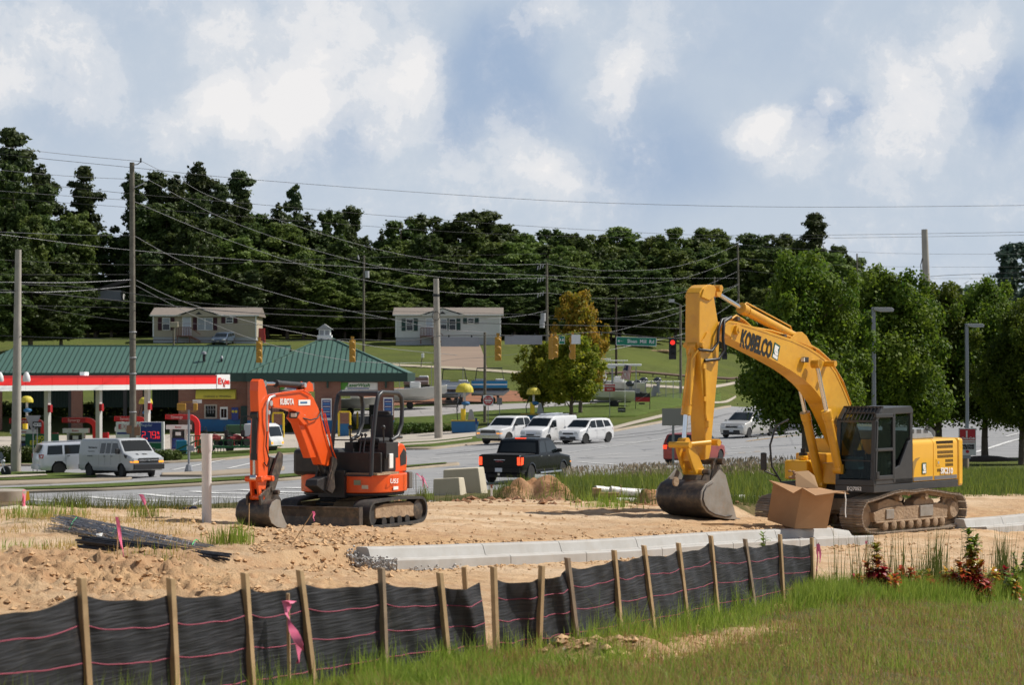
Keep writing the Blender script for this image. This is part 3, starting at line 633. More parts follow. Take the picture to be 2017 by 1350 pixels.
 for s_ in(-1,1):
  b=MB();b.prism(full,s_*B-.02,s_*B+.02);b.build('side_plate',M_steel_l,buc,bevel=.006)
 b=MB();inner=[(x+(cx-x)*.12,z+(cz_-z)*.12)for x,z in curve[:-1]]+[(curve[-1][0]+(cx-curve[-1][0])*.25,curve[-1][1]+(cz_-curve[-1][1])*.2)]
 pts=[(x,B+.025,z)for x,z in inner];b.tube(pts,.02,6);b.build('wear_rib',M_steel,buc,40)
 b=MB()
 for k in range(5):
  y=-B+.08+k*(2*B-.16)/4;x,z=curve[-1];b.add([(x+.02,y-.05,z-.03),(x+.02,y+.05,z-.03),(x+.02,y+.05,z+.05),(x+.02,y-.05,z+.05),(x-.26,y-.025,z-.01),(x-.26,y+.025,z-.01),(x-.26,y+.025,z+.005),(x-.26,y-.025,z+.005)],[(0,1,2,3),(4,7,6,5),(0,4,5,1),(1,5,6,2),(2,6,7,3),(3,7,4,0)])
 b.build('teeth',M_steel_l,buc)
 b=MB();ear=fr.poly([(1394,951),(1398,930),(1400,912),(1404,903),(1411,908),(1412,918),(1420,930),(1425,950),(1412,954)],.2)
 for s_ in(-.24,.24):b.prism(ear,s_-.025,s_+.025)
 b.prism(fr.poly([(1360,950),(1368,930),(1376,923),(1384,928),(1388,940),(1400,949),(1380,958)],.0),-.25,-.2);b.prism(fr.poly([(1362,950),(1370,930),(1378,923),(1386,928),(1390,940),(1402,949),(1382,958)],.0),.2,.25)
 pin(b,T(1402,909,.1),.62,.075);pin(b,T(1374,930,.1),.62,.06)
 b.build('bucket_ear',M_steel,buc,bevel=.006)
 b=MB();q=T(1336,951,0);b.lathe([(.05,-.02),(.10,-.02),(.10,.02),(.05,.02)],14,(q[0]+.1,0,q[2]+.02),'y');b.build('lifting_eye',M_mud,buc,40)
 def deck(z0,z1,grow=0):
  pts=[(1.85+grow,.34),(1.85+grow,1.36+grow),(-2.2,1.36+grow)]
  pts+=[(-2.05-.8*math.sin(a),1.36*math.cos(a)+grow*(math.cos(a)))for a in[i*math.pi/16 for i in range(1,16)]]
  pts=pts[:3]+[(-2.2-.6*abs(math.sin(math.pi*i/16))**.6,(1.36+grow)*math.cos(math.pi*i/16))for i in range(1,16)]+[(-2.2,-1.36),(1.5,-1.36),(1.5,-.45),(.9,-.45),(.9,.34)]
  m_=MB();m_.prism(pts,z0,z1,'xy');return m_
 deck(.96,1.14).build('deck_skirt',M_kg,root,bevel=.02)
 def shell(x0,x1,y0,y1,z0,z1,r,name,m_,par=root,back=0):
  prof=[(y1,z0)]+[(y1-r+r*math.cos(a),z1-r+r*math.sin(a))for a in[i*math.pi/12 for i in range(7)]]+[(y0+r-r*math.sin(a),z1-r+r*math.cos(a))for a in[i*math.pi/12 for i in range(7)]]+[(y0,z0)]
  b=MB();b.prism(prof,x0,x1,'yz');return b.build(name,m_,par,45,bevel=.01)
 pan=shell(-.98,.02,-1.35,1.355,1.15,2.13,.12,'side_panel',M_ky2);eng=shell(-2.2,-.995,-1.35,1.355,1.15,2.13,.12,'engine_cover',M_ky2)
 b=MB();cp=[(-2.215,1.38)]+[(-2.215-.62*abs(math.sin(math.pi*i/18))**.55,1.38*math.cos(math.pi*i/18))for i in range(1,18)]+[(-2.215,-1.38)]
 b.prism(cp,.97,2.13,'xy');cw=b.build('counterweight',M_ky2,root,40,bevel=.06)
 b=MB();b.box((-.48,1.358,1.21),(.92,.012,.09));b.box((-1.6,1.358,1.21),(1.12,.012,.09));b.build('grey_stripe',mat('stripe_grey',(.16,.16,.17),.5),eng)
 b=MB()
 for(z,x0,x1)in((2.045,-1.15,-2.0),(1.94,-1.18,-2.02),(1.81,-1.2,-2.03),(1.71,-1.2,-2.03),(1.60,-1.6,-2.04),(1.50,-1.6,-2.04),(1.385,-1.18,-1.45)):
  n=int((x0-x1)/.05);y=1.357
  for k in range(n):
   x=x0-k*.05;b.hexa([(x,y-.01,z-.036),(x-.024,y-.01,z-.036),(x-.024,y+.003,z-.036),(x,y+.003,z-.036),(x+.012,y-.01,z+.036),(x-.012,y-.01,z+.036),(x-.012,y+.003,z+.036),(x+.012,y+.003,z+.036)])
 b.build('louvre',M_print_b,eng)
 b=MB();b.box((-1.22,1.36,1.57),(.2,.01,.17));h_=b.build('latch_plate',M_ky2,eng,bevel=.01);b=MB();b.box((-1.22,1.368,1.57),(.06,.012,.06));b.build('latch',M_print_s,h_)
 decal(fr,eng,text_mb('SK210',1,.01,.03),(1852,934),(1876,934),1.36,'model_lettering',M_print_w,.15)
 def badge(par,p,b_,w,h,tl=0):
  c=Vector(T(*p,b_));m1=MB();m1.box((0,0,0),(w,.006,h));m2=MB();m2.add([(w*.36,0,h*.38),(-w*.36,0,h*.38),(-w*.2,0,h*.18),(-w*.36,0,0),(w*.36,0,0)],[(0,1,2,3,4)]);m3=MB();m3.box((0,0,-h*.34),(w*.8,.006,h*.2))
  m2.add([(w*.36,0,-.02*h),(-w*.36,0,-.02*h),(-w*.36,0,-h*.2),(w*.1,0,-h*.22)],[(0,1,2,3)])
  r_=Matrix.Rotation(tl,4,'Y');o=m1.build('badge',M_print_g,par);o.matrix_local=Matrix.Translation(c+Vector((0,.008,0)))@r_
  o2=m2.build('badge_arrow',M_print_w,par);o2.matrix_local=Matrix.Translation(c+Vector((0,.0135,0)))@r_
  o3=m3.build('badge_text_band',M_print_w,par);o3.matrix_local=Matrix.Translation(c+Vector((0,.010,0)))@r_
 badge(boom,(1528,693),bw,.25,.36,R(-20));badge(pan,(1820,923),1.36,.2,.26)
 b=MB();b.prism([(.0,1.16),(.02,1.62),(-.12,1.70),(-.34,1.72),(-.16,1.62),(-.06,1.45),(-.02,1.3)],1.356,1.362);b.build('swoosh_graphic',mat('graphic_tan',(.35,.22,.06),.5),pan)
 b=MB();b.box((.55,-.02,1.35),(1.5,.62,.5));b.box((.2,-.9,1.45),(1.3,.85,.7));b.build('right_side_box',M_ky,root,bevel=.03)
 b=MB();b.box((1.15,-.95,1.42),(.62,.62,.45));b.cyl((1.2,-.9,1.64),(1.2,-.9,1.76),.12,n=14);b.build('fuel_tank',M_ky2,root,bevel=.04)
 b=MB();b.cyl((1.2,-.9,1.76),(1.2,-.9,1.82),.1,n=14);b.cyl((1.2,-.9,1.82),(1.2,-.9,1.92),.06,n=12);b.build('tank_cap',M_blk,root,40)
 b=MB();b.tube([(1.55,-1.3,1.15),(1.75,-1.42,1.5),(1.78,-1.45,2.0),(1.6,-1.4,2.45),(1.2,-1.3,2.6)],.025,7);b.build('handrail',M_kg,root,50)
 b=MB();b.box((1.98,-1.5,1.62),(.06,.16,.42));b.build('wing_mirror',M_blk,root,bevel=.03)
 b=MB();b.tube([(1.6,-1.35,1.25),(1.97,-1.48,1.4)],.018,6);b.build('mirror_arm',M_blk,root)
 b=MB();b.prism([(.0,2.13),(-.02,2.34),(-.25,2.42),(-1.0,2.38),(-1.35,2.28),(-1.5,2.13)],-.7,1.12);hood=b.build('rear_hood',mat('hood_grey',(.33,.36,.40),.4,c2=(.26,.28,.31),vs=3),root,bevel=.03)
 b=MB()
 for x in(-.28,-.62,-.96):
  for k in range(5):b.box((x-k*.045,.75,2.407+.0 if x>-.9 else 2.392),(.02,.3,.02))
  for k in range(5):b.box((x-k*.045,1.118,2.32),(.02,.012,.1))
 b.build('louvre',M_print_b,hood)
 b=MB();b.prism([(.0,2.42),(.0,2.45),(-2.0,2.44),(-2.0,2.37),(-1.9,2.35),(-1.45,2.12),(-1.3,2.2)],-1.2,-.75);b.build('raised_cover',mat('cover_beige',(.45,.42,.37),.6),root)
 y0,y1=.36,1.37;xf,xr=1.86,.04;zb,zt=1.14,2.90
 cab=empty('cab',(0,0,0));cab.parent=root
 b=MB()
 def post(p,q,w=.09,d=.09):b.beam(p,q,w,d,(1,0,0))
 for y in(y0+.05,y1-.05):
  post((xf-.04,y,zb),(xf-.12,y,zt-.3),.10,.10);post((xf-.12,y,zt-.3),(xf-.38,y,zt-.05),.10,.10)
  post((xr+.05,y,zb),(xr+.05,y,zt-.08),.09,.12)
 post((xf-.05,y0,zb+.05),(xf-.05,y1,zb+.05),.14,.12)
 b.box(((xf+xr)/2-.03,y1-.03,zb+.06),(xf-xr-.02,.06,.12));b.box(((xf+xr)/2,y0+.03,zb+.3),(xf-xr,.05,.7))
 b.prism([(xf-.30,zt-.10),(xf-.44,zt),(xr+.1,zt+.03),(xr,zt-.06),(xr,zt-.14),(xf-.30,zt-.16)],y0-.01,y1+.01)
 b.box((.92,y1-.02,(zb+zt)/2-.05),(.075,.065,zt-zb-.15))
 b.prism([(xr,zb),(xr+.86,zb),(xr+.86,zb+.35),(xr+.62,zb+.42),(xr+.22,zb+.95),(xr+.10,zb+1.0),(xr,zb+1.0)],y1-.06,y1)
 b.box((xr+.03,(y0+y1)/2,1.75),(.05,y1-y0,1.2))
 b.build('cab_frame',M_kg,cab,bevel=.015)
 b=MB();b.box((1.39,y1-.005,zb+.80),(.86,.05,.07));b.box((1.39,y1-.005,zb+.16),(.86,.05,.10));b.box((1.39,y1-.005,zt-.18),(.80,.05,.09))
 b.beam((1.79,y1-.005,zb+.12),(1.71,y1-.005,zt-.3),.05,.07,(1,0,0));b.box((.985,y1-.005,zb+.82),(.05,.05,1.45));dr=b.build('door',M_kg,cab,bevel=.012)
 b=MB();b.box((1.72,y1+.02,zb+.22),(.12,.03,.16));b.build('handle',M_blk,dr,bevel=.01)
 b=MB();b.prism([(1.0,zb+.83),(1.77,zb+.83),(1.68,zt-.22),(1.0,zt-.22)],y1-.022,y1-.014);b.prism([(1.0,zb+.2),(1.8,zb+.2),(1.78,zb+.77),(1.0,zb+.77)],y1-.022,y1-.014);b.build('door_glass',M_glass,cab)
 b=MB();b.prism([(.15,zt-.2),(.88,zt-.2),(.88,zb+.50),(.72,zb+.58),(.30,zb+1.03),(.15,zb+1.1)],y1-.032,y1-.024);b.build('quarter_glass',M_glass,cab)
 b=MB();b.hexa([(xf-.03,y0+.1,zb+.14),(xf-.025,y0+.1,zb+.14),(xf-.025,y1-.1,zb+.14),(xf-.03,y1-.1,zb+.14),(xf-.10,y0+.1,zt-.34),(xf-.095,y0+.1,zt-.34),(xf-.095,y1-.1,zt-.34),(xf-.10,y1-.1,zt-.34)]);b.build('windscreen',M_glass,cab)
 b=MB();b.beam((xf-.02,y0+.05,zb+.55),(xf-.02,y1-.05,zb+.55),.03,.03);b.build('windscreen_bar',M_blk,cab)
 b=MB();b.beam((xf-.1,y0,zt-.31),(xf-.1,y1,zt-.31),.06,.05);b.beam((xf-.42,y0,zt+.01),(xf-.42,y1,zt+.01),.05,.05)
 for s_ in(y0,y1-.02):b.beam((xf-.1,s_,zt-.29),(xf-.42,s_,zt+.02),.03,.04)
 for k in range(10):y=y0+.06+k*(y1-y0-.12)/9;b.beam((xf-.1,y,zt-.28),(xf-.42,y,zt+.03),.02,.02)
 b.beam((xf-.26,y0,zt-.12),(xf-.26,y1,zt-.12),.02,.02);b.build('roof_guard',M_kg,cab)
 b=MB();b.hexa([(xf-.13,y0+.08,zt-.32),(xf-.12,y0+.08,zt-.33),(xf-.12,y1-.08,zt-.33),(xf-.13,y1-.08,zt-.32),(xf-.40,y0+.08,zt-.05),(xf-.39,y0+.08,zt-.06),(xf-.39,y1-.08,zt-.06),(xf-.40,y1-.08,zt-.05)]);b.build('roof_glass',M_glass,cab)
 b=MB();b.box((.55,.86,1.55),(.55,.5,.16));b.box((.32,.86,1.95),(.16,.5,.75));b.box((.30,.86,2.42),(.12,.28,.22));b.build('seat',M_blk,cab,bevel=.05)
 b=MB();b.box((1.1,.55,1.55),(.3,.15,.7));b.box((1.1,1.15,1.5),(.25,.12,.5));b.tube([(1.35,.75,1.2),(1.45,.75,1.85)],.02,6);b.tube([(1.35,.95,1.2),(1.45,.95,1.85)],.02,6);b.build('console',M_blk,cab,bevel=.02)
 b=MB();b.box((1.45,.62,1.62),(.25,.35,.28));b.build('paperwork',mat('paper_blue',(.35,.50,.62),.7),cab)
 t=text_mb('EQ7052',.115,.004,.004);M4=Matrix.Translation((xf+.008,.86,1.045))@Matrix.Rotation(R(90),4,'Z');t2=MB();t2.merge(t,M4);t2.build('number',M_print_w,root)
 decal(fr,boom,kob_logo(),(1456,684),(1518,709),bw,'boom_lettering',M_print_b,.42)
 b=MB();b.cyl((0,0,.72),(0,0,.97),.72,n=28);b.build('slew_ring',M_blk,root,40)
 rr=fu.rz-fr.rz
 ug=empty('undercarriage',(0,0,0),rr);ug.parent=root
 b=MB();b.box((0,0,.60),(1.5,1.4,.3));b.beam((-.9,-.9,.5),(.9,.9,.5),.35,.25);b.beam((-.9,.9,.5),(.9,-.9,.5),.35,.25)
 b.build('car_body',M_mud,ug,bevel=.04)
 pitch=.19;sb=MB();sb.box((0,0,0),(pitch*.93,.62,.022))
 for k in(-1,0,1):sb.box((k*pitch*.31,0,.024),(.018,.62,.028))
 sm=sb.mesh('track_shoe',M_shoe);lk=MB();lk.box((0,0,-.05),(pitch*.97,.2,.08));lm=lk.mesh('chain_link',M_mud)
 R0=.36;xa,xb=1.83,-1.83
 loop=[]
 def add(x,z):loop.append((x,z))
 for i in range(19):a=-math.pi/2+math.pi*i/18;add(xa+R0*math.cos(a),.43+R0*math.sin(a)*.98)
 for x,z in((1.4,.84),(.9,.93),(.5,.96),(0,.93),(-.5,.955),(-1.0,.90),(-1.5,.83)):add(x,z)
 for i in range(19):a=math.pi/2+math.pi*i/18;add(xb+R0*math.cos(a),.44+R0*math.sin(a))
 add(-1.4,.035);add(1.4,.035)
 n_sh=50;Lp=[(Vector((x,0,z)))for x,z in loop]+[Vector((loop[0][0],0,loop[0][1]))]
 dd=[0]
 for a,c in zip(Lp,Lp[1:]):dd.append(dd[-1]+(c-a).length)
 for sgn in(1,-1):
  b=MB();yb=sgn*1.195
  b.prism([(1.5,.28),(1.55,.5),(1.2,.58),(.5,.62),(-.6,.60),(-1.2,.62),(-1.6,.55),(-1.55,.27)],yb-.17,yb+.17);b.box((0,yb+sgn*.19,.27),(3.0,.04,.05));b.prism([(.2,.45),(1.35,.45),(1.3,.72),(.9,.80),(.3,.68)],yb-.14,yb+.14,mi=0)
  b.prism([(-1.1,.5),(-.1,.5),(-.2,.72),(-.6,.82),(-1.0,.7)],yb-.14,yb+.14)
  tf=b.build('track_frame',M_mud,ug,bevel=.02)
  for q in(((.9,yb+sgn*.185,.44),(.32,.03,.22)),((-.62,yb+sgn*.185,.46),(.55,.04,.26))):b=MB();b.box(*q);b.build('guard_plate',M_steel_l,tf,bevel=.01)
  for x in(1.1,.75,.4,.05,-.3,-.65,-1.0,-1.3):
   o=MB();o.lathe([(.001,-.22),(.075,-.22),(.11,-.2),(.11,-.1),(.085,-.09),(.085,.09),(.11,.1),(.11,.2),(.075,.22),(.001,.22)],14,(x,yb,.185),'y');o.build('track_roller',M_mud,tf,40)
  for x in(.55,-.55):o=MB();o.lathe([(.001,-.2),(.07,-.2),(.07,.2),(.001,.2)],12,(x,yb+sgn*.05,.80),'y');o.build('carrier_roller',M_mud,tf,40)
  o=MB();o.lathe([(.001,-.1),(.12,-.1),(.13,-.05),(.30,-.05),(.33,-.06),(.33,.06),(.30,.05),(.13,.05),(.12,.1),(.001,.1)],26,(xa-.02,yb,.43),'y');o.build('idler_wheel',M_mud,tf,40)
  o=MB();o.lathe([(.001,-.2),(.18,-.2),(.22,-.14),(.24,-.05),(.33,-.04),(.33,.04),(.24,.05),(.22,.14),(.18,.2),(.001,.2)],26,(xb+.02,yb,.44),'y')
  for k in range(15):a=2*math.pi*k/15;o.box((xb+.02+.34*math.cos(a),yb,.44+.34*math.sin(a)),(.06,.07,.06),Matrix.Rotation(-a,3,'Y'))
  o.build('drive_sprocket',M_mud,tf,40)
  chain=MB()
  for k in range(n_sh):
   s_=dd[-1]*(k+.5)/n_sh;i=max(j for j in range(len(dd))if dd[j]<=s_);i=min(i,len(Lp)-2);t=(s_-dd[i])/(dd[i+1]-dd[i]);p=Lp[i].lerp(Lp[i+1],t)
   i2=min(max(i,1),len(Lp)-2);d=(Lp[i+1]-Lp[i]).normalized();ang=math.atan2(-d.z,d.x)
   nrm=Vector((d.z,0,-d.x));o=link('track_shoe',sm,tf,(p.x,yb,p.z),(0,ang,0));o.rotation_euler=(math.pi,ang,0)if nrm.z<0 or True else(0,ang,0)
   Mx=Matrix(((d.x,0,nrm.x),(0,-1,0),(d.z,0,nrm.z)));o.rotation_euler=Mx.to_euler()
   M4=Matrix.Translation((p.x,yb,p.z))@Mx.to_4x4();chain.merge(lk,M4)
  chain.build('track_chain',M_mud,tf)
 b=MB();b.tube([(.1,1.1,.98),(.05,1.2,.9),(.1,1.3,.84)],.02,6);b.build('pink_hose',mat('pink_hose',(.7,.3,.25),.6),root)
 return root
def kob_logo():
 return text_mb('KOBELCO',1,.006,.045,.18,sx=.86)
def mini_excavator():
 zg=1.70
 fr=Frame(-2.97,45.9,zg,66);fu=Frame(-2.97,45.9,zg,64);T=fr.T
 root=empty('mini_excavator',fr.O,fr.rz,'small orange tracked mini excavator with black open canopy and dozer blade on the dirt','mini excavator')
 bw=.095
 boomp=[(534,795),(536,784),(541,778),(556,775),(572,773),(596,768),(607,772),(618,784),(627,803),(634,826),(642,852),(650,880),(656,903),(655,914),(646,919),(634,916),(626,893),(615,864),(603,836),(596,823),(586,812),(570,806),(541,804)]
 b=MB();b.prism(fr.poly(boomp,bw),-bw,bw);boom=b.build('boom',M_ko,root,bevel=.012)
 for(x_,y_,r2)in((535,795,.05),(600,822,.045),(602,759,.045),(531,813,.04)):b=MB();q=T(x_,y_,.12);pin(b,(q[0],0,q[2]),.24,r2);b.build('pivot_pin',M_print_s,boom,40)
 b=MB()
 for s_ in(-.08,.08):b.prism(fr.poly([(590,772),(596,758),(601,752),(607,757),(609,772)],0),s_-.018,s_+.018)
 b.build('cylinder_bracket',M_ko,boom,bevel=.005)
 b=MB();b.prism(fr.poly([(584,824),(590,812),(603,822),(606,836),(596,838)],bw),-bw-.03,bw+.03);b.build('boom_boss',M_ko,boom,bevel=.01)
 armp=[(509,752),(513,747),(519,748),(522,757),(529,786),(531,812),(530,860),(529,905),(527,940),(523,966),(514,964),(509,936),(508,900),(509,860),(511,828),(509,800),(508,770)]
 b=MB();b.prism(fr.poly(armp,.085),-.085,.085);arm=b.build('arm',M_ko,root,bevel=.01)
 b=MB();q=T(515,790,0);b.box((q[0]+.02,0,q[2]),(.34,.08,.5));b.build('arm_slot',M_blk,arm)
 def cyl(p0,p1,p2,r,rr,bb,name,m_=M_blk):
  a,mm,c=Vector(T(*p0,bb)),Vector(T(*p1,bb)),Vector(T(*p2,bb));y=MB();y.cyl(mm,c,r,n=16);d=(c-mm).normalized();y.cyl(mm-d*.02,mm+d*.1,r*1.15,n=16);pin(y,c,.14,r*1.1);o=y.build(name,m_,root,35)
  y=MB();y.cyl(a,mm,rr,n=12);pin(y,a,.12,rr*1.9);y.build('rod',M_chrome,o,35);return o
 cyl((517,756),(544,756),(600,760),.058,.03,0,'arm_cylinder');cyl((501,942),(501,905),(503,818),.062,.032,0,'bucket_cylinder')
 cyl((598,832),(622,893),(646,958),.055,.03,0,'boom_cylinder')
 b=MB();b.prism(fr.poly([(585,828),(600,826),(622,890),(624,902),(612,903),(600,868)],.06),-.10,.06);b.build('cylinder_guard',M_ko,root,bevel=.01)
 for s_ in(-.13,.13):b=MB();b.prism(fr.poly([(652,900),(660,903),(662,915),(656,935),(658,962),(652,973),(640,966),(644,942),(650,925)],.12),s_-.02,s_+.02);b.build('swing_post',M_steel,root,bevel=.008)
 b=MB();b.prism(fr.poly([(640,940),(656,936),(655,965),(640,972),(622,958),(624,946)],.1),-.13,.12);b.build('swing_bracket',M_blk,root,bevel=.015)
 b=MB();q=T(500,790,0);b.box((T(511,775,0)[0]+.09,0,q[2]),(.05,.07,.42));b.build('arm_front_slot',M_blk,arm)
 b=MB();b.tube([T(541,778,.12),T(556,774,.13),T(596,769,.13),T(612,778,.13)],.014,6);b.tube([T(640,815,.13),T(648,850,.13),T(655,885,.13),T(662,905,.13)],.014,6);b.tube([T(634,806,.13),T(642,840,.14),T(650,870,.14),T(656,890,.14)],.014,6);b.build('pipe',M_ko,boom,40)
 b=MB();b.tube([T(541,780,.12),T(531,784,.14),T(526,797,.15),T(525,825,.14),T(526,850,.12)],.022,7);b.build('steel_pipe',M_print_s,arm,40)
 b=MB();b.tube([T(596,824,.12),T(612,828,.16),T(626,824,.14),T(632,812,.12)],.013,6);b.tube([T(526,850,.12),T(524,880,.12),T(530,905,.14),T(526,920,.12),T(520,912,.1)],.013,6);b.tube([T(536,800,.12),T(533,830,.13)],.013,6);b.build('hydraulic_hose',M_hose,root,50)
 b=MB();b.box(T(580,818,.02),(.13,.16,.12));lo=b.build('work_lamp',M_blk,boom,bevel=.015);b=MB();b.box(Vector(T(580,818,.02))+Vector((.05,.02,0)),(.06,.11,.07));b.build('lens',M_lamp,lo,bevel=.01)
 decal(fr,boom,text_mb('KUBOTA',1,.006,.03,sx=.8),(551,798),(578,798),bw,'boom_lettering',M_print_w,.115)
 b=MB();q=Vector(T(599,793.5,bw));b.box((q.x,q.y+.006,q.z),(.44,.006,.10));st=b.build('sticker',M_print_w,boom);decal(fr,st,text_mb('BACON TREE',1,.004,.01),(591,795.5),(607,795.5),bw,'sticker_lettering',mat('blue_print',(.03,.12,.3),.5),.035,off=.012)if False else None
 b=MB();b.box((q.x+.03,q.y+.010,q.z),(.26,.004,.035));b.build('sticker_band',mat('blue_print',(.05,.16,.32),.5),st)
 b=MB();q0=T(501,944,0);q1=T(522,943,0);b.beam(q0,q1,.3,.05);pin(b,q0,.34,.055);pin(b,q1,.34,.05);q2=T(505,980,0)
 for s_ in(-.07,.07):b.beam((q0[0],s_,q0[2]),(q2[0],s_,q2[2]),.04,.1)
 pin(b,q2,.3,.05);b.build('bucket_link',M_ko,root,40,bevel=.008)
 B=.33;curve=fr.poly([(545,984),(535,990),(530,1002),(529,1018),(534,1031),(545,1039),(560,1042),(572,1043)],B);mouth=fr.poly([(562,1030),(554,1010),(551,986)],B);n=len(curve)
 cx=sum(p[0]for p in curve+mouth)/len(curve+mouth);cz_=sum(p[1]for p in curve+mouth)/len(curve+mouth);b=MB();vs=[]
 for(x,z)in curve:vs+=[(x,-B,z),(x,B,z)]
 for(x,z)in curve:vs+=[(x+(cx-x)*.07,-B,z+(cz_-z)*.07),(x+(cx-x)*.07,B,z+(cz_-z)*.07)]
 fs=[(2*i,2*i+1,2*i+3,2*i+2)for i in range(n-1)]+[(2*n+2*i,2*n+2*i+2,2*n+2*i+3,2*n+2*i+1)for i in range(n-1)]+[(0,2*n,2*n+1,1),(2*n-2,2*n-1,4*n-1,4*n-2)]
 b.add(vs,fs);buc=b.build('bucket',M_steel,root,50)
 for s_ in(-1,1):b=MB();b.prism(curve+mouth,s_*B-.012,s_*B+.012);b.build('side_plate',M_steel_l,buc,bevel=.004)
 b=MB()
 for s_ in(-.13,.13):b.prism(fr.poly([(500,1000),(498,978),(505,970),(520,958),(526,962),(540,985),(535,1000)],0),s_-.02,s_+.02)
 pin(b,T(521,963,0),.34,.045);b.build('bucket_ear',M_steel,buc,bevel=.004)
 b=MB();b.prism(fr.poly([(531,972),(538,976),(546,950),(556,915),(557,895),(551,890),(546,900),(530,950)],.1),.06,.11);b.prism(fr.poly([(536,970),(545,940),(548,905),(530,900),(526,930)],0),-.12,.03);pin(b,T(535,970,.1),.3,.045);b.build('thumb',M_steel,root,bevel=.006)
 def ring(r,x0,z0,z1,name,m_,par=root,cut=1.0,n=44,sx=1.0):
  pts=[]
  for k in range(n):
   a=2*math.pi*k/n;x,y=math.cos(a),math.sin(a);e=.72 if x>0 else.88
   pts.append((r*sx*abs(x)**e*(1 if x>=0 else-1),r*abs(y)**e*(1 if y>=0 else-1)))
  pts=[(min(x,x0),y)for x,y in pts];b=MB();b.prism(pts,z0,z1,'xy');return b.build(name,m_,par,35,bevel=.02)
 ring(.90,.95,.60,.66,'base_plate',M_blk);band=ring(.95,.88,.66,1.0,'lower_body',M_ko)
 b=MB();b.box((.6,0,.83),(.75,.55,.5));b.build('boom_bay',M_blk,root)
 b=MB()
 for s_ in(1,-1):b.box((-.9,s_*.48,.84),(.16,.5,.32))
 b.prism([(-.98,-.5),(-1.02,0),(-.98,.5),(-.8,.5),(-.8,-.5)],.68,1.0,'xy');b.build('tail_bumper',mat('tail_rubber_grey',(.13,.12,.11),.8),root,bevel=.02)
 for a in(.35,-.15,-.55):b=MB();b.box((a,.953,.83),(.004,.004,.30));b.build('panel_seam',M_blk,band)
 b=MB();q=T(780,967,.96);b.box((q[0],.955,.74),(.2,.008,.06));b.build('reflector',M_print_w,band)
 decal(fr,band,text_mb('U55',1,.004,.02,.15),(768,953),(784,953),.955,'model_lettering',M_print_w,.09)
 b=MB();b.box((.885,.50,.86),(.012,.14,.09));b.build('warning_label',mat('label_green',(.25,.32,.22),.6),band);b=MB();b.box((.885,.66,.78),(.012,.13,.07));b.build('warning_label',mat('label_cream',(.6,.58,.45),.6),band)
 b=MB();b.box((.45,.45,1.02),(.9,.95,.04));b.build('floor_mat',M_mud,root)
 b=MB();b.box((.02,.42,1.26),(.5,.66,.46));b.box((.0,.42,1.54),(.5,.52,.12));b.box((-.55,-.2,1.22),(.6,.75,.44));b.build('seat_base',M_blk,root,bevel=.03)
 b=MB();b.box((.1,.45,1.62),(.5,.48,.12));b.box((-.22,.45,1.86),(.14,.46,.5));b.box((-.25,.45,2.12),(.12,.34,.12));b.build('seat',mat('seat_vinyl',(.02,.02,.022),.6),root,bevel=.05)
 b=MB();b.box((.72,.45,1.22),(.06,.95,.4));b.build('front_panel',M_blk,root,bevel=.02)
 for yy in(.12,.82):
  b=MB();b.box((.25,yy,1.45),(.5,.18,.3));b.tube([(.42,yy,1.55),(.45,yy,1.85)],.018,6);b.ball((.45,yy,1.88),.045,8);b.build('control_console',M_blk,root,bevel=.03)
 b=MB()
 for yy in(.42,.5):b.tube([(.70,yy,1.05),(.62,yy,1.5),(.55,yy,1.72)],.015,6);b.ball((.55,yy,1.74),.035,8)
 b.build('travel_lever',M_kg,root,50)
 b=MB();b.box((.4,-.5,1.22),(.9,.8,.5));b.build('right_side_cover',M_blk,root,bevel=.08)
 b=MB();b.box((.35,.93,1.25),(.16,.03,.28));b.build('white_canister',M_print_w,root,bevel=.02)
 eng=MB();prof=[(-.90,1.0),(-.92,1.25),(-.88,1.43),(-.78,1.54),(-.6,1.56),(-.46,1.48),(-.38,1.34),(-.36,1.0)];eng.prism(prof,.2,.64);eo=eng.build('engine_bonnet',M_ko,root,40,bevel=.03)
 b=MB();b.prism([(-.85,1.15),(-.86,1.38),(-.76,1.45),(-.60,1.32),(-.62,1.12)],.636,.646);b.build('bonnet_vent',M_blk,eo)
 b=MB();yl,yr=.82,-.02;r_=.042
 fl=[T(731,938,yl),T(733,880,yl),T(741,800,yl),T(745,780,yl),T(752,773,yl)]
 rl=[T(752,773,yl),T(783,775,yl),T(790,782,yl),T(792,800,yl),T(791,835,yl),T(783,860,yl),T(770,868,yl)]
 dx=0
 b.tube(fl+rl[1:],r_,8)
 f2=[(x,yr,z)for x,y,z in fl];r2=[(x,yr,z)for x,y,z in rl];b.tube(f2+r2[1:],r_,8)
 b.beam((fl[3][0],yr,fl[3][2]+.02),(fl[3][0],yl,fl[3][2]+.02),.06,.06);b.build('canopy_frame',M_kg,root,50)
 b=MB();x0=rl[1][0];x1=fl[3][0];zt=rl[0][2];b.box(((x0+x1)/2,(yl+yr)/2,zt-.01),(x1-x0,yl-yr-.02,.05));b.build('canopy_roof',M_kg,root,bevel=.02)
 b=MB();b.tube([fl[0],(fl[0][0],yr,fl[0][2])],.02,6);q=T(733,868,yl);b.tube([q,(q[0],yr,q[2])],.014,6);q=T(790,862,yl);b.tube([(q[0]+.2,yl,q[2]),(q[0]-.02,yl,q[2])],.03,7);b.build('grab_rail',M_kg,root)
 b=MB();q=T(793,800,yl)
 ug=empty('undercarriage',(0,0,0),fu.rz-fr.rz);ug.parent=root
 b=MB();b.cyl((0,0,.48),(0,0,.62),.42,n=24);b.box((0,0,.38),(1.1,.9,.22));b.build('car_body',M_mud,ug,bevel=.03)
 loop=[]
 for i in range(13):a=-math.pi/2+math.pi*i/12;loop.append((.95+.26*math.cos(a),.28+.26*math.sin(a)))
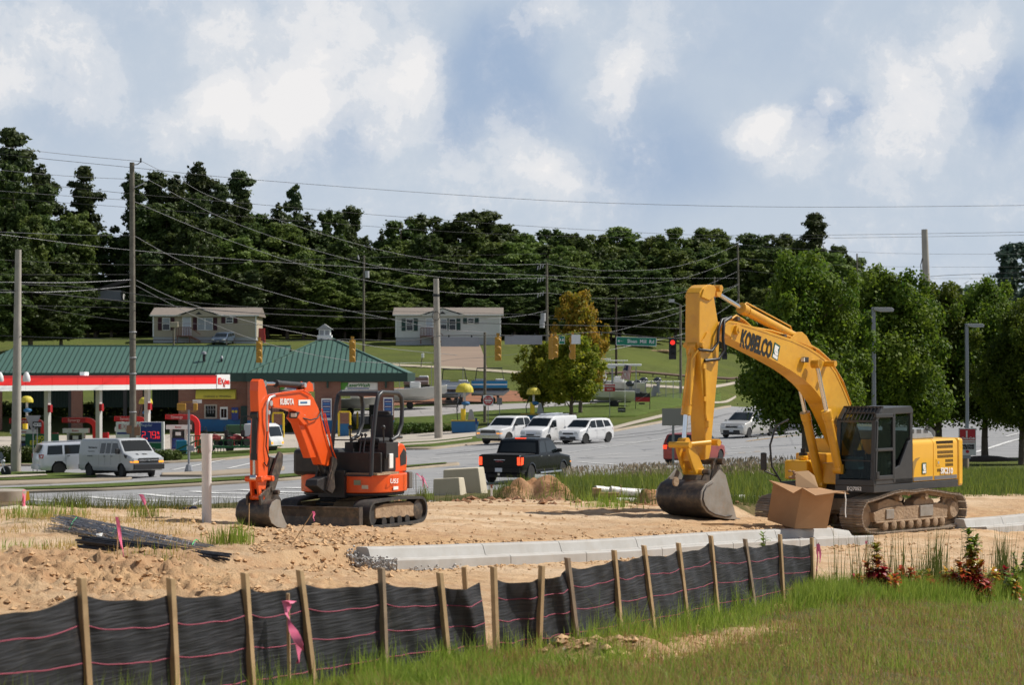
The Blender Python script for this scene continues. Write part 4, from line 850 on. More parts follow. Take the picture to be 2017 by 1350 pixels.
 loop+=[(.5,.56),(0,.57),(-.4,.555)]
 for i in range(13):a=math.pi/2+math.pi*i/12;loop.append((-.82+.25*math.cos(a),.29+.25*math.sin(a)))
 loop+=[(-.6,.025),(.8,.025)]
 for sg in(1,-1):
  yb=sg*.79;o=MB();n=len(loop);vs=[]
  Lp=loop;cxx=.06;czz=.28
  for(x,z)in Lp:
   dx_,dz_=x-(max(min(x,.95),-.82)),z-.28;l_=math.hypot(dx_,dz_)or 1;ix,iz=x-dx_/l_*.05,z-dz_/l_*.05
   vs+=[(x,yb-.19,z),(x,yb+.19,z),(ix,yb-.19,iz),(ix,yb+.19,iz)]
  fs=[]
  for i in range(n):
   j=(i+1)%n;a,c=4*i,4*j;fs+=[(a,a+1,c+1,c),(a+2,c+2,c+3,a+3),(a,c,c+2,a+2),(a+1,a+3,c+3,c+1)]
  o.add(vs,fs);tr=o.build('rubber_track',M_rubber,ug,40)
  lug=MB();dd=[0];Q=[Vector((x,0,z))for x,z in Lp]+[Vector((Lp[0][0],0,Lp[0][1]))]
  for a,c in zip(Q,Q[1:]):dd.append(dd[-1]+(c-a).length)
  for k in range(56):
   s_=dd[-1]*(k+.5)/56;i=max(j for j in range(len(dd))if dd[j]<=s_);i=min(i,len(Q)-2);p=Q[i].lerp(Q[i+1],(s_-dd[i])/(dd[i+1]-dd[i]));d=(Q[i+1]-Q[i]).normalized();nr=Vector((d.z,0,-d.x))
   Mx=Matrix(((d.x,0,nr.x),(0,-1,0),(d.z,0,nr.z)));lug.box(p+nr*.012,(.05,.37,.03),Mx)
  lug.build('track_lugs',M_rubber,tr,kind='stuff')
  o=MB();o.prism([(.85,.2),(.85,.4),(.5,.46),(-.5,.46),(-.72,.38),(-.72,.16)],yb-.1,yb+.12 if sg>0 else yb+.1);o.build('track_frame',M_mud,tr,bevel=.02)
  for x in(.55,.25,-.05,-.35):o=MB();o.lathe([(.001,-.14),(.09,-.14),(.09,.14),(.001,.14)],14,(x,yb,.12),'y');o.build('track_roller',M_blk,tr,40)
  o=MB();o.lathe([(.001,-.13),(.10,-.13),(.20,-.1),(.20,.1),(.10,.13),(.001,.13)],20,(-.82,yb+.02*sg,.29),'y');o.build('drive_sprocket',M_steel,tr,40)
  o=MB();o.lathe([(.001,-.1),(.2,-.1),(.2,.1),(.001,.1)],20,(.95,yb,.28),'y');o.build('idler_wheel',M_blk,tr,40)
 b=MB();prof=[(1.52,.02),(1.60,.03),(1.56,.12),(1.545,.25),(1.57,.38),(1.60,.44),(1.50,.44),(1.46,.25)];b.prism(prof,-.98,.98);bl=b.build('dozer_blade',M_steel,ug,bevel=.006)
 for s_ in(-.98,.98):b=MB();b.box((1.54,s_,.23),(.13,.025,.44));b.build('blade_end_plate',M_steel,bl)
 b=MB()
 for s_ in(-.35,.35):b.beam((1.48,s_,.25),(.45,s_,.35),.1,.14)
 b.build('blade_arm',M_steel,bl,bevel=.02)
 return root
excavator();mini_excavator()
# ------ things on the site
M_kerbnew=mat('fresh_concrete',(.46,.45,.43),.85,c2=(.38,.36,.33),vs=1.6,dirt=.25,dirtc=(.42,.30,.19),bump=.06,bs=25)
M_gravel=mat('crushed_stone',(.50,.49,.47),.95,c2=(.38,.37,.36),vs=9,bump=.3,bs=30)
M_wood=mat('pine_stake',(.56,.38,.20),.8,c2=(.40,.26,.13),vs=6,dirt=.2,dirtc=(.2,.14,.09),bump=.05)
M_wood_g=mat('weathered_stake',(.36,.26,.17),.85,c2=(.25,.18,.12),vs=6)
M_pink=mat('pink_ribbon',(.85,.10,.24),.5,c2=(.80,.22,.34),vs=9);M_pvc=mat('white_plastic_pipe',(.86,.84,.82),.4,c2=(.78,.75,.72),vs=2,dirt=.05)
M_beige=mat('cast_concrete_beige',(.58,.52,.40),.8,c2=(.50,.44,.33),vs=1.5,dirt=.15);M_card=mat('brown_cardboard',(.44,.25,.125),.85,c2=(.38,.21,.10),vs=2)
M_card_e=mat('cardboard_edge',(.55,.36,.20),.9)
def uline(px):
 k=(px-CX)/F;return(k*CA[1]-CA[0])/(CD[0]-k*CD[1])
def kerb(us,label,end0=False,base_off=0):
 p0=CA+CD*us[0];root=empty('concrete_kerb',(p0[0],p0[1],gz(*p0)),0,label,'kerb','new concrete kerbs along the dirt drive');o0=Vector(root.location)
 for i,(a,c)in enumerate(zip(us,us[1:])):
  c2=c-.02;n=max(2,int((c2-a)/.8)+1);b=MB();rows=[]
  for k in range(n+1):
   u=a+(c2-a)*k/n;P0=CA+CD*u;hz=gz(*P0)+base_off;t=1.0
   if end0 is False and i==len(us)-2 and us is usL:t=1-.45*k/n
   prof=[(-.78,-.25),(-.78,.11),(-.75,.135),(-.30,.105),(-.25,.12),(-.20,.10+.17*t),(-.17,.115+.18*t),(.03,.12+.18*t),(.05,.10+.18*t),(.05,-.25)]
   rows.append([Vector((P0[0]+CN[0]*v,P0[1]+CN[1]*v,hz+z))-o0 for v,z in prof])
  m_=len(rows[0]);vs=[p for r_ in rows for p in r_];fs=[]
  for k in range(n):
   for j in range(m_):j2=(j+1)%m_;fs.append((k*m_+j,k*m_+j2,(k+1)*m_+j2,(k+1)*m_+j))
  fs+=[tuple(range(m_-1,-1,-1)),tuple(range(n*m_,(n+1)*m_))]
  b.add(vs,fs);b.build('kerb_segment',M_kerbnew,root,30)
 return root
usL=[uline(p)for p in(706,933,1084,1235,1377,1510,1622,1658)];usR=[uline(p)for p in(1884,1958,2060,2190,2330)]
kr=kerb(usL,'long pale concrete kerb and gutter between the fence and the two excavators');kerb(usR,'short stretch of pale concrete kerb behind the yellow excavator, at the right edge')
b=MB();p0=CA+CD*(usL[0]-.1)
for k in range(300):
 u=usL[0]-.28+abs(rnd.gauss(0,.22))*.9;v=rnd.uniform(-.85,.05);q=CA+CD*u+CN*v;t=max(0,1-(usL[0]+.05-u)/.6)if u<usL[0]else(1 if rnd.random()<.3 else 0)
 if u>usL[0]+.02:v=-.80-abs(rnd.gauss(0,.05));q=CA+CD*(u+rnd.random()*1.6)+CN*v
 s_=rnd.uniform(.015,.034);z=h1(*q)+rnd.uniform(0,.28 if u<usL[0]else.06)*t;b.box((q[0],q[1],z),(s_,s_,s_),Matrix.Rotation(rnd.random()*3,3,Vector((rnd.random(),rnd.random(),.3)).normalized()))
tag(b.build('gravel',M_gravel),kind='stuff')
def fabric_mat():
 m,nt,b=new_mat('black_silt_fabric');N=nt.nodes;L=nt.links;uv=N.new('ShaderNodeAttribute');uv.attribute_name='fz'
 b.inputs['Base Color'].default_value=(.014,.014,.016,1);b.inputs['Roughness'].default_value=.5;b.inputs['Specular IOR Level'].default_value=.35
 geo=N.new('ShaderNodeNewGeometry');mp=N.new('ShaderNodeMapping');mp.inputs['Scale'].default_value=(2.2,2.2,60);L.new(geo.outputs['Position'],mp.inputs[0])
 n=N.new('ShaderNodeTexNoise');n.inputs['Scale'].default_value=1;n.inputs['Detail'].default_value=5;L.new(mp.outputs[0],n.inputs['Vector'])
 mx=N.new('ShaderNodeMixRGB');mr=N.new('ShaderNodeMapRange');mr.inputs[1].default_value=.45;mr.inputs[2].default_value=.75;L.new(n.outputs[0],mr.inputs[0]);L.new(mr.outputs[0],mx.inputs[0]);mx.inputs[1].default_value=(.012,.012,.014,1);mx.inputs[2].default_value=(.055,.055,.06,1)
 n2=N.new('ShaderNodeTexNoise');n2.inputs['Scale'].default_value=2.5;n2.inputs['Detail'].default_value=8;n2.inputs['Roughness'].default_value=.75;L.new(geo.outputs['Position'],n2.inputs['Vector'])
 mr2=N.new('ShaderNodeMapRange');mr2.inputs[1].default_value=.58;mr2.inputs[2].default_value=.8;mr2.inputs[4].default_value=.55;L.new(n2.outputs[0],mr2.inputs[0])
 mx2=N.new('ShaderNodeMixRGB');L.new(mr2.outputs[0],mx2.inputs[0]);L.new(mx.outputs[0],mx2.inputs[1]);mx2.inputs[2].default_value=(.13,.10,.075,1)
 L.new(mx2.outputs[0],b.inputs['Base Color'])
 bp=N.new('ShaderNodeBump');bp.inputs['Strength'].default_value=.8;bp.inputs['Distance'].default_value=.012;L.new(n.outputs[0],bp.inputs['Height']);L.new(bp.outputs[0],b.inputs['Normal'])
 tr=N.new('ShaderNodeBsdfTranslucent');tr.inputs[0].default_value=(.10,.10,.11,1);ms=N.new('ShaderNodeMixShader');ms.inputs[0].default_value=.18
 L.new(b.outputs[0],ms.inputs[1]);L.new(tr.outputs[0],ms.inputs[2]);L.new(ms.outputs[0],N['Material Output'].inputs[0])
 return m
M_fab=fabric_mat();M_thread=mat('red_thread',(.34,.05,.09),.7)
ST=[(-60,1175,-40,14.6),(161,1137,180,16.3),(335,1139,350,17.4),(480,1129,500,18.6),(590,1122,622,19.6),(750,1118,759,20.8),(864,1128,884,21.9),(943,1112,962,22.6),(970,1117,977,22.8),(1065,1114,1058,23.6),(1115,1099,1139,24.5),(1207,1084,1224,26),(1266,1075,1290,27.2),(1334,1070,1356,28.7),(1397,1055,1414,30.2),(1465,1062,1488,31.8),(1534,1053,1542,33.5),(1597,1060,1600,35.2)]
def silt_fence(idx,label,no_stake=()):
 a0=ST[idx[0]];g0=Vector((PX(a0[0],a0[3]),a0[3],gz(PX(a0[0],a0[3]),a0[3])));root=empty('silt_fence',g0,0,label,'fence','black silt fences along the drive')
 posts=[]
 for i in idx:
  tx,ty,bx,Y=ST[i];X0=PX(bx,Y);base=Vector((X0,Y,h1(X0,Y)-.02));top=P(tx,ty,Y-rnd.uniform(-.03,.06));yb=735+(CZ-base.z)*F/Y
  full=(yb-ty)*Y/F
  topx=tx+(bx-tx)*0.0;top=Vector((PX(tx,Y),top.y,CZ-(ty-YH)*Y/F));posts.append((base,top))
 ang=math.atan2(CD[1],CD[0])
 for n_,(i,(bs,tp))in enumerate(zip(idx,posts)):
  if i in no_stake:continue
  b=MB();d=tp-bs;w=.043 if i>10 else.046;t_=rnd.uniform(-.25,.25);
  ax=Vector((math.cos(-.72+t_*.5),math.sin(-.72+t_*.5),0));ay=Vector((-ax.y,ax.x,0));off=Vector((.01,-.05,0))
  q=[]
  for p,k in((bs-Vector((0,0,.1)),1),(tp,1)):
   for sx,sy in((-1,-1),(1,-1),(1,1),(-1,1)):q.append(p+off+ax*sx*w/2*1.15+ay*sy*w/2-g0)
  q[4]+=Vector((0,0,.006));b.hexa(q);b.build('stake',M_wood if(i%5)else M_wood_g,root,bevel=.003)
 for k in range(len(posts)-1):
  (b0,t0),(b1,t1)=posts[k],posts[k+1];i=idx[k]
  ns,nt_=22,14;X=np.zeros((nt_,ns));Y=X.copy();Z=X.copy();rows=[]
  ph=rnd.random()*10;bulge=rnd.uniform(-.05,.06);loose=1 if i in(6,8,9)else 0
  drop=.10 if i>9 else.12
  if i in(6,):drop=.12
  for r_ in range(nt_):
   t=r_/(nt_-1)
   row=[]
   for c in range(ns):
    s_=c/(ns-1)
    L0=b0.lerp(t0-(t0-b0).normalized()*drop,t);L1=b1.lerp(t1-(t1-b1).normalized()*(drop if i!=6 else.18),t)
    p=L0.lerp(L1,s_);sag=-.045*math.sin(math.pi*s_)*t
    nx=math.sin(math.pi*s_)**.7*(bulge+.10*loose*math.sin(s_*7+t*5+ph))+.018*math.sin(s_*9+t*9+ph)+.012*math.sin(s_*23+ph*2+t*4)
    p=p+Vector((-.25,1,0))*nx+Vector((0,0,sag+.008*math.sin(s_*11+ph)*t))
    if t<.05:p.z=min(p.z,h1(p.x,p.y))-.03
    row.append(p-g0)
   rows.append(row)
  b=MB();vs=[p for r_ in rows for p in r_];fs=[(r_*ns+c,r_*ns+c+1,(r_+1)*ns+c+1,(r_+1)*ns+c)for r_ in range(nt_-1)for c in range(ns-1)]
  b.add(vs,fs);pn=b.build('fabric_panel',M_fab,root,180)
  for t in(.225,.50,.775):
   f=t*(nt_-1);r0=int(f);fr_=f-r0;b=MB();w=.0036
   pts=[rows[r0][c].lerp(rows[r0+1][c],fr_)+Vector((.0,-.006,0))for c in range(ns)]
   b.tube(pts,w,4,caps=False);b.build('thread',M_thread,pn)
 return root
silt_fence(list(range(0,8)),'black silt fence on wooden stakes, the nearer run at bottom left up to the gap',(7,))
silt_fence(list(range(8,18)),'black silt fence on wooden stakes, the farther run receding to the right from the gap')
b=MB();q=P(914,1117,23.3);g_=h1(q.x,q.y);b.beam((q.x+.05,q.y+.2,g_),q,.045,.04);tag(b.build('loose_stake',M_wood),'short leaning wooden stake behind the fabric at the gap in the fence','stake')
def ribbon(pts,w,parent,o):
 b=MB();n=len(pts);vs=[]
 for i,p in enumerate(pts):
  a=i*1.1;vs+=[Vector(p)-o+Vector((-w/2*math.cos(a*.6),0,0)),Vector(p)-o+Vector((w/2*math.cos(a*.6),w*.4*math.sin(a),0))]
 b.add(vs,[(2*i,2*i+1,2*i+3,2*i+2)for i in range(n-1)])
 return b.build('ribbon',M_pink,parent,180)
def survey(base,top,label,Y=None,w=.035,ribs=(),m=M_wood,group='survey stakes with pink ribbon'):
 g=GN(*base)if Y is None else P(base[0],base[1],Y);t=P(top[0],top[1],g.y)
 root=empty('survey_stake',g,0,label,'stake',group if ribs else None);b=MB();b.beam(Vector((0,0,-.08)),t-g,w*.45,w,(0,1,0));b.build('lath',m,root)
 for r_ in ribs:ribbon([P(x,y,g.y-.03-.02*i)for i,(x,y)in enumerate(r_)],w*1.5,root,g)
survey((570,1352),(567,1170),'wooden survey stake with knotted pink ribbon, in front of the black fence',18.9,.05,[[(564,1184),(566,1196),(564,1210),(570,1228),(578,1243),(584,1256),(590,1270),(598,1284)],[(562,1184),(576,1186),(574,1190)],[(584,1256),(590,1272),(588,1290),(586,1308)]])
survey((231,1107),(232,1019),'wooden survey stake with long pink ribbon, standing before the rebar bundle',None,.03,[[(230,1019),(233,1040),(235,1062),(238,1080)],[(232,1025),(236,1050),(240,1075),(243,1098)]])
survey((300,1021),(279,976),'leaning survey stake with pink top, by the road left of the white pipe',None,.04,[[(277,974),(281,984),(285,996)],[(279,975),(284,985),(287,993)]])
survey((490,1046),(491,992),'plain thin wooden stake in front of the orange excavator bucket',None,.03)
survey((569,1073),(616,1010),'sharply leaning stake with a pink ribbon end, before the dozer blade',None,.03,[[(617,1008),(619,1014),(617,1020),(619,1028)]])
survey((820,983),(819,934),'brown stake with pink ribbon, left of the pair beside the concrete blocks',None,.035,[[(820,933),(826,938),(830,943),(829,948)]],M_wood_g)
survey((842,984),(831,936),'leaning stake with pink and white ribbon, right of the pair beside the concrete blocks',None,.035,[[(830,938),(835,944),(840,955),(843,962)],[(833,944),(834,952),(832,960)]])
survey((1606,1160),(1612,1070),'dark stake wrapped in pink ribbon at the far end of the black fence',None,.03,[[(1611,1072),(1610,1088),(1611,1104),(1608,1126)],[(1612,1073),(1616,1092),(1615,1110)]],M_wood_g)
survey((1225,1001),(1223,956),'bare wooden stake between the white pipes and the excavator bucket',None,.035)
survey((1704,1108),(1708,1067),'orange-tipped stake behind the red-leaved plants',None,.035,[[(1707,1066),(1706,1072)]])
g=GN(968,987);root=empty('riser_pipe',g,0,'thin white riser pipe with rusty valve beside the larger concrete block','pipe');b=MB();b.cyl((0,0,0),(0,0,.30),.022,n=8);b.build('pipe',M_pvc,root);b=MB();b.box((0,0,.33),(.05,.05,.06));b.box((0,0,.37),(.10,.03,.02));b.build('valve',mat('rust',(.3,.12,.07),.8),root)
g=GN(407,1030);root=empty('upright_pipe',g,0,'tall white plastic pipe standing upright in the dirt','pipe')
b=MB();b.lathe([(.080,-.1),(.088,0),(.088,1.24),(.096,1.28)],24);b.build('pipe',M_pvc,root,40)
b=MB();b.lathe([(.096,1.28),(.102,1.30),(.102,1.60),(.094,1.60),(.094,1.3)],24);b.build('bell_end',M_pvc,root,40)
def block(c,y0,depth,label):
 (tl,tr,br,bl,et,eb)=c
 g=P(*bl,y0);o=g
 f=[P(*bl,y0),P(*br,y0),P(*tr,y0),P(*tl,y0)];k=Vector((.0,depth,0));bt=[P(*eb,y0+depth*.6)]
 e1=P(*et,y0+depth*.85);e0=P(*eb,y0+depth*.85)
 root=empty('concrete_block',g,0,label,'concrete block','cast concrete blocks beside the road');b=MB()
 back=[f[0]+(e0-f[1]),e0,e1,f[3]+(e1-f[2])]
 b.add([p-o for p in f+back],[(0,1,2,3),(1,5,6,2),(5,4,7,6),(4,0,3,7),(3,2,6,7),(0,4,5,1)]);b.build('body',M_beige,root,bevel=.025)
 b=MB();q=(f[1]+e0)/2-o;b.box((q.x+.08,q.y,q.z+.04),(.26,abs(e0.y-f[1].y)+.06,.12));b.build('foot',M_beige,root,bevel=.01)
block([(853.5,944),(904,941),(907.5,983),(852.4,984),(914,941),(921,983)],66.0,.75,'smaller cream concrete block standing in front of the larger one')
block([(873,926),(942,922),(950,984),(872,985),(953,920),(963,983)],67.6,.8,'larger cream concrete block behind the smaller one')
o=P(1564,1042,50.6);root=empty('cardboard_box',o,0,'large open brown cardboard box with bent flaps beside the yellow excavator','box')
A_,B_,C_=P(1564,1042,50.6),P(1629,1041,50.95),P(1512,1025,51.25);A2,B2,C2=P(1580,962,50.5),P(1643,972,50.8),P(1523,954,51.2);D_=B_+(C_-A_);D2=B2+(C2-A2)
def sheet(pts,t,name,m=M_card,par=root):
 pts=[Vector(p)-o for p in pts];n=(pts[1]-pts[0]).cross(pts[2]-pts[0]).normalized()*t/2;k=len(pts);b=MB()
 b.add([p-n for p in pts]+[p+n for p in pts],[tuple(range(k-1,-1,-1)),tuple(range(k,2*k))]+[(i,(i+1)%k,(i+1)%k+k,i+k)for i in range(k)]);return b.build(name,m,par)
sheet([A_,B_,B2,A2],.012,'side');sheet([C_,A_,A2,C2],.012,'side');sheet([B_,D_,D2,B2],.012,'side');sheet([D_,C_,C2,D2],.012,'side');sheet([A_,B_,D_,C_],.012,'base')
sheet([A2,B2,P(1671,968,50.1),P(1606,977,49.9)],.012,'flap');sheet([C2,A2,P(1562,972,50.2),P(1515,947,50.9)],.012,'flap');sheet([B2,D2,D2+Vector((.3,.2,.02)),B2+Vector((.33,.1,-.02))],.012,'flap')
sheet([P(1568,962,51.1),P(1612,962,51.2),P(1604,938,51.3),P(1592,928,51.3),P(1566,930,51.2)],.014,'torn_flap',M_card_e)
b=MB();b.tube([P(1664,968,50.2)-o,P(1666,985,50.2)-o,P(1665,1010,50.2)-o,P(1666,1020,50.2)-o],.012,4);b.build('tape_strip',M_print_w,root)
b=MB();q=P(1562,935,51.2)-o
for k in range(7):b.ball((q.x+rnd.uniform(-.09,.09),q.y+rnd.uniform(-.05,.05),q.z+rnd.uniform(-.09,.1)),rnd.uniform(.03,.06),6,sc=(1,1,.6))
b.build('crumpled_paper',mat('kraft_paper',(.32,.20,.12),.9),root)
for k,(x,y,l,a)in enumerate(((1402,1035,.42,.05),(1432,1035,.3,.1),(1458,1036,.35,-.1),(1478,1038,.3,-.3),(1495,1036,.25,.2))):
 g=GN(x,y);b=MB();b.box((0,0,.02),(l,.09,.04),a);t=b.build('timber_offcut',M_wood if k%2==0 else M_wood_g);t.location=g;tag(t,['leftmost short timber offcut','second pale timber offcut from the left','middle timber offcut','dark timber offcut','timber offcut nearest the box'][k]+' on the dirt before the big bucket','timber offcut','timber offcuts between bucket and box')
def pipe(a,c,r,name,label,grp='white plastic pipes lying in the grass'):
 o=Vector(a);root=empty(name,o,0,label,'pipe',grp);d=(Vector(c)-o);L_=d.length;q=d.to_track_quat('Z','Y').to_matrix()
 b=MB();t=MB();t.lathe([(r,0),(r,L_),(r*.88,L_),(r*.88,0),(r,0)],20);b.merge(t,q.to_4x4());b.build('pipe',M_pvc,root,40)
 b=MB();t=MB();t.lathe([(r*1.13,0),(r*1.13,.22),(r,.27),(r*.9,.27),(r*.9,.0),(r*1.13,0)],20);b.merge(t,Matrix.Translation(-d.normalized()*.05)@q.to_4x4());b.build('bell_end',M_pvc,root,40)
pipe(P(1176,966,60.3),P(1522,986,62.4),.095,'drain_pipe','long white pipe passing behind the big bucket, upper of the two')
pipe(P(1206,966.5,60.0),P(1300,978,60.4),.09,'drain_pipe','shorter white pipe whose open end rests on the timber block')
pipe(P(1176,988,59.6),P(1270,988,59.9),.085,'drain_pipe','lowest white pipe, half hidden in the grass below the timber block')
g=P(1190,990,59.6);root=empty('timber_crib',g,0,'stacked timber blocks holding up the white pipes','timber');b=MB();b.box((0,.1,.12),(.62,.3,.18));b.build('block',M_wood_g,root,bevel=.01);b=MB();b.box((-.18,.0,.28),(.22,.3,.14));b.build('block',M_wood,root,bevel=.01);b=MB();b.box((.12,-.12,.2),(.5,.14,.1));b.build('block',M_wood,root,bevel=.01)
M_rebar=mat('dark_rebar',(.04,.042,.05),.45,.6,c2=(.09,.085,.09),vs=5)
a=GN(163,1093);c=GN(452,1112);root=empty('rebar_bundle',a,0,'tied bundle of long black reinforcing bars lying on the dirt','steel bars',None)
for k in range(30):
 y_=rnd.uniform(-.12,.12);z_=.05+rnd.uniform(0,.20)*(1-abs(y_)*3);da=rnd.uniform(-.1,.1)
 q0=a+Vector((rnd.uniform(-.1,.15),y_,z_+.06));q1=c+Vector((rnd.uniform(-.35,.05),y_*1.2+rnd.uniform(-.03,.03),z_*.7));mid=(q0+q1)/2+Vector((0,rnd.uniform(-.02,.02),rnd.uniform(-.02,.03)))
 b=MB();b.tube([q0-a,mid-a,q1-a],.016,6);b.build('bar',M_rebar,root,40)
a=GN(108,1046);c=GN(395,1084);root=empty('wire_mesh_roll',a,0,'grey wire mesh spread flat above the black bars, green ties around it','wire mesh');b=MB()
for k in range(90):
 s_=k/89;y_=(s_-.2)*1.1;z_=.05+.17*math.sin(math.pi*s_)+rnd.uniform(-.03,.03)
 q0=a+Vector((rnd.uniform(-.12,.25),y_,z_));q1=c+Vector((rnd.uniform(-1.0,.2),y_*.35,z_*.30));m1=q0.lerp(q1,.35)+Vector((0,0,rnd.uniform(-.02,.06)));b.tube([q0-a,m1-a,q1-a],.0045,3,caps=False)
for k in range(26):
 t=k/26;q=[(a.lerp(c,t)+Vector((0,(s_-.2)*1.1*(1-.65*t),.05+(.17*math.sin(math.pi*s_))*(1-.7*t))))-a for s_ in(0,.25,.5,.75,1)];b.tube(q,.004,3,caps=False)
tag(b.build('wires',mat('galvanised_wire',(.20,.21,.24),.5,.4),root),kind='stuff')
for t in(.12,.42,.95):
 b=MB();q=[(a.lerp(c,t)+Vector((.06*s_,(s_-.2)*1.15*(1-.62*t),.065+(.18*math.sin(math.pi*s_))*(1-.65*t))))-a for s_ in(0,.25,.5,.75,1)];b.tube(q,.01,4);b.build('tie',mat('green_tie',(.05,.45,.14),.5),root)
for(x,y,lb)in((200,1082,'left crumpled scrap of white plastic on the black bars'),(337,1079,'right crumpled scrap of white plastic on the black bars')):
 g=GN(x,y+2);b=MB();pts=[(rnd.uniform(-.07,.07),rnd.uniform(-.05,.05),rnd.uniform(.0,.10))for _ in range(9)]
 b.add(pts,[(0,1,2),(2,3,4),(1,4,5),(5,6,7),(6,8,0),(3,7,8)]);t=b.build('plastic_scrap',M_print_w);t.location=g+Vector((0,-.1,.16));tag(t,lb,'litter','white plastic scraps')
g=GN(335,1016,40);
g=P(375,1016.5,51.5);b=MB();b.box((0,0,0),(.28,.12,.05));b.ball((.08,0,.03),.06,8,sc=(1.3,1,.5));t=b.build('dropped_glove',mat('navy_cloth',(.02,.03,.06),.9));t.location=(g.x,g.y,h1(g.x,g.y)+.03);tag(t,'small dark cloth lying on the dirt left of the white upright pipe','cloth')
g=P(5,1022,50.5);root=empty('manhole_riser',(g.x,g.y,h1(g.x,g.y)),0,'round concrete manhole riser at the left edge with pink paint','manhole');M_mh=mat('old_concrete',(.36,.32,.27),.9,c2=(.26,.23,.19),vs=3,dirt=.4)
b=MB();b.lathe([(.43,.16),(.48,.17),(.49,.38),(.46,.40),(.001,.40)],30);b.build('cover_ring',M_mh,root,40);b=MB();b.lathe([(.62,-.2),(.56,.02),(.42,.10),(.42,.16)],30);b.build('neck',M_beige,root,40)
b=MB();b.add([(.44*math.cos(t)*1.1,-.44*abs(math.sin(t))*1.1-.01,z)for t in(-.35,-.15,.05)for z in(.04,.40)],[(0,1,3,2),(2,3,5,4)]);b.build('pink_mark',M_pink,root)
b=MB();b.add([(.50,-.1,.16),(.60,-.15,.2),(.58,-.15,.38),(.52,-.1,.36)],[(0,1,2,3)]);b.build('yellow_flag',M_yel,root)
def blades(name,X,Y,Z,hgt,wid,m,lean=.35,vcol=None,bend=.5,seed=1,kind='stuff',parent=None,segs=2):
 r=np.random.RandomState(seed);n=len(X);a=r.rand(n)*2*np.pi;ln=np.abs(r.randn(n))*lean;b_=r.rand(n)*2*np.pi
 dx,dy=np.cos(a)*ln*hgt,np.sin(a)*ln*hgt;wx,wy=np.cos(b_)*wid/2,np.sin(b_)*wid/2
 def pt(t,s,wf):return np.stack([X+dx*t**(1+bend)+s*wx*wf,Y+dy*t**(1+bend)+s*wy*wf,Z+hgt*t*(1-.25*np.minimum(ln,1.2)*t)-.02*(t==0)],-1)
 V=np.stack([pt(0,-1,1),pt(0,1,1),pt(.5,-1,.8),pt(.5,1,.8),pt(1,0,0)],1).reshape(-1,3)
 i=np.arange(n)[:,None]*5;Fq=np.concatenate([i+0,i+1,i+3,i+2],1);Ft=np.concatenate([i+2,i+3,i+4],1)
 me=bpy.data.meshes.new(name);me.vertices.add(len(V));me.vertices.foreach_set('co',V.astype(np.float32).ravel())
 loops=np.concatenate([Fq,Ft],1).ravel();me.loops.add(len(loops));me.loops.foreach_set('vertex_index',loops.astype(np.int32))
 st=np.stack([np.arange(n)*7,np.arange(n)*7+4],1).ravel();tt=np.tile([4,3],n);me.polygons.add(2*n);me.polygons.foreach_set('loop_start',st.astype(np.int32));me.polygons.foreach_set('loop_total',tt.astype(np.int32))
 me.update(calc_edges=True);v=vcol if vcol is not None else r.rand(n);at=me.attributes.new('v','FLOAT','POINT');at.data.foreach_set('value',np.repeat(v,5).astype(np.float32))
 me.materials.append(m);o=bpy.data.objects.new(name,me);C.objects.link(o);o['kind']=kind
 if parent:o.parent=parent
 return o
M_gA=leaf_mat('grass_fresh',(.17,.27,.03),(.34,.40,.07),trans=.5);M_gB=leaf_mat('grass_dry',(.48,.30,.12),(.36,.26,.10),trans=.45);M_gC=leaf_mat('weeds',(.085,.125,.022),(.17,.19,.05),trans=.45)
M_seed=leaf_mat('seed_heads',(.22,.15,.10),(.34,.27,.20),trans=.3)
def scatter(n,px0,px1,yfun0,yfun1,seed,dens=None):
 r=np.random.RandomState(seed);px=r.uniform(px0,px1,n);a,c=yfun0(px),yfun1(px);u=r.rand(n);Y=np.sqrt(a*a+(c*c-a*a)*u);X=(px-CX)*Y/F
 if dens is not None:
  k=r.rand(n)<dens(X,Y,px);X,Y,px=X[k],Y[k],px[k]
 return X,Y,px
def dens_front(X,Y,px):
 yf=yfence(px);bare=np.exp(-((px-1380)/220)**2-((Y-(yf-4.0))/2.2)**2)*.95*(px>1100)+np.exp(-((px-1130)/120)**2-((Y-(yf-1.0))/1.2)**2)
 return np.clip(.35+1.3*(fbm(X*1.1,Y*1.1,4)-.3),.05,1)*(1-np.clip(bare,0,.97))
one=lambda v:(lambda px:np.full_like(px,v))
X,Y,px=scatter(260000,560,2250,one(15.5),lambda p:np.maximum(yfence(p)-.12,15.6),11,dens_front)
yf=yfence(px);dry=sstep(.42,.58,fbm(X*.8+9,Y*.8,4)+.42*sstep(-2,-8,Y-yf)-.06);tuft=fbm(X*3.1,Y*3.1,3);hs=(.35+1.5*np.clip((tuft-.35)*2.2,0,1))*(.05+.16*np.random.RandomState(2).rand(len(X))**2)*(1+.9*sstep(-3.5,-.5,Y-yf)*(px>1150))
Z=Hn(X,Y);k=np.random.RandomState(4).rand(len(X))<dry*.62
blades('grass',X[~k],Y[~k],Z[~k],hs[~k],.0065,M_gA,.5,seed=3);blades('dry_grass',X[k],Y[k],Z[k],hs[k]*.8,.007,M_gB,.8,seed=5)
X,Y,px=scatter(9000,-40,1600,lambda p:yfence(p)-1.1,lambda p:yfence(p)-.08,21,lambda X,Y,p:np.clip((fbm(X*2.6,Y*2.6,3)-.47)*6,0,1)*.5)
blades('tall_grass',X,Y,Hn(X,Y),.12+.33*np.random.RandomState(8).rand(len(X))**1.6,.007,M_gA,.25,seed=9)
X,Y,px=scatter(60000,1560,2250,lambda p:yfence(p)-2.5,lambda p:yfence(p)+1.2,31,lambda X,Y,p:np.clip(.5+1.6*(fbm(X*1.6,Y*1.6,3)-.45),0,1))
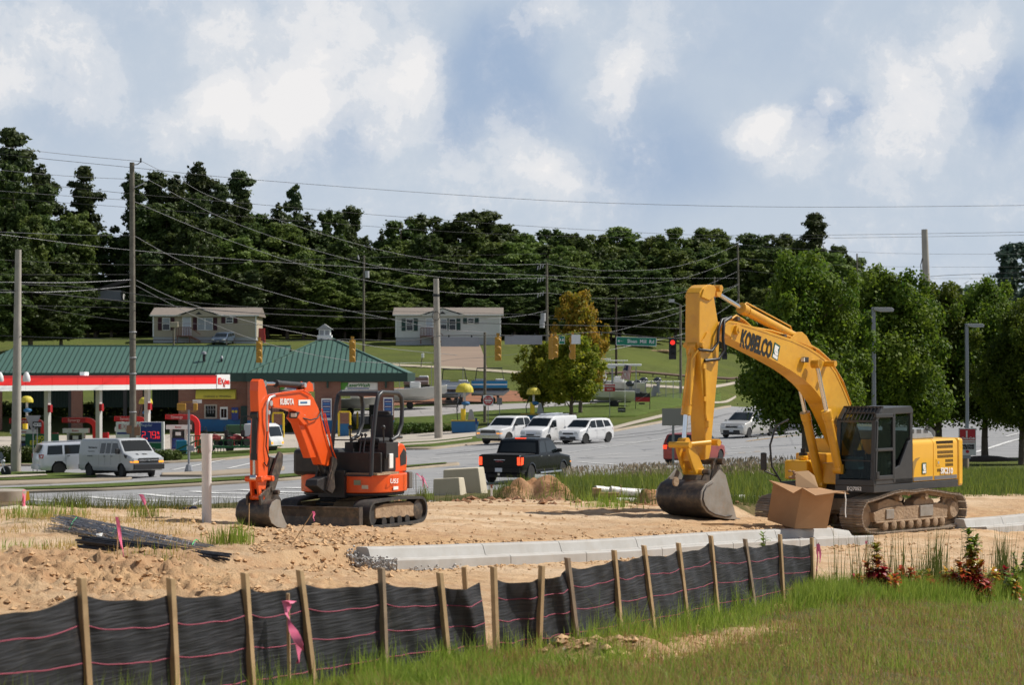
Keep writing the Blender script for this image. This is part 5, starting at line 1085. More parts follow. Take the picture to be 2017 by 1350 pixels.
blades('grass',X,Y,Hn(X,Y),.12+.28*np.random.RandomState(12).rand(len(X))**1.5,.009,M_gA,.45,seed=13)
rx=[];
for(cx_,w_,n_)in((1650,18,14),(1700,26,26),(1765,22,20),(1832,22,110),(1850,14,60),(1915,30,30),(1972,12,80),(1985,14,40),(1800,60,40),(1740,60,30)):
 for k in range(n_):p_=rnd.gauss(cx_,w_*.6);y_=yfence(p_)+rnd.uniform(-.6,.8);rx.append((PX(p_,y_),y_))
rx=np.array(rx);blades('rush_stems',rx[:,0],rx[:,1],Hn(rx[:,0],rx[:,1]),.45+.75*np.random.RandomState(14).rand(len(rx)),.013,M_gC,.12,seed=15)
def dens_field(X,Y,px):return np.clip(.55+1.3*(fbm(X*.7,Y*.7,4)-.42),0.05,1)*sstep(1060,1180,px+4*(Y-60))
X,Y,px=scatter(150000,930,2250,lambda p:yfield(p)+.2,one(88.),41,dens_field);hh=(.16+.34*np.random.RandomState(16).rand(len(X)))*(.55+.5*sstep(0,5,Y-yfield(px)))*(1-.5*sstep(1600,1800,px))
blades('field_grass',X,Y,Hn(X,Y),hh,.018,M_gC,.4,seed=17)
X,Y,px=scatter(30000,930,2250,lambda p:yfield(p)+.2,one(88.),43,dens_field)
blades('field_grass',X,Y,Hn(X,Y),(.3+.45*np.random.RandomState(18).rand(len(X)))*(1-.5*sstep(1600,1800,px)),.014,M_gA,.3,seed=19)
X,Y,px=scatter(15000,1110,1760,one(72.),one(87.),45,lambda X,Y,p:np.clip(.1+4*(fbm(X*.5,Y*.5,4)-.5),0,1)*(1-.6*sstep(1500,1700,p)))
Zs=Hn(X,Y);hs=.32+.4*np.random.RandomState(20).rand(len(X));blades('seed_heads',X,Y,Zs+hs,np.full(len(X),.10),.035,M_seed,.6,seed=21)
X,Y,px=scatter(20000,-100,1150,lambda p:yfield(p)-.6,lambda p:yfield(p)+2.6,51,lambda X,Y,p:np.clip(.1+5*(fbm(X*.8+5,Y*.8,3)-.52),0,1)*np.where((p>470)&(p<820),.12,1))
blades('verge_weeds',X,Y,Hn(X,Y),(.08+.35*np.random.RandomState(22).rand(len(X))**1.5),.010,M_gC,.4,seed=23)
X,Y,px=scatter(30000,-100,420,one(34.),one(48.),53,lambda X,Y,p:np.clip(-.1+3.2*(fbm(X*.6+2,Y*.6,3)-.42),0,1)*(1-sstep(250,420,p)))
blades('sparse_grass',X,Y,Hn(X,Y),.04+.14*np.random.RandomState(24).rand(len(X))**1.5,.010,M_gB,.6,seed=25)
for(p_,y_,n_,h_,w_)in((462,1072,90,.40,.28),(440,1074,60,.35,.2),(478,1068,50,.42,.2),(420,1075,30,.25,.2),(285,1018,90,.35,.3),(90,1018,150,.4,.8),(60,1020,100,.4,.6),(835,985,60,.5,.12),(1145,985,40,.4,.6),(20,1085,90,.2,.7),(300,1110,60,.2,.5),(845,985,30,.3,.2),(1185,1000,90,.45,.6),(1210,1002,90,.5,.5),(1075,985,50,.3,.4)):
 g=GN(p_,y_);r=np.random.RandomState(int(p_));X=g.x+r.randn(n_)*w_*.5;Y=g.y+r.randn(n_)*w_*.5
 o=blades('grass_clump',X,Y,Hn(X,Y),h_*(.4+.7*r.rand(n_)),.012,M_gA,.28,seed=int(p_)+3)
def leafy_mat():
 m=leaf_mat('pokeweed_leaf',(.42,.025,.02),(.10,.19,.02),trans=.35,rough=.35);nt=m.node_tree
 mx=[n for n in nt.nodes if n.type=='MIX_RGB'][0];cr=nt.nodes.new('ShaderNodeValToRGB');at=[n for n in nt.nodes if n.type=='ATTRIBUTE'][0]
 nt.links.new(at.outputs['Fac'],cr.inputs[0]);e=cr.color_ramp.elements;e[0].position=0;e[0].color=(.30,.02,.02,1);e[1].position=1;e[1].color=(.13,.24,.02,1)
 for p_,c_ in((.22,(.50,.05,.03,1)),(.42,(.60,.26,.03,1)),(.58,(.38,.36,.04,1)),(.8,(.18,.28,.03,1))):q=e.new(p_);q.color=c_
 hs=[n for n in nt.nodes if n.type=='HUE_SAT'][0];nt.links.new(cr.outputs[0],hs.inputs['Color']);return m
M_poke=leafy_mat();M_stem=mat('green_stem',(.14,.12,.04),.7)
def leafy(base,stems,label,Y=None,rr=(.3,1),L0=.12,greenup=.55,name='leafy_plant'):
 g=GN(*base)if Y is None else P(base[0],base[1],Y);g.z=h1(g.x,g.y);root=empty(name,g,0,label,'plant',None);sb=MB();lb=MB();vals=[]
 for(tx,ty,n)in stems:
  t=P(tx,ty,g.y+rnd.uniform(-.15,.15))-g;tx+=rnd.uniform(-6,6);t=P(tx,ty,g.y+rnd.uniform(-.15,.15))-g;sb.tube([Vector((rnd.uniform(-.05,.05),0,-.05)),t*.5+Vector((rnd.uniform(-.04,.04),0,0)),t],[.010,.008,.003],5)
  n=int(n*2.6)
  for k in range(n):
   s_=.12+.88*(k/n)**.9;p=t*s_;az=rnd.random()*6.28;el=rnd.uniform(-.2,.7)+.4*(s_>.9);L_=L0*rnd.uniform(.6,1.2)*(1.15-.45*s_);d=Vector((math.cos(az)*math.cos(el),math.sin(az)*math.cos(el),math.sin(el)));w=Vector((-math.sin(az),math.cos(az),0))*L_*.25
   dn=Vector((0,0,-L_));q=[p,p+d*L_*.35+w,p+d*L_*.35-w,p+d*L_*.75+w*.7+dn*.12,p+d*L_*.75-w*.7+dn*.12,p+d*L_+dn*.32]
   lb.add(q,[(0,1,2),(1,3,4,2),(3,5,4)]);v=max(0,min(1,(t.z*s_)/1.15*1.25-.22+rnd.gauss(0,.16)+greenup-.55));vals+=[v]*6
 sb.build('stem',M_stem,root);lo=lb.build('leaves',M_poke,root,kind='stuff');me=lo.data;at=me.attributes.new('v','FLOAT','POINT');at.data.foreach_set('value',np.array(vals,np.float32))
leafy((1733,1180),[(1722,1074,70),(1712,1112,46),(1740,1122,46),(1724,1140,40),(1750,1150,30),(1700,1155,30)],'tall weed with green top and red lower leaves, left of the pair at the right',L0=.19)
leafy((1784,1172),[(1775,1122,30),(1790,1120,30),(1800,1140,26),(1765,1135,26)],'short bushy weed with yellow and red leaves between two taller ones',L0=.18)
leafy((1915,1182),[(1903,1044,90),(1925,1060,70),(1890,1110,50),(1930,1110,50),(1910,1140,60),(1880,1130,36),(1945,1150,40)],'tallest weed with green top and dark red lower leaves near the right edge',L0=.19)
leafy((1980,1172),[(1965,1128,36),(1985,1120,36),(2000,1135,30),(1970,1150,26)],'dark red leafy weed right of the tallest one',L0=.17,greenup=.35)
leafy((2012,1160),[(2000,1090,60),(2020,1080,60),(2035,1095,60),(1990,1120,50),(2015,1120,50)],'green feathery weed cut off by the right edge',L0=.10,greenup=1.2)
leafy((1500,1074),[(1506,1050,14),(1498,1056,6),(1514,1056,6)],'small green plant sprouting behind the black fence at the kerb',Y=33.5+3,L0=.17,greenup=1.2)
for k,(px_,w_,h_,gu)in enumerate(((1690,12,40,.9),(1712,16,55,.7),(1752,14,50,.75),(1815,14,45,1.0),(1868,16,60,.8),(1935,16,62,.55),(1955,14,50,.9),(1830,12,30,.5),(1995,16,70,1.1))):
 yb_=1172+(k%3)*5;leafy((px_,yb_),[(px_+rnd.uniform(-w_,w_),yb_-h_*rnd.uniform(.6,1),16)for _ in range(5)],['low leafy weed','small yellow-green weed','short bushy weed'][k%3]+' '+['left of the left red-leaved plant','just before the left red-leaved plant','right of the left red-leaved plant','among the rushes at right','left of the tallest red-leaved weed','before the tallest red-leaved weed','right of the tallest red-leaved weed','below the rush clump','close to the right edge of the picture'][k],L0=.17,greenup=gu)
def clods(name,n,fn,smin,smax,seed,m):
 r=random.Random(seed);b=MB();base=[(1,0,0),(-1,0,0),(0,1,0),(0,-1,0),(0,0,1),(0,0,-.5),(.7,.7,.3),(-.7,.6,.4),(.6,-.7,.3),(-.6,-.7,.2)];fc=[(4,0,6),(4,6,2),(4,2,7),(4,7,1),(4,1,9),(4,9,3),(4,3,8),(4,8,0),(0,5,6),(6,5,2),(2,5,7),(7,5,1),(1,5,9),(9,5,3),(3,5,8),(8,5,0)];pts=[fn(r)for _ in range(n)];zs=Hn(np.array([p[0]for p in pts]),np.array([p[1]for p in pts]))
 for(x,y),z in zip(pts,zs):s_=smin+(smax-smin)*r.random()**3;a=r.random()*6.28;c,d=math.cos(a),math.sin(a);k=[s_*r.uniform(.65,1.25)for _ in base];b.add([(x+(p[0]*c-p[1]*d)*q,y+(p[0]*d+p[1]*c)*q,z+p[2]*q*.8+s_*.15)for p,q in zip(base,k)],fc)
 return tag(b.build(name,m),kind='stuff')
def g_px(cx,cy,sx,sy):
 def f(r):q=None;x,y=r.gauss(cx,sx),r.gauss(cy,sy);Y=y;return(PX(x,Y),Y)
 return f
M_clod=mat('soil_clod',(.60,.39,.21),.95,c2=(.46,.28,.145),vs=2.5)
clods('dirt_clods',1500,g_px(230,31.5,210,2.6),.010,.06,1,M_clod);clods('dirt_clods',1100,g_px(620,39.5,95,1.6),.010,.075,2,M_clod);clods('dirt_clods',900,g_px(1000,46,330,5),.008,.045,3,M_clod)
clods('dirt_clods',500,g_px(1130,57.5,160,1.3),.015,.13,4,mat('red_clod',(.36,.19,.10),.95,c2=(.24,.12,.06),vs=2));clods('dirt_clods',400,g_px(1170,23.4,60,.7),.01,.06,5,M_clod);clods('dirt_clods',700,g_px(1850,52,150,5),.008,.05,6,M_clod);clods('dirt_clods',500,g_px(1390,26,120,1.6),.006,.035,7,M_clod)
def kz(r):u=r.uniform(usL[0],usL[-1]);v=r.gauss(-1.0,.16);q=CA+CD*u+CN*v;return(q[0],q[1])
clods('dirt_clods',700,kz,.008,.045,8,M_clod)
def kz2(r):u=r.uniform(usL[0],usL[-1]);v=abs(r.gauss(0,.14))+.07;q=CA+CD*u+CN*v;return(q[0],q[1])
clods('dirt_clods',600,kz2,.008,.05,9,M_clod)
# ------ vehicles (x forward, y left, z up, origin on the road under the middle)
def paint(name,c,rough=.3,metal=0,dirt=.12):return mat(name,c,rough,metal,c2=tuple(x*.93 for x in c),vs=1.5,coat=.6,dirt=dirt,dirtc=(.30,.25,.19))
M_pwhite=paint('white_car_paint',(.78,.78,.78));M_pblack=mat('black_car_paint',(.0025,.003,.004),.25,spec=.3);M_psilver=paint('silver_car_paint',(.62,.65,.71),.32,.3);M_pgold=paint('champagne_car_paint',(.56,.54,.50),.3,.4)
M_pred=paint('red_car_paint',(.36,.035,.02),.3,.2);M_pblue=paint('blue_grey_car_paint',(.09,.13,.19),.3,.3);M_pnavy=paint('dark_blue_car_paint',(.03,.035,.06),.25,.3);M_pvan=paint('chalky_van_paint',(.42,.44,.46),.6,0,.25)
M_cglass=glass_mat('car_glass',(.008,.012,.014),.05);M_tyre=mat('tyre',(.016,.016,.017),.8,c2=(.03,.03,.03),vs=8);M_rim=mat('alloy_rim',(.55,.56,.58),.3,.8);M_dark=mat('dark_trim',(.02,.02,.022),.6)
M_head=mat('headlamp_glass',(.62,.64,.66),.1,.2);M_tail=mat('tail_lamp_red',(.42,.012,.01),.2,coat=.5);M_taillit=mat('tail_lamp_lit',(1.0,.07,.02),.3,emit=1.6);M_amber=mat('amber_lamp_lit',(1.0,.35,.03),.3,emit=1.1);M_plate=mat('number_plate',(.55,.57,.60),.5)
M_chr=mat('chrome_trim',(.7,.7,.71),.15,1)
def lerp_prof(pr,x):
 for(a,za),(b_,zb)in zip(pr,pr[1:]):
  if a<=x<=b_:return za+(zb-za)*(x-a)/(b_-a)if b_>a else zb
 return pr[0][1]if x<pr[0][0]else pr[-1][1]
class Car:
 def __init__(s,L,Wd,top,bot,belt,rw,wr,ax,tumble=.2,edge=.07,endtaper=.86,endlen=.45,flat=.0):
  s.L,s.W,s.top,s.bot,s.belt,s.rw,s.wr,s.ax,s.tum,s.edge,s.et,s.el=L,Wd,sorted(top),bot,belt,rw,wr,ax,tumble,edge,endtaper,endlen;s.zr=max(z for _,z in top)
 def plan(s,x):
  d=min(x+s.L/2,s.L/2-x);t=max(0,min(1,d/s.el));return s.et+(1-s.et)*math.sqrt(1-(1-t)**2)
 def zt(s,x):return lerp_prof(s.top,x)
 def hw(s,x,z):
  h=s.W/2*s.plan(x);b=lerp_prof(s.belt,x)
  if z>b:h-=s.tum*(z-b)*(1 if True else 0)
  lo=s.bot+.25
  if z<lo:h*=1-.06*((lo-z)/.25)**2
  return h
 def body(s,m,parent):
  xs=sorted(set([round(-s.L/2+s.L*i/int(s.L/.07),4)for i in range(int(s.L/.07)+1)]+[x for x,_ in s.top]));ring=[]
  NZ=15;vs=[];fs=[]
  for x in xs:
   zt=s.zt(x);zb=s.bot+(.10*(1-min(1,min(x+s.L/2,s.L/2-x)/.25)));pts=[]
   e=min(s.edge,(zt-zb)*.3);zs=[zb+(zt-e-zb)*k/(NZ-1)for k in range(NZ)]
   half=[(0,zb)]+[(s.hw(x,z),z)for z in zs];w=half[-1][0]
   half+=[(w-e*(1-math.cos(a)),zt-e+e*math.sin(a))for a in(.5,1.0,math.pi/2)];wl=half[-1][0]
   half+=[(wl*.6,zt+.012),(0,zt+.018)]
   ring.append([(x,y,z)for y,z in half]+[(x,-y,z)for y,z in half[-2:0:-1]])
  m_=len(ring[0]);V=[p for r_ in ring for p in r_]
  for i in range(len(xs)-1):
   for j in range(m_):
    j2=(j+1)%m_;q=[i*m_+j,i*m_+j2,(i+1)*m_+j2,(i+1)*m_+j];c=[sum(V[k][t]for k in q)/4 for t in range(3)]
    if abs(c[1])>s.W*.3 and any((c[0]-a)**2+(c[2]-s.wr)**2<(s.wr+.07)**2 for a in s.ax):continue
    if abs(c[1])>s.W*.3 and any(abs(c[0]-a)<s.wr+.05 and c[2]<s.wr for a in s.ax):continue
    fs.append(tuple(q))
  fs+=[tuple(range(m_-1,-1,-1)),tuple(range(len(V)-m_,len(V)))]
  V2=[]
  for p in V:
   for a in s.ax:
    dx,dz=p[0]-a,p[2]-s.wr;r=math.hypot(dx,dz)
    if abs(p[1])>s.W*.3 and dz>-.02 and s.wr+.0<r<s.wr+.105:k=(s.wr+.065)/r;p=(a+dx*k,p[1],s.wr+dz*k)
   V2.append(p)
  b=MB();b.add(V2,fs);bo=b.build('body',m,parent,38)
  b=MB()
  for a in s.ax:
   for sg in(1,-1):b.lathe([(.001,0),(s.wr+.068,0),(s.wr+.068,-.28*sg),],20,(a,sg*(s.W/2-.30),s.wr),'y')
  b=MB();b.box((0,0,s.bot+.2),(s.L*.86,s.W*.62,.36));
  for a in s.ax:b.box((a,0,s.wr+.1),(s.wr*2+.1,s.W*.82,s.wr+.1))
  b.build('underbody',M_dark,parent);return bo
 def side(s,poly,name,m,parent,off=.006,both=True,th=.004):
  """panel following the flank; poly in (x, z)"""
  for sg in((1,-1)if both is True else(both,)):
   b=MB();n=len(poly);vs=[(x,sg*(s.hw(x,z)+off),z)for x,z in poly]+[(x,sg*(s.hw(x,z)+off-.03),z)for x,z in poly]
   b.add(vs,[tuple(range(n)),tuple(range(2*n-1,n-1,-1))]+[(i,i+n,(i+1)%n+n,(i+1)%n)for i in range(n)]);b.build(name,m,parent)
 def slope(s,x0,x1,name,m,parent,inset=.1,off=.012,w2=None):
  """glass lying on the sloping profile between x0 and x1"""
  n=6;b=MB();rows=[]
  for k in range(n+1):
   x=x0+(x1-x0)*k/n;z=s.zt(x);w=s.hw(x,z)-inset;dx=.01;sl=(s.zt(x+dx)-s.zt(x-dx))/(2*dx);nn=Vector((-sl,0,1)).normalized()*off;rows.append([(x+nn.x,-w,z+nn.z),(x+nn.x,-w*.5,z+nn.z+.015),(x+nn.x,w*.5,z+nn.z+.015),(x+nn.x,w,z+nn.z)])
  vs=[p for r_ in rows for p in r_];b.add(vs,[(k*4+j,k*4+j+1,(k+1)*4+j+1,(k+1)*4+j)for k in range(n)for j in range(3)]);return b.build(name,m,parent,60)
 def end(s,y0,y1,z0,z1,name,m,parent,front=True,off=.02,th=.04,both=True,bev=.008,wrap=0):
  for sg in((1,-1)if both else(1,)):
   sx=1 if front else-1;b=MB();zm=(z0+z1)/2
   def xe(y):
    return s.L/2
   q=[]
   for(dx,)in((-th,),(0,)):
    pass
   ym=s.W/2*s.et+.002;ys=[min(y0,ym),min(y1,ym)]
   vs=[]
   if not both:ys=[-ys[1],ys[1]]
   for z in(z0,z1):
    for y in ys:vs+=[(sx*(xe(y)+off-th),sg*y,z),(sx*(xe(y)+off),sg*y,z)]
   if wrap:s.side([(sx*(s.L/2-.03),z0),(sx*(s.L/2-.16-wrap*.8),z0+.02),(sx*(s.L/2-.2-wrap),z1-.02),(sx*(s.L/2-.05),z1-.01)],name,m,parent,both=sg,off=.008)
   b.add(vs,[(0,1,3,2),(4,6,7,5),(0,4,5,1),(2,3,7,6),(1,5,7,3),(0,2,6,4)]);b.build(name,m,parent,bevel=bev)
 def wheels(s,parent,rim=M_rim,steer=0,spokes=5):
  tb=MB();r=s.wr;tb.lathe([(r*.62,-.11),(r*.92,-.115),(r,-.08),(r,.08),(r*.92,.115),(r*.62,.11)],22,axis='y');tm=tb.mesh('tyre',M_tyre,40)
  rb=MB();rb.lathe([(.001,.05),(r*.16,.06),(r*.2,.03)],12,axis='y');rb.lathe([(r*.56,.09),(r*.63,.10),(r*.63,-.08),(r*.56,-.08)],20,axis='y')
  for k in range(spokes):a=2*math.pi*k/spokes;rb.beam((0,.05,0),(math.cos(a)*r*.6,.075,math.sin(a)*r*.6),.03,r*.2,(math.cos(a+1.57),0,math.sin(a+1.57)))
  rm=rb.mesh('rim',rim);db=MB();db.lathe([(.001,0),(r*.6,0),(r*.6,-.02),(.001,-.02)],16,axis='y');dm=db.mesh('hub',M_dark)
  for a in s.ax:
   for sg in(1,-1):
    w=empty('wheel',(a,sg*(s.W/2-.125),r),(0 if sg>0 else math.pi)+(steer if a>0 else 0));w.parent=parent;link('tyre',tm,w);link('rim',rm,w);link('hub',dm,w)
 def seam(s,xs,z0,z1,parent):
  for x in xs:
   for sg in(1,-1):
    b=MB();zs=[z0+(z1-z0)*k/6 for k in range(7)];b.add([(x+q,sg*(s.hw(x,z)+.003),z)for z in zs for q in(-.008,.008)],[(2*k,2*k+1,2*k+3,2*k+2)for k in range(6)]);b.build('door_gap',M_dark,parent)
 def mirrors(s,x,z,parent,m=M_dark,sz=(.14,.2,.16)):
  for sg in(1,-1):b=MB();b.box((x,sg*(s.hw(x,z)+.13),z),sz);b.beam((x,sg*s.hw(x,z),z-.05),(x,sg*(s.hw(x,z)+.1),z-.04),.05,.04);b.build('mirror',m,parent,bevel=.02)
 def handles(s,xs,z,parent,m=M_dark):
  for x in xs:
   for sg in(1,-1):b=MB();b.box((x,sg*(s.hw(x,z)+.015),z),(.17,.03,.035));b.build('handle',m,parent,bevel=.006)
def put_car(name,px,py,heading,label,cat,zoff=0,group=None,Y=None):
 g=G(px,py)if Y is None else Vector((PX(px,Y),Y,gz(PX(px,Y),Y)))
 r=empty(name,g,heading,label,cat,group)
 e=.8;gx=(gz(g.x+math.cos(heading)*e,g.y+math.sin(heading)*e)-gz(g.x-math.cos(heading)*e,g.y-math.sin(heading)*e))/(2*e);r.rotation_euler=(0,-math.atan(gx),heading);r.location.z+=.03;return r
def pickup(px,py,a,label,m,back=False,crew=True):
 r=put_car('pickup_truck',px,py,R(a),label,'pickup truck');L=5.75
 c=Car(L,2.0,[(-L/2,1.22),(-.95,1.22),(-.93,1.25),(-.72,1.80),(-.5,1.86),(.55,1.87),(.8,1.80),(1.45,1.24),(1.6,1.18),(2.65,1.06),(L/2,.92)]if crew else[],.42,[(-L/2,1.2),(L/2,1.12)],0,.40,(-1.75,1.85),.20,.06,.93,.35)
 c.body(m,r)
 b=MB();b.box((-1.95,0,1.235),(1.75,1.72,.02));b.build('load_bed',M_dark,r)
 c.slope(-.92,-.70,'rear_window',M_cglass,r,.13);c.slope(.86,1.42,'windscreen',M_cglass,r,.12)
 c.side([(.0,1.27),(1.28,1.27),(.80,1.72),(.55,1.76),(.0,1.76)],'side_window',M_cglass,r);c.side([(-.82,1.27),(-.08,1.27),(-.08,1.76),(-.45,1.76),(-.66,1.68)],'side_window',M_cglass,r)
 c.seam((-.88,-.04,1.18),.5,1.25,r);c.handles((-.72,.12),1.12,r,M_chr);c.wheels(r,M_rim,0,6);c.mirrors(1.15,1.32,r)
 c.end(.0,.62,.80,1.02,'grille',M_dark,r,True,.03,both=False);c.end(.0,.62,.92,.95,'grille_bar',M_chr,r,True,.045,both=False);c.end(.66,.94,.84,1.0,'headlight',M_head,r,True,.02,wrap=.08);c.end(.70,.94,.75,.82,'indicator',M_amber,r,True,.02,wrap=.06)
 c.end(0,.97,.45,.68,'front_bumper',M_chr if not back else M_dark,r,True,.08,.1,both=False)
 c.end(.80,.97,.80,1.14,'tail_light',M_taillit if back else M_tail,r,False,.012,wrap=.03);c.end(0,.97,.50,.70,'rear_bumper',m,r,False,.09,.12,both=False)
 c.end(0,.78,.76,1.2,'tailgate',m,r,False,.012,.03,both=False)
 b=MB();b.box((-L/2-.02,0,1.02),(.03,.5,.03));b.box((-L/2-.11,0,.60),(.02,.32,.16));b.build('licence_plate',M_plate,r)
 if back:
  b=MB();b.box((-.6,0,1.875),(.06,.5,.03));b.build('brake_light',M_taillit,r)
  t=text_mb('GMC',.16,.004,.006);M4=Matrix.Translation((-L/2-.03,0,.98))@Matrix.Rotation(R(-90),4,'Z');q=MB();q.merge(t,M4);q.build('tailgate_lettering',mat('dull_red_letters',(.25,.03,.03),.4),r)
  b=MB();b.tube([(1.5,-1.02,.42),(-.9,-1.02,.42)],.05,8);b.build('side_step',M_chr,r)
  b=MB();b.box((-L/2-.05,0,.42),(.1,.1,.1));b.build('tow_hitch',M_chr,r)
  for sg in(1,-1):
   for ax_ in(-1.75,1.85):b=MB();b.lathe([(.44,-.03),(.50,-.02),(.52,.02),(.47,.03)],24,(ax_,sg*.99,.40),'y',a0=0,a1=math.pi);b.build('wheel_arch_flare',m,r,50)
 return r
pickup(1036,950,67,'black crew-cab pickup seen from behind with lit red tail lamps',M_pblack,True)
pickup(1010,874.5,-125,'white pickup truck, leftmost of the three white vehicles waiting',M_pwhite)
def cargo_small(px,py,a,label):
 r=put_car('cargo_van',px,py,R(a),label,'van');L=4.7
 c=Car(L,1.75,[(-L/2,1.75),(-L/2+.12,1.84),(.4,1.86),(.75,1.80),(1.5,1.18),(2.15,.98),(L/2,.72)],.24,[(-L/2,1.15),(1.5,1.1),(L/2,1.0)],0,.31,(-1.45,1.5),.10,.08,.88,.4);c.body(M_pwhite,r)
 c.slope(.86,1.46,'windscreen',M_cglass,r,.09);c.side([(.45,1.15),(1.32,1.12),(.88,1.58),(.45,1.62)],'side_window',M_cglass,r);c.wheels(r,M_rim,0,8);c.mirrors(1.2,1.2,r,M_dark);c.seam((.4,1.28,-.6),.3,1.6,r);c.handles((.55,-.5),1.02,r)
 c.end(.0,.30,.62,.72,'grille',M_dark,r,True,.05,both=False);c.end(.42,.80,.70,.86,'headlight',M_head,r,True,.0,.1,wrap=.2);c.end(0,.84,.28,.58,'front_bumper',M_dark,r,True,.06,.12,both=False);c.end(.62,.8,.9,1.3,'tail_light',M_tail,r,False,.01)
 b=MB()
 for y in(-.55,.55):b.beam((-1.6,y,1.95),(.3,y,1.95),.04,.04)
 for x in(-1.3,-.5,.25):b.beam((x,-.7,1.92),(x,.7,1.92),.05,.05)
 b.build('roof_rack',M_psilver,r);b=MB();b.beam((-1.7,-.35,2.0),(.9,-.1,2.0),.05,.05);b.beam((-1.7,.0,2.0),(.9,.25,2.0),.05,.05)
 for k in range(8):b.beam((-1.5+k*.3,-.34+k*.03,2.0),(-1.5+k*.3,.02+k*.03,2.0),.03,.03)
 b.build('ladder',M_psilver,r)
cargo_small(1082,875,-123,'white cargo van with roof ladder rack, middle of the three white vehicles')
def hatch(px,py,a,label,m,L=4.1,Wd=1.79,Ht=1.63,name='car',cat='car',lit=False,suv=False,signal=False):
 r=put_car(name,px,py,R(a),label,cat);f=L/2
 c=Car(L,Wd,[(-f,.95*Ht/1.6),(-f+.10,1.05*Ht/1.6),(-f+.42,Ht-.06),(-f+.7,Ht),(.15,Ht),(.45,Ht-.07),(1.12*L/4.1,1.04*Ht/1.6),(f-.25,.90*Ht/1.6),(f-.06,.74*Ht/1.6),(f,.6*Ht/1.6)],.24,[(-f,1.02*Ht/1.6),(f,.93*Ht/1.6)],0,.33,(-f+.72,f-.80),.26,.09,.84,.5);c.body(m,r)
 zb=1.03*Ht/1.6;zt=Ht-.12
 c.slope(.50,1.08*L/4.1,'windscreen',M_cglass,r,.10);c.slope(-f+.14,-f+.40,'rear_window',M_cglass,r,.14)
 c.side([(.05,zb),(1.0*L/4.1,zb),(.48,zt),(.05,zt+.02)],'side_window',M_cglass,r);c.side([(-.85,zb),(-.03,zb),(-.03,zt+.02),(-.75,zt+.01)],'side_window',M_cglass,r);c.side([(-f+.42,zb+.05),(-.93,zb+.02),(-.85,zt),(-f+.62,zt-.04)],'quarter_window',M_cglass,r)
 c.wheels(r,M_rim,0,5 if not suv else 7);c.mirrors(.98*L/4.1,zb+.03,r,m,(.11,.18,.12));c.seam((.0,1.05*L/4.1,-.9),.3,zb,r);c.handles((.12,-.72),zb-.14,r,m)
 k=Ht/1.6
 c.end(0,.42,.64*k,.74*k,'grille',M_dark,r,True,.03,both=False);c.end(.50,.82*Wd/1.79,.66*k,.82*k,'headlight',M_head,r,True,-.02,.08,wrap=.2);c.end(0,.62,.30,.50*k,'air_intake',M_dark,r,True,.03,.06,both=False)
 c.end(.58,.80*Wd/1.79,.80*k,1.0*k,'tail_light',M_taillit if lit else M_tail,r,False,.0,.06,wrap=.1);c.end(0,.8,.30,.5,'rear_bumper',m,r,False,.04,.1,both=False)
 b=MB();b.box((f+.035,0,.50),(.02,.3,.12));b.build('licence_plate',M_plate,r)
 if suv:
  for sg in(1,-1):b=MB();b.beam((-f+.7,sg*.62,Ht+.05),(.2,sg*.62,Ht+.05),.04,.04);b.build('roof_rail',M_rim,r)
 return r,c
hatch(1155,874,-128,'white boxy hatchback, rightmost of the three white vehicles',M_pwhite)
r_,c_=hatch(1473,862,-122,'champagne silver SUV approaching behind the big arm',M_pgold,4.9,1.9,1.76,'suv','SUV',suv=True)
b=MB();b.box((2.46,0,.80),(.04,.16,.16));b.build('emblem',M_chr,r_,bevel=.02)
hatch(1540,856,-122,'dark blue car half hidden behind the silver SUV and tree',M_pnavy,4.7,1.85,1.46)
r_,c_=hatch(1368,914,62,'dark red SUV seen from behind, partly hidden by the yellow arm',M_pred,4.5,1.8,1.62,'suv','SUV',lit=True)
hatch(440,679,-100,'blue grey saloon parked before the left house',M_pblue,4.7,1.8,1.45,'parked_car');hatch(930,672,178,'red car parked beside the right house',M_pred,4.4,1.75,1.45,'parked_car')
def suv_pilot(px,py,a):
 r=put_car('suv',px,py,R(a),'silver SUV behind the grey cargo van, seen from its rear side','SUV');L=4.85;f=L/2
 c=Car(L,1.99,[(-f,1.1),(-f+.05,1.2),(-f+.25,1.74),(-f+.45,1.80),(.6,1.80),(.85,1.74),(1.3,1.20),(f-.2,1.06),(f,.8)],.3,[(-f,1.16),(f,1.1)],0,.37,(-1.35,1.43),.16,.08,.93,.3);c.body(M_psilver,r)
 zb,zt=1.18,1.68
 for p in([(-f+.42,zb),(-1.12,zb),(-1.12,zt),(-f+.50,zt)],[(-1.0,zb),(-.1,zb),(-.1,zt),(-1.0,zt)],[(.0,zb),(1.1,zb),(.78,zt-.02),(.0,zt)]):c.side(p,'side_window',M_cglass,r)
 c.slope(-f+.07,-f+.24,'rear_window',M_cglass,r,.14);c.slope(.88,1.28,'windscreen',M_cglass,r,.1);c.wheels(r,M_rim,0,5);c.seam((-.95,-.04),.4,1.2,r);c.handles((-.8,.1),1.08,r);c.mirrors(1.0,1.25,r,M_psilver)
 c.end(.80,.98,.98,1.22,'tail_light',M_tail,r,False,.02,wrap=.04);c.side([(-f+.02,.98),(-f+.17,.98),(-f+.17,1.2),(-f+.05,1.2)],'tail_light',M_tail,r);c.end(0,.98,.35,.62,'rear_bumper',M_psilver,r,False,.08,.12,both=False)
 for sg in(1,-1):b=MB();b.beam((-1.9,sg*.72,1.86),(.5,sg*.72,1.86),.04,.04);b.build('roof_rail',M_rim,r)
suv_pilot(155,934.5,24)
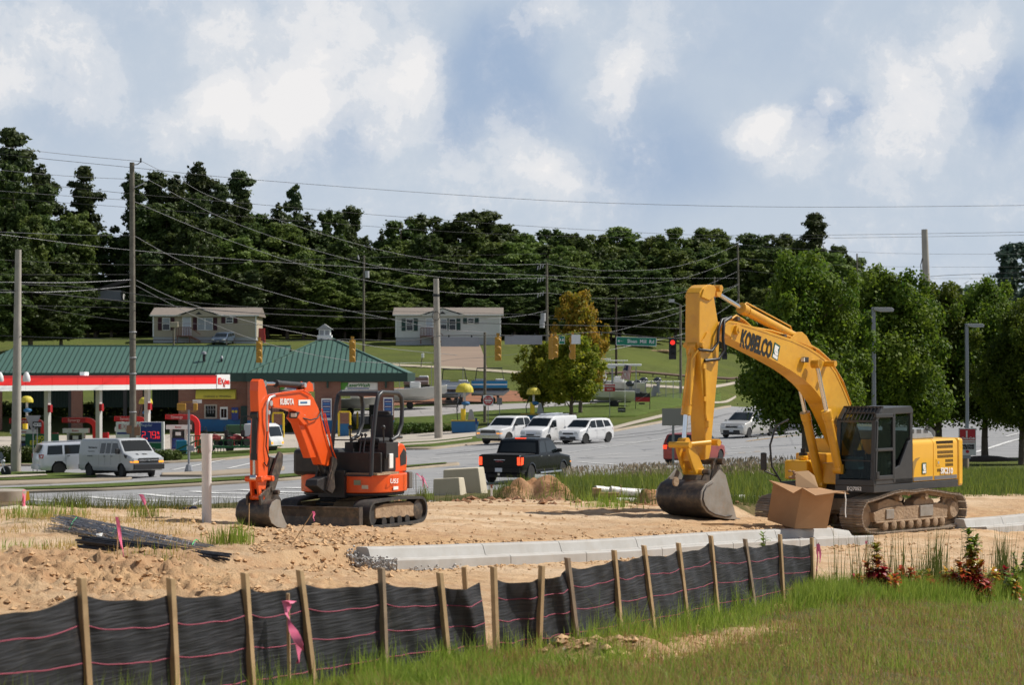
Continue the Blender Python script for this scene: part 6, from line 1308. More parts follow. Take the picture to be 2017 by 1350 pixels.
def van_full(px,py,a):
 r=put_car('cargo_van',px,py,R(a),'weathered grey-white cargo van with dark bumper and lit amber indicators','van');L=5.7;f=L/2
 c=Car(L,2.0,[(-f,1.9),(-f+.1,2.06),(-f+.3,2.10),(1.05,2.10),(1.3,2.02),(1.92,1.36),(2.55,1.18),(f,1.05)],.38,[(-f,1.25),(1.4,1.28),(f,1.2)],0,.36,(-1.72,1.70),.16,.12,.92,.35);c.body(M_pvan,r)
 c.slope(1.34,1.88,'windscreen',M_cglass,r,.12);zb,zt=1.30,1.86
 c.side([(.68,zb),(1.62,zb),(1.22,zt),(.72,zt)],'side_window',M_cglass,r);c.side([(.08,zb),(.56,zb),(.56,zt),(.14,zt)],'side_window',M_cglass,r);c.side([(-.52,zb),(-.02,zb),(.02,zt),(-.46,zt)],'side_window',M_cglass,r)
 c.wheels(r,M_dark,-.25,5);c.seam((-.62,.02,.62,1.62),.45,1.95,r);c.handles((.0,.76),1.15,r);c.mirrors(1.52,1.42,r,M_dark,(.12,.22,.28))
 c.end(0,.62,.80,1.04,'grille',M_dark,r,True,.05,both=False);c.end(.64,.94,.92,1.06,'headlight',M_head,r,True,.02,wrap=.05);c.end(.60,.95,.80,.90,'indicator',M_amber,r,True,.04,wrap=.04);c.end(0,.98,.45,.72,'front_bumper',M_dark,r,True,.12,.16,both=False);c.end(0,.60,.91,.945,'grille_bar',M_rim,r,True,.065,both=False);
 b=MB();b.prism([(-.11,-.02),(-.04,-.02),(-.04,-.04),(.04,-.04),(.04,-.02),(.11,-.02),(.13,.02),(.04,.02),(.04,.04),(-.04,.04),(-.04,.02),(-.13,.02)],f+.06,f+.085,'yz');
 q=MB();q.merge(b,Matrix.Translation((0,0,.93)));q.build('emblem',M_chr,r)
 c.end(0,.98,.45,.7,'rear_bumper',M_dark,r,False,.08,.14,both=False)
 c.side([(2.0,1.25),(2.35,1.19),(2.25,1.02),(2.1,1.08)],'corner_trim',M_dark,r);b=MB();b.box((2.3,.1,1.285),(.4,.3,.01));b.box((2.3,-.35,1.285),(.38,.14,.01));b.build('peeled_patch',M_print_w,r)
 for(txt,x,z,s_)in(('Paul Auto Inc',-1.3,1.62,.17),('Sales and Service',-1.4,1.42,.10),('770 555 0100',-1.55,1.16,.10)):
  t=text_mb(txt,s_,.003,.004 if s_>.15 else 0);q=MB();q.merge(t,Matrix.Translation((x,-c.hw(x,z)-.006,z)));q.build('side_lettering',M_dark,r)
 return r
van_full(238,941.5,-50)
g=G(519,892);r=empty('small_lorry',g,R(-25),'small white lorry with rounded cab, seen behind the orange arm','lorry');c=Car(2.2,1.9,[(-1.1,1.95),(.5,1.98),(.75,1.85),(1.02,1.05),(1.1,.8)],.4,[(-1.1,1.05),(1.1,1.0)],0,.36,(.2,),.12,.1,.85,.4)
c.body(M_pwhite,r);c.slope(.78,1.0,'windscreen',M_cglass,r,.1);c.side([(-.3,1.1),(.85,1.05),(.66,1.75),(-.3,1.8)],'side_window',M_cglass,r);c.wheels(r,M_rim,0,5);c.mirrors(.9,1.3,r,M_dark,(.08,.15,.35));c.end(.6,.85,.6,.75,'indicator',M_amber,r,True,.02)
M_tgreen=mat('trailer_green',(.03,.16,.045),.5,c2=(.02,.09,.03),vs=2);M_mower=mat('mower_red',(.30,.03,.03),.4);
g=G(452,897);g2=G(380,893);r=empty('utility_trailer',g,0,'green flat trailer with low mesh sides parked by the forecourt','trailer')
b=MB();b.box((0,0,.55),(4.2,1.7,.12));b.prism([(-2.1,.5),(-3.6,.12),(-3.6,.05),(-2.1,.42)],-.8,.8);b.build('deck',M_tgreen,r,bevel=.01)
b=MB()
for y in(-.85,.85):
 b.beam((-2.1,y,1.0),(2.1,y,1.0),.05,.05);b.beam((-2.1,y,1.0),(-3.5,y,.35),.05,.05)
 for k in range(8):b.beam((-2.1+k*.6,y,.55),(-2.1+k*.6,y,1.0),.04,.04,(1,0,0))
b.build('side_rail',M_tgreen,r)
for k,(x,h_)in enumerate(((-1.2,.9),(.2,.85),(1.3,.95))):
 q=empty('ride_on_mower',g+Vector((x,0,.62)),R(30),['left','middle','right'][k]+' red and black ride-on mower standing on the green trailer','mower','mowers on the green trailer')
 b=MB();b.box((.1,0,.45),(.8,.6,.3));b.prism([(.1,.5),(.6,.45),(.6,.62),(.3,.75),(.1,.72)],-.28,.28);b.build('hull',M_mower,q,bevel=.06);b=MB();b.box((-.25,0,.62),(.35,.45,.1));b.box((-.42,0,.85),(.1,.45,.4));b.build('seat',M_dark,q,bevel=.04)
 for(wx,wy,wr_)in((-.35,-.42,.25),(-.35,.42,.25),(.5,-.35,.17),(.5,.35,.17)):b=MB();b.lathe([(.001,-.1),(wr_,-.1),(wr_,.1),(.001,.1)],14,(wx,wy,wr_),'y');b.build('wheel',M_tyre,q,40)
 b=MB();b.tube([(-.45,-.25,.6),(-.5,-.25,1.25),(-.5,.25,1.25),(-.45,.25,.6)],.03,6);b.build('roll_bar',M_dark,q,50)
g=G(480,876);r=empty('green_tractor',g,0,'dark green machine with roll frame parked beyond the trailer','tractor');b=MB();b.box((-.6,0,1.2),(1.5,1.2,.7));b.box((1.0,0,1.1),(1.2,1.2,.6));b.build('hull',mat('dark_green_body',(.02,.07,.03),.5),r,bevel=.1)
b=MB();b.tube([(-.2,-.6,1.3),(-.15,-.6,2.2),(.9,-.6,2.2),(1.0,-.6,1.3)],.05,6);b.tube([(-.2,.6,1.3),(-.15,.6,2.2),(.9,.6,2.2),(1.0,.6,1.3)],.05,6);b.build('roll_frame',M_dark,r,50)
for x in(-1.0,1.2):
 for y in(-.7,.7):b=MB();b.lathe([(.001,-.14),(.42,-.14),(.45,0),(.42,.14),(.001,.14)],18,(x,y,.45),'y');b.build('wheel',M_tyre,r,40)
def motorbike(g,rz,label,m,grp=None,s_=1.0):
 r=empty('motorcycle',g,rz,label,'motorcycle',grp);r.scale=(s_,)*3
 for x in(-.72,.78):b=MB();b.lathe([(.24,-.06),(.31,-.05),(.33,0),(.31,.05),(.24,.06)],22,(x,0,.33),'y');w=b.build('wheel',M_tyre,r,50);b=MB();b.lathe([(.001,-.03),(.12,-.02),(.12,.02),(.001,.03)],14,(x,0,.33),'y');[b.beam((x,0,.33),(x+.26*math.cos(a),0,.33+.26*math.sin(a)),.012,.012)for a in[k*.785 for k in range(8)]];b.build('spokes',M_chr,w)
 b=MB();b.box((.02,0,.45),(.5,.3,.34));b.cyl((.1,0,.5),(.2,0,.78),.11,n=12);b.cyl((-.05,0,.5),(-.12,0,.76),.11,n=12);b.build('engine',M_rim,r,bevel=.02)
 b=MB();b.ball((.18,0,.86),.18,12,sc=(1.6,.8,.75));b.build('fuel_tank',m,r,60);b=MB();b.box((-.35,0,.78),(.6,.28,.12));b.box((-.62,0,.88),(.2,.24,.1));b.build('seat',M_dark,r,bevel=.05)
 b=MB();b.tube([(.78,-.1,.33),(.5,-.1,.95)],.03,7);b.tube([(.78,.1,.33),(.5,.1,.95)],.03,7);b.tube([(.5,-.4,1.1),(.48,0,1.0),(.5,.4,1.1)],.02,6);b.build('fork',M_chr,r);b=MB();b.ball((.62,0,.92),.1,10);b.build('headlamp',M_head,r,60)
 b=MB();b.tube([(.1,-.18,.38),(-.4,-.2,.3),(-1.0,-.22,.34)],.045,8);b.build('exhaust',M_chr,r,50);b=MB();b.box((-.75,-.25,.62),(.5,.16,.32));b.box((-.75,.25,.62),(.5,.16,.32));b.build('saddle_bag',m,r,bevel=.05)
 b=MB();b.add([(.55,-.2,1.05),(.55,.2,1.05),(.42,.16,1.42),(.42,-.16,1.42)],[(0,1,2,3)]);b.build('windshield',M_cglass,r)
motorbike(G(-12,941),R(-20),'black touring motorcycle cut off by the left edge of the picture',M_dark)
motorbike(G(432,893)+Vector((0,.6,0)),R(160),'chrome and red motorcycle between the green railing and the trailer',M_mower)
# ------ filling station, car wash, signs
def brick_mat(name,c1,c2,mortar,sc=1.0):
 m,nt,b=new_mat(name);N=nt.nodes;L=nt.links;tc=N.new('ShaderNodeNewGeometry');sx=N.new('ShaderNodeSeparateXYZ');L.new(tc.outputs['Position'],sx.inputs[0]);ad=N.new('ShaderNodeMath');L.new(sx.outputs[0],ad.inputs[0]);L.new(sx.outputs[1],ad.inputs[1])
 cb=N.new('ShaderNodeCombineXYZ');L.new(ad.outputs[0],cb.inputs[0]);L.new(sx.outputs[2],cb.inputs[1]);br=N.new('ShaderNodeTexBrick');L.new(cb.outputs[0],br.inputs['Vector'])
 br.inputs['Scale'].default_value=sc;br.inputs['Brick Width'].default_value=.30;br.inputs['Row Height'].default_value=.11;br.inputs['Mortar Size'].default_value=.012
 br.inputs[1].default_value=col4(c1);br.inputs[2].default_value=col4(c2);br.inputs[3].default_value=col4(mortar);L.new(br.outputs[0],b.inputs['Base Color']);b.inputs['Roughness'].default_value=.9;return m
M_brick=brick_mat('red_brick',(.20,.07,.045),(.26,.10,.065),(.30,.24,.20));M_roofg=mat('green_metal_roof',(.085,.17,.135),.45,.1,c2=(.075,.15,.12),vs=.4);M_rib=mat('roof_rib_green',(.02,.055,.04),.5);M_fascia=mat('dark_green_fascia',(.012,.045,.035),.5)
M_bluep=mat('blue_wall_paint',(.01,.13,.32),.6,c2=(.02,.11,.25),vs=2);M_dkgreen=mat('dark_green_curtain',(.012,.05,.045),.6,c2=(.008,.035,.03),vs=5);M_awn=mat('yellow_awning',(.62,.52,.05),.6,c2=(.56,.46,.05),vs=3)
M_red=mat('station_red',(.80,.015,.012),.35);M_redd=mat('dark_red',(.42,.01,.015),.4);M_wht=mat('panel_white',(.80,.80,.79),.5);M_cream=mat('post_white',(.58,.56,.53),.6);M_sblue=mat('sign_blue',(.012,.035,.22),.4);M_led=mat('led_red',(1,.03,.02),.4,emit=1.3);M_sgreen=mat('banner_green',(.01,.10,.05),.6);M_grey=mat('grey_metal',(.30,.31,.33),.5,.4);M_sgn_grey=mat('sign_back_grey',(.33,.33,.35),.5,.3,c2=(.28,.28,.30),vs=2)
M_hi=mat('road_sign_green',(.0,.19,.11),.5);M_redsign=mat('road_sign_red',(.45,.012,.02),.5);M_pole=mat('creosote_pole',(.13,.11,.085),.9,c2=(.20,.18,.14),vs=3);M_cpole=mat('concrete_pole',(.42,.38,.32),.85,c2=(.33,.30,.26),vs=1.5);M_sig=mat('signal_yellow',(.50,.26,.025),.5,c2=(.42,.21,.02),vs=4)
def face_text(parent,txt,size,x,y,z,m,bold=.0,sx=1,name='lettering',rz=0,shear=0):
 t=text_mb(txt,size,.006,bold,shear,sx=sx);q=MB();q.merge(t,Matrix.Translation((x,y,z))@Matrix.Rotation(rz,4,'Z'));return q.build(name,m,parent)
def rect(parent,x0,x1,y,z0,z1,m,name,t=.04,bev=0):
 b=MB();b.box(((x0+x1)/2,y,(z0+z1)/2),(x1-x0,t,z1-z0));return b.build(name,m,parent,bevel=bev)
Yb=208.0;sb=F/Yb;Zg=gz(PX(350,Yb),Yb)-.1
def bx(px):return PX(px,Yb)
def bz(py,Y=Yb):return CZ-(py-YH)*Y/F
def car_wash():
 o=Vector((bx(350),Yb,0));r=empty('car_wash_building',o,0,'long brick car wash with green standing-seam roof, hipped pavilion and white cupola','building')
 X=lambda px:bx(px)-o.x
 ze,zf,zr,zp=bz(736),bz(751),bz(682,Yb+6),bz(664,Yb+6.5)
 def roof(eave,top,name):
  b=MB();n=len(eave);b.add([Vector(p)for p in eave+top],[(i,i+1,n+i+1,n+i)for i in range(n-1)]);b.add([Vector(p)-Vector((0,0,.08))for p in eave+top],[(i,n+i,n+i+1,i+1)for i in range(n-1)]);return b.build(name,M_roofg,r)
 xl,xr_=X(-70),X(560);D=12
 roof([(xl,-.6,ze),(xr_,-.6,ze)],[(X(6),6,zr),(xr_,6,zr)],'roof');roof([(xl,D+.6,ze),(xr_,D+.6,ze)],[(X(6),6,zr),(xr_,6,zr)],'roof');roof([(xl,-.6,ze),(xl,D+.6,ze)],[(X(6),6,zr),(X(6),6.01,zr)],'roof')
 b=MB();b.beam((X(4),6,zr+.02),(xr_,6,zr+.02),.22,.12);b.build('ridge_cap',M_roofg,r)
 px_=-62;k=0
 while px_<552:
  x=X(px_);t0=0;zt,yt=zr,6
  if px_<6:f_=(px_+70)/76;zt,yt=ze+(zr-ze)*f_,-.6+6.6*f_
  if px_>492:f0=(px_-492)/88;y0_,z0_=-.6+6.6*f0,ze+(zr-ze)*f0
  else:y0_,z0_=-.6,ze
  if z0_<zt-.2:b=MB();b.beam((x,y0_,z0_+.04),(x,yt,zt+.04),.05,.07);b.build('roof_rib',M_rib,r)
  px_+=10.4
 y0=-1.6;apex=(X(634),6.2,zp);el,er=X(489),X(803);yb_=15
 for e0,e1 in(((el,y0,ze),(er,y0,ze)),((er,y0,ze),(er,yb_,ze)),((er,yb_,ze),(el,yb_,ze)),((el,yb_,ze),(el,y0,ze))):
  b=MB();b.add([e0,e1,apex],[(0,1,2)]);b.build('pavilion_roof',M_roofg,r)
 for e in((el,y0,ze),(er,y0,ze)):b=MB();b.beam(Vector(e)+Vector((0,0,.05)),Vector(apex)+Vector((0,0,.05)),.16,.1);b.build('hip_cap',M_roofg,r)
 px_=499
 while px_<797:
  x=X(px_);f_=(px_-489)/(634-489)if px_<634 else(803-px_)/(803-634);yt=y0+(6.2-y0)*f_;zt=ze+(zp-ze)*f_;b=MB();b.beam((x,y0,ze+.04),(x,yt,zt+.04),.05,.07);b.build('roof_rib',M_rib,r);px_+=10.6
 b=MB();b.box((X(646)/2+xl/2,-.62,(ze+zf)/2),(X(646)-xl,.1,ze-zf+.1));b.build('fascia',M_fascia,r);b=MB();b.box(((el+er)/2,y0-.02,(ze+zf)/2),(er-el,.1,ze-zf+.1));b.box((er,(y0+yb_)/2,(ze+zf)/2),(.1,yb_-y0,ze-zf+.1));b.box((el,(y0-.6)/2,(ze+zf)/2),(.1,1.0,ze-zf+.1));b.build('fascia',M_fascia,r)
 rect(r,xl,X(480),D-.6,zf+.15,zf+.2,M_fascia,'ceiling',D);b=MB();b.box(((el+er)/2,(y0+yb_)/2,zf+.12),(er-el-.2,yb_-y0-.2,.05));b.build('ceiling',M_fascia,r)
 q=empty('cupola',(X(629),6.2,zp-.65));q.parent=r;b=MB();b.box((0,0,.35),(1.25,1.25,.9));b.box((0,0,1.02),(1.0,1.0,.6));b.build('base',M_wht,q);b=MB();b.prism([(-.72,1.30),(0,1.78),(.72,1.30)],-.7,.7);b.build('roof',mat('cupola_roof',(.38,.38,.38),.7),q)
 for s_ in(-.25,.25):rect(q,s_-.18,s_+.18,-.51,.80,1.22,M_grey,'louvre',.03)
 def wall(p0,p1,z0,z1,m,name='wall',y=0,t=.3):return rect(r,X(p0),X(p1),y,z0,z1,m,name,t)
 zg=Zg
 for p0,p1 in((-70,4),(141,163),(268,281),(352,381)):wall(p0,p1,zg,zf,M_brick,'brick_pier')
 for p0,p1 in((135,141),(243,250)):wall(p0,p1,zg,zf,M_dark,'steel_post')
 for p0,p1 in((4,135),(163,243),(250,268),(281,352)):
  wall(p0,p1,bz(805),zf,M_dkgreen,'bay_curtain',5.5,.06)
  for k in range(int((p1-p0)/6)):b=MB();b.box((X(p0+3+k*6),5.44,(bz(805)+zf)/2),(.05,.05,zf-bz(805)));b.build('curtain_rib',M_fascia,r)
 wall(381,482,bz(826),zf,M_brick,'brick_wall');wall(388,482,zg,bz(826),M_bluep,'blue_dado');wall(381,388,zg,bz(826),M_dark,'side_door')
 w=rect(r,X(403),X(428),-.2,bz(825),bz(797),mat('window_surround',(.42,.38,.33),.7),'window',.08);rect(w,X(406),X(425),-.25,bz(822),bz(800),M_cglass,'pane',.03)
 for p_ in(410.5,415.5,420.5):rect(w,X(p_)-.02,X(p_)+.02,-.275,bz(815),bz(800),M_grey,'glazing_bar',.02)
 rect(w,X(406),X(425),-.275,bz(807)-.02,bz(807)+.02,M_grey,'glazing_bar',.02)
 w=rect(r,X(434),X(449),-.2,bz(827),bz(802),M_wht,'white_hatch',.08);rect(w,X(436),X(441),-.25,bz(823),bz(806),M_cglass,'pane',.03);rect(w,X(442),X(447),-.25,bz(823),bz(806),M_cglass,'pane',.03)
 w=rect(r,X(457),X(470),-.25,bz(828),bz(803),M_sblue,'coin_machine',.2);
 for p_ in(460,466):b=MB();b.lathe([(.001,-.02),(.12,-.02),(.12,.02)],12,(X(p_),-.36,bz(811)),'y');b.build('dial',M_awn,w)
 b=MB();rr_=1.0;prof=[(-.1,bz(767))]+[(-.1-.9*math.sin(a),bz(785)+(bz(767)-bz(785))*math.cos(a))for a in[i*math.pi/16 for i in range(1,9)]]+[(-1.0,bz(786)),(-.1,bz(786))]
 b.prism(prof,X(388),X(466),'yz');
 aw=b.build('awning',M_awn,r,40);face_text(aw,'CHANGE & VENDING',.26,X(431),-1.02,bz(781.5),M_dark,.0,sx=.95,name='awning_lettering')
 for p0,p1 in((490,552),(622,673),(746,777)):
  wall(p0,p1,bz(828),zf,M_brick,'brick_pier',-.9,.5);wall(p0,p1,zg,bz(828),M_bluep,'blue_dado',-.9,.52)
  b=MB();b.box((X((p0+p1)/2),-1.25,zf-.15),(.16,.3,.9));b.build('wall_lamp',M_fascia,r)
 wall(482,490,zg,zf,M_brick,'brick_wall');wall(475,489,zg,bz(800),M_dkgreen,'green_door',-.3,.1)
 wall(490,545,zg,zf,M_brick,'brick_wall',13,.3)
 for(p0,p1,tx)in((553,622,'LaserWash'),(672,746,'LaserWash')):
  wall(p0,p1,bz(771),zf,mat('bay_head',(.25,.22,.20),.8),'bay_head',-.8,.2);w=rect(r,X(p0+1),X(p1-1),-.95,bz(768.5),bz(754),M_wht,'bay_sign',.06)
  b=MB();b.add([(X(p0+1),-.99,bz(754)),(X(p0+16),-.99,bz(754)),(X(p0+8),-.99,bz(768)),(X(p0+1),-.99,bz(768.5))],[(0,1,2,3)]);b.build('sign_swoosh',mat('leaf_green',(.08,.30,.03),.5),w)
  face_text(w,tx,.42,X((p0+p1)/2)-.1,-1.0,bz(759.5),mat('sign_green_text',(.03,.2,.03),.5),.012,sx=1.05,name='sign_lettering',shear=.25);rect(w,X(p0+14),X(p1-18),-.99,bz(766.5),bz(764.5),M_sblue,'sign_band',.02)
 rect(r,X(547),X(549),4,zg,zf,M_brick,'bay_wall',9);
 wall(612,618,zg,zf,M_dark,'bay_machine',8,1.0);wall(690,722,bz(775),zf,M_dark,'bay_gantry',6,.6);wall(718,740,zg,bz(800),M_dark,'bay_machine',7,.8)
 for(p_,y_)in((395.5,716),(430.5,716)):
  big=p_<400;z0=bz(y_+8,Yb+2.5);q=empty('roof_vent',(X(p_),2.2,z0));q.parent=r;b=MB();h_=1.1 if big else.7;b.cyl((0,0,-.1),(0,0,h_),.13 if big else.09,n=12);b.build('flue',M_dark,q,40);b=MB();b.lathe([(.05,h_),(.24 if big else.15,h_+.05),(.2 if big else.12,h_+.22),(.05,h_+.3)],12);b.build('cowl',M_grey,q,40)
  b=MB();b.add([(-.5,-.9,-.28),(.5,-.9,-.28),(.35,0,.08),(-.35,0,.08)],[(0,1,2,3)]);b.build('flashing',mat('bare_flashing',(.5,.42,.33),.5),q)
 return r
car_wash()
for k,(p0,p1,y0_,y1_)in enumerate(((636,656,785,832),(757,776,783,832))):
 g=Vector((bx((p0+p1)/2),Yb-1.6,Zg));r=empty('menu_board',g,0,'tall blue and white wash menu board '+('left of the bay the excavator canopy frames' if k==0 else 'on the right-hand brick pier'),'board','wash menu boards');w=(p1-p0)/sb
 rect(r,-w/2,w/2,0,bz(828)-Zg,bz(y0_)-Zg,M_wht,'frame',.12);rect(r,-w/2+.08,w/2-.08,-.07,bz(823)-Zg,bz(y0_+3)-Zg,M_sblue,'poster',.02);rect(r,-w/2,w/2,.02,0,bz(828)-Zg,M_bluep,'base',.3)
 for j in range(6):rect(r,-w/2+.15,w/2-.15,-.085,bz(792+j*5)-Zg,bz(790+j*5)-Zg,mat('poster_mark%d'%j,((.5,.5,.55),(.1,.3,.6))[j%2],.5),'poster_band',.01)
for k,(p0,p1)in enumerate(((538,559),(668,690))):
 Yp=Yb-7;g=Vector((PX((p0+p1)/2,Yp),Yp,gz(PX((p0+p1)/2,Yp),Yp)));r=empty('pay_station',g,0,'brick and blue pay pillar between yellow bollards, '+('left' if k==0 else 'right')+' of the pair','pay station','brick pay pillars');w=(p1-p0)*Yp/F;b=MB();b.box((0,0,1.5),(w*.8,.6,.9));b.build('brick_top',M_brick,r);b=MB();b.box((0,0,.52),(w*.8,.62,1.06));b.build('blue_base',M_bluep,r)
 for s_ in(-1,1):b=MB();b.cyl((s_*w*.5,-.3,0),(s_*w*.5,-.3,1.9),.09,n=10);b.ball((s_*w*.5,-.3,1.9),.09,8);b.build('bollard',M_yel,r,50)
 rect(r,-w*.5,w*.5,-.3,1.98,2.1,M_yel,'top_rail',.12)
for(px,py,lb)in((704,845,'lone yellow bollard seen through the excavator canopy'),(749,842,'yellow bollard by the right brick pier')):
 g=G(px,py);b=MB();b.cyl((0,0,0),(0,0,1.4),.09,n=10);b.ball((0,0,1.4),.09,8);t=b.build('bollard',M_yel,None,50);t.location=g;tag(t,lb,'bollard')
Yc=178.0
def canopy():
 A=np.array([PX(450,182.),182.]);B_=np.array([PX(0,157.),157.]);e=(A-B_)/np.linalg.norm(A-B_);o=Vector((A[0],A[1],0));r=empty('fuel_canopy',o,math.atan2(e[1],e[0]),'flat fuel station canopy with red and white edge band over the pumps','canopy')
 def X(p):k=(p-CX)/F;return(k*A[1]-A[0])/(e[0]-k*e[1])
 x0,x1=X(-120),0;zt,zm,zb=4.42,3.78,3.42;D=8
 b=MB();b.box(((x0+x1)/2,D/2,(zt+zb)/2),(x1-x0-.1,D-.1,zt-zb-.1));b.build('deck',M_wht,r)
 xl=X(424);n=11;seg=[x0+(xl-x0)*k/n for k in range(n+1)]
 for a,c in zip(seg,seg[1:]):b=MB();b.box(((a+c)/2,-.06,(zt+zm)/2),(c-a-.03,.08,zt-zm));b.build('red_panel',M_red,r);b=MB();b.box(((a+c)/2,-.05,(zm+zb)/2-.01),(c-a-.02,.08,zm-zb));b.build('white_panel',M_wht,r)
 b=MB();b.box(((x0+xl)/2,-.09,zt-.06),(xl-x0,.06,.12));b.build('top_trim',M_redd,r)
 lp=rect(r,xl+.02,x1,-.08,zb,zt+.06,M_wht,'logo_panel',.12);w=x1-xl;cx=xl+w/2;zc=(zt+zb)/2+.03
 face_text(lp,'E',.62,cx-w*.32,-.16,zc+.02,M_red,.03,w*.75);face_text(lp,'on',.52,cx+w*.25,-.16,zc-.02,M_red,.03,w*.72)
 b=MB();b.beam((cx-w*.2,-.155,zc-.24),(cx-w*.02,-.155,zc+.2),.01,.09,(0,-1,0));b.beam((cx-w*.17,-.156,zc+.2),(cx+w*.1,-.156,zc-.42),.01,.09,(0,-1,0));b.beam((cx-w*.05,-.157,zc-.42),(cx+w*.12,-.157,zc+.18),.01,.09,(0,-1,0));b.build('double_x',M_red,lp)
 for p_ in(-100,0,108,209,304):
  u=X(p_);q=A+e*u;g=gz(*q);b=MB();b.box((u,.6,(g+zb)/2),(.34,.34,zb-g));b.build('post',M_cream,r,bevel=.02);b=MB();b.box((u-.1,.32,2.2),(.25,.22,.5));b.build('extinguisher_box',M_redd,r)
 b=MB();b.box((X(213),2,zt+.12),(.5,.4,.25));b.build('roof_box',M_wht,r)
 return r
canopy()
def pump(px,Y,label,arch=True):
 g=Vector((PX(px,Y),Y,gz(PX(px,Y),Y)));r=empty('fuel_pump',g,0,label,'fuel pump','fuel pumps under the canopy')
 b=MB();b.box((0,0,.08),(2.6,1.2,.16));b.build('island',M_cream,r)
 b=MB();b.box((0,0,.55),(.95,.55,.8));b.build('lower_cabinet',M_sblue,r,bevel=.02);b=MB();b.box((0,0,1.2),(.8,.5,.55));b.build('display',M_dark,r);rect(r,-.2,.2,-.27,1.15,1.4,M_wht,'screen',.02)
 for s_ in(-1,1):b=MB();b.prism([(s_*.42,.15),(s_*.55,.15),(s_*.62,1.6),(s_*.46,1.6)],-.27,.27);b.build('side_frame',M_cream,r);b=MB();b.tube([(s_*.3,-.28,1.3),(s_*.45,-.4,.9),(s_*.3,-.4,.5),(s_*.1,-.35,.8)],.02,6);b.build('hose',M_dark,r)
 hd=rect(r,-.9,.9,0,1.6,1.92,M_wht,'header',.6);face_text(hd,'Exxon',.18,0,-.31,1.76,M_redd,.005)
 rect(r,-.35,.35,-.285,.3,.7,mat('pump_graphic',(.02,.1,.35),.4),'graphic',.02)
 if arch:
  zc,ra,rb_=2.25,.55,.95;pts_o=[(-1.0,2.68),(.75,2.68)];b=MB();pr=[]
  cx_,cz_=.75,2.68-.8;outer=[(-.95,2.68)]+[(cx_+.8*math.sin(a),cz_+.8*math.cos(a))for a in[i*math.pi/16 for i in range(9)]]+[(1.55,.3)];inner=[(1.2,.3)]+[(cx_+.45*math.cos(a),cz_+.45*math.sin(a))for a in[i*math.pi/16 for i in range(9)]]+[(-.95,2.33)]
  b.prism(outer+inner,-.28,.28);ar=b.build('red_arch',M_red,r,40);rect(ar,-.9,.7,-.286,2.34,2.66,M_redd,'arch_face_shade',.01);face_text(ar,'Synergy',.28,-.1,-.30,2.50,mat('pale_pink_print',(.75,.45,.45),.5),.004)  # darker red laid over the top bar paints in its shade
for(p_,Y_,lb)in((47,166,'fuel pump with red arch at far left behind the concrete pole'),(150,170,'fuel pump with red arch behind the silver SUV and van'),(252,174,'fuel pump with red arch partly behind the wooden pole and price sign'),(352,177,'fuel pump with red arch at the right end of the canopy')):pump(p_,Y_,lb)
for k,p_ in enumerate((105,205)):
 Y_=171;g=Vector((PX(p_,Y_),Y_,gz(PX(p_,Y_),Y_)));r=empty('waste_station',g,0,'red topped bin and squeegee stand under the canopy, '+('left' if k==0 else 'right')+' of the two','bin','forecourt bins');b=MB();b.box((0,0,.6),(.5,.45,1.1));b.build('bin_body',M_redd if k else M_sblue,r,bevel=.04);b=MB();b.prism([(-.3,1.15),(-.3,1.4),(.0,1.6),(.32,1.6),(.32,1.15)],-.28,.28);b.build('hood',M_redd,r,bevel=.03);rect(r,-.2,.2,-.24,.6,1.05,M_wht,'label',.02)
def vac(px,Y,ytop,w,label,base=True,box=False):
 g=Vector((PX(px,Y),Y,gz(PX(px,Y),Y)));r=empty('vacuum_station',g,0,label,'vacuum','yellow-domed vacuum stations');zt=CZ-(ytop-YH)*Y/F-g.z;wr=w*Y/F/2;n=12;prof=[(wr,zt-wr*1.05),(wr*1.0,zt-wr*.75),(wr*.86,zt-wr*.38),(wr*.55,zt-wr*.1),(.02,zt)]
 for k in range(8):b=MB();b.lathe(prof,4,a0=2*math.pi*k/8+.02,a1=2*math.pi*(k+1)/8-.02);b.build('dome_gore',M_awn,r,60)
 b=MB();b.cyl((0,0,0),(0,0,zt-wr*.9),.10,n=10);b.build('post',M_cream,r);b=MB();b.cyl((-.1,-.25,1.0),(-.1,-.25,1.9),.2,n=14);b.build('canister',M_yel,r,40)
 b=MB();b.tube([(-.3,-.3,zt-wr*1.3),(-.62,-.35,zt*.5),(-.5,-.4,.6),(-.2,-.4,.9)],.035,8);b.build('hose',M_dark,r,50);b=MB();b.ball((.1,-.2,zt-wr*2.3),.35,10,sc=(1,1,.5));b.build('filter_head',M_bluep,r,50)
 if box:
  b=MB();b.prism([(-1.0,0),(.95,0),(1.15,.92),(-1.05,.92)],-.6,.5);b.build('blue_trough',M_bluep,r,bevel=.02);rect(r,-1.07,1.17,-.05,.9,.99,mat('trough_edge',(.42,.30,.04),.7),'rim',1.25);b=MB();b.prism([(.25,.95),(.85,.95),(.62,1.85),(.4,1.85)],-.3,-.1);b.build('leaning_board',M_grey,r)
vac(53,196,780,25,'yellow-domed vacuum post at far left behind the first pump');vac(287,190,782,27,'yellow-domed vacuum post above the price sign')
vac(915,193,755,35,'yellow-domed vacuum in a blue trough, right of the concrete pole',box=True);vac(1051,198,763,28,'yellow-domed vacuum partly hidden by the maple trees',box=True)
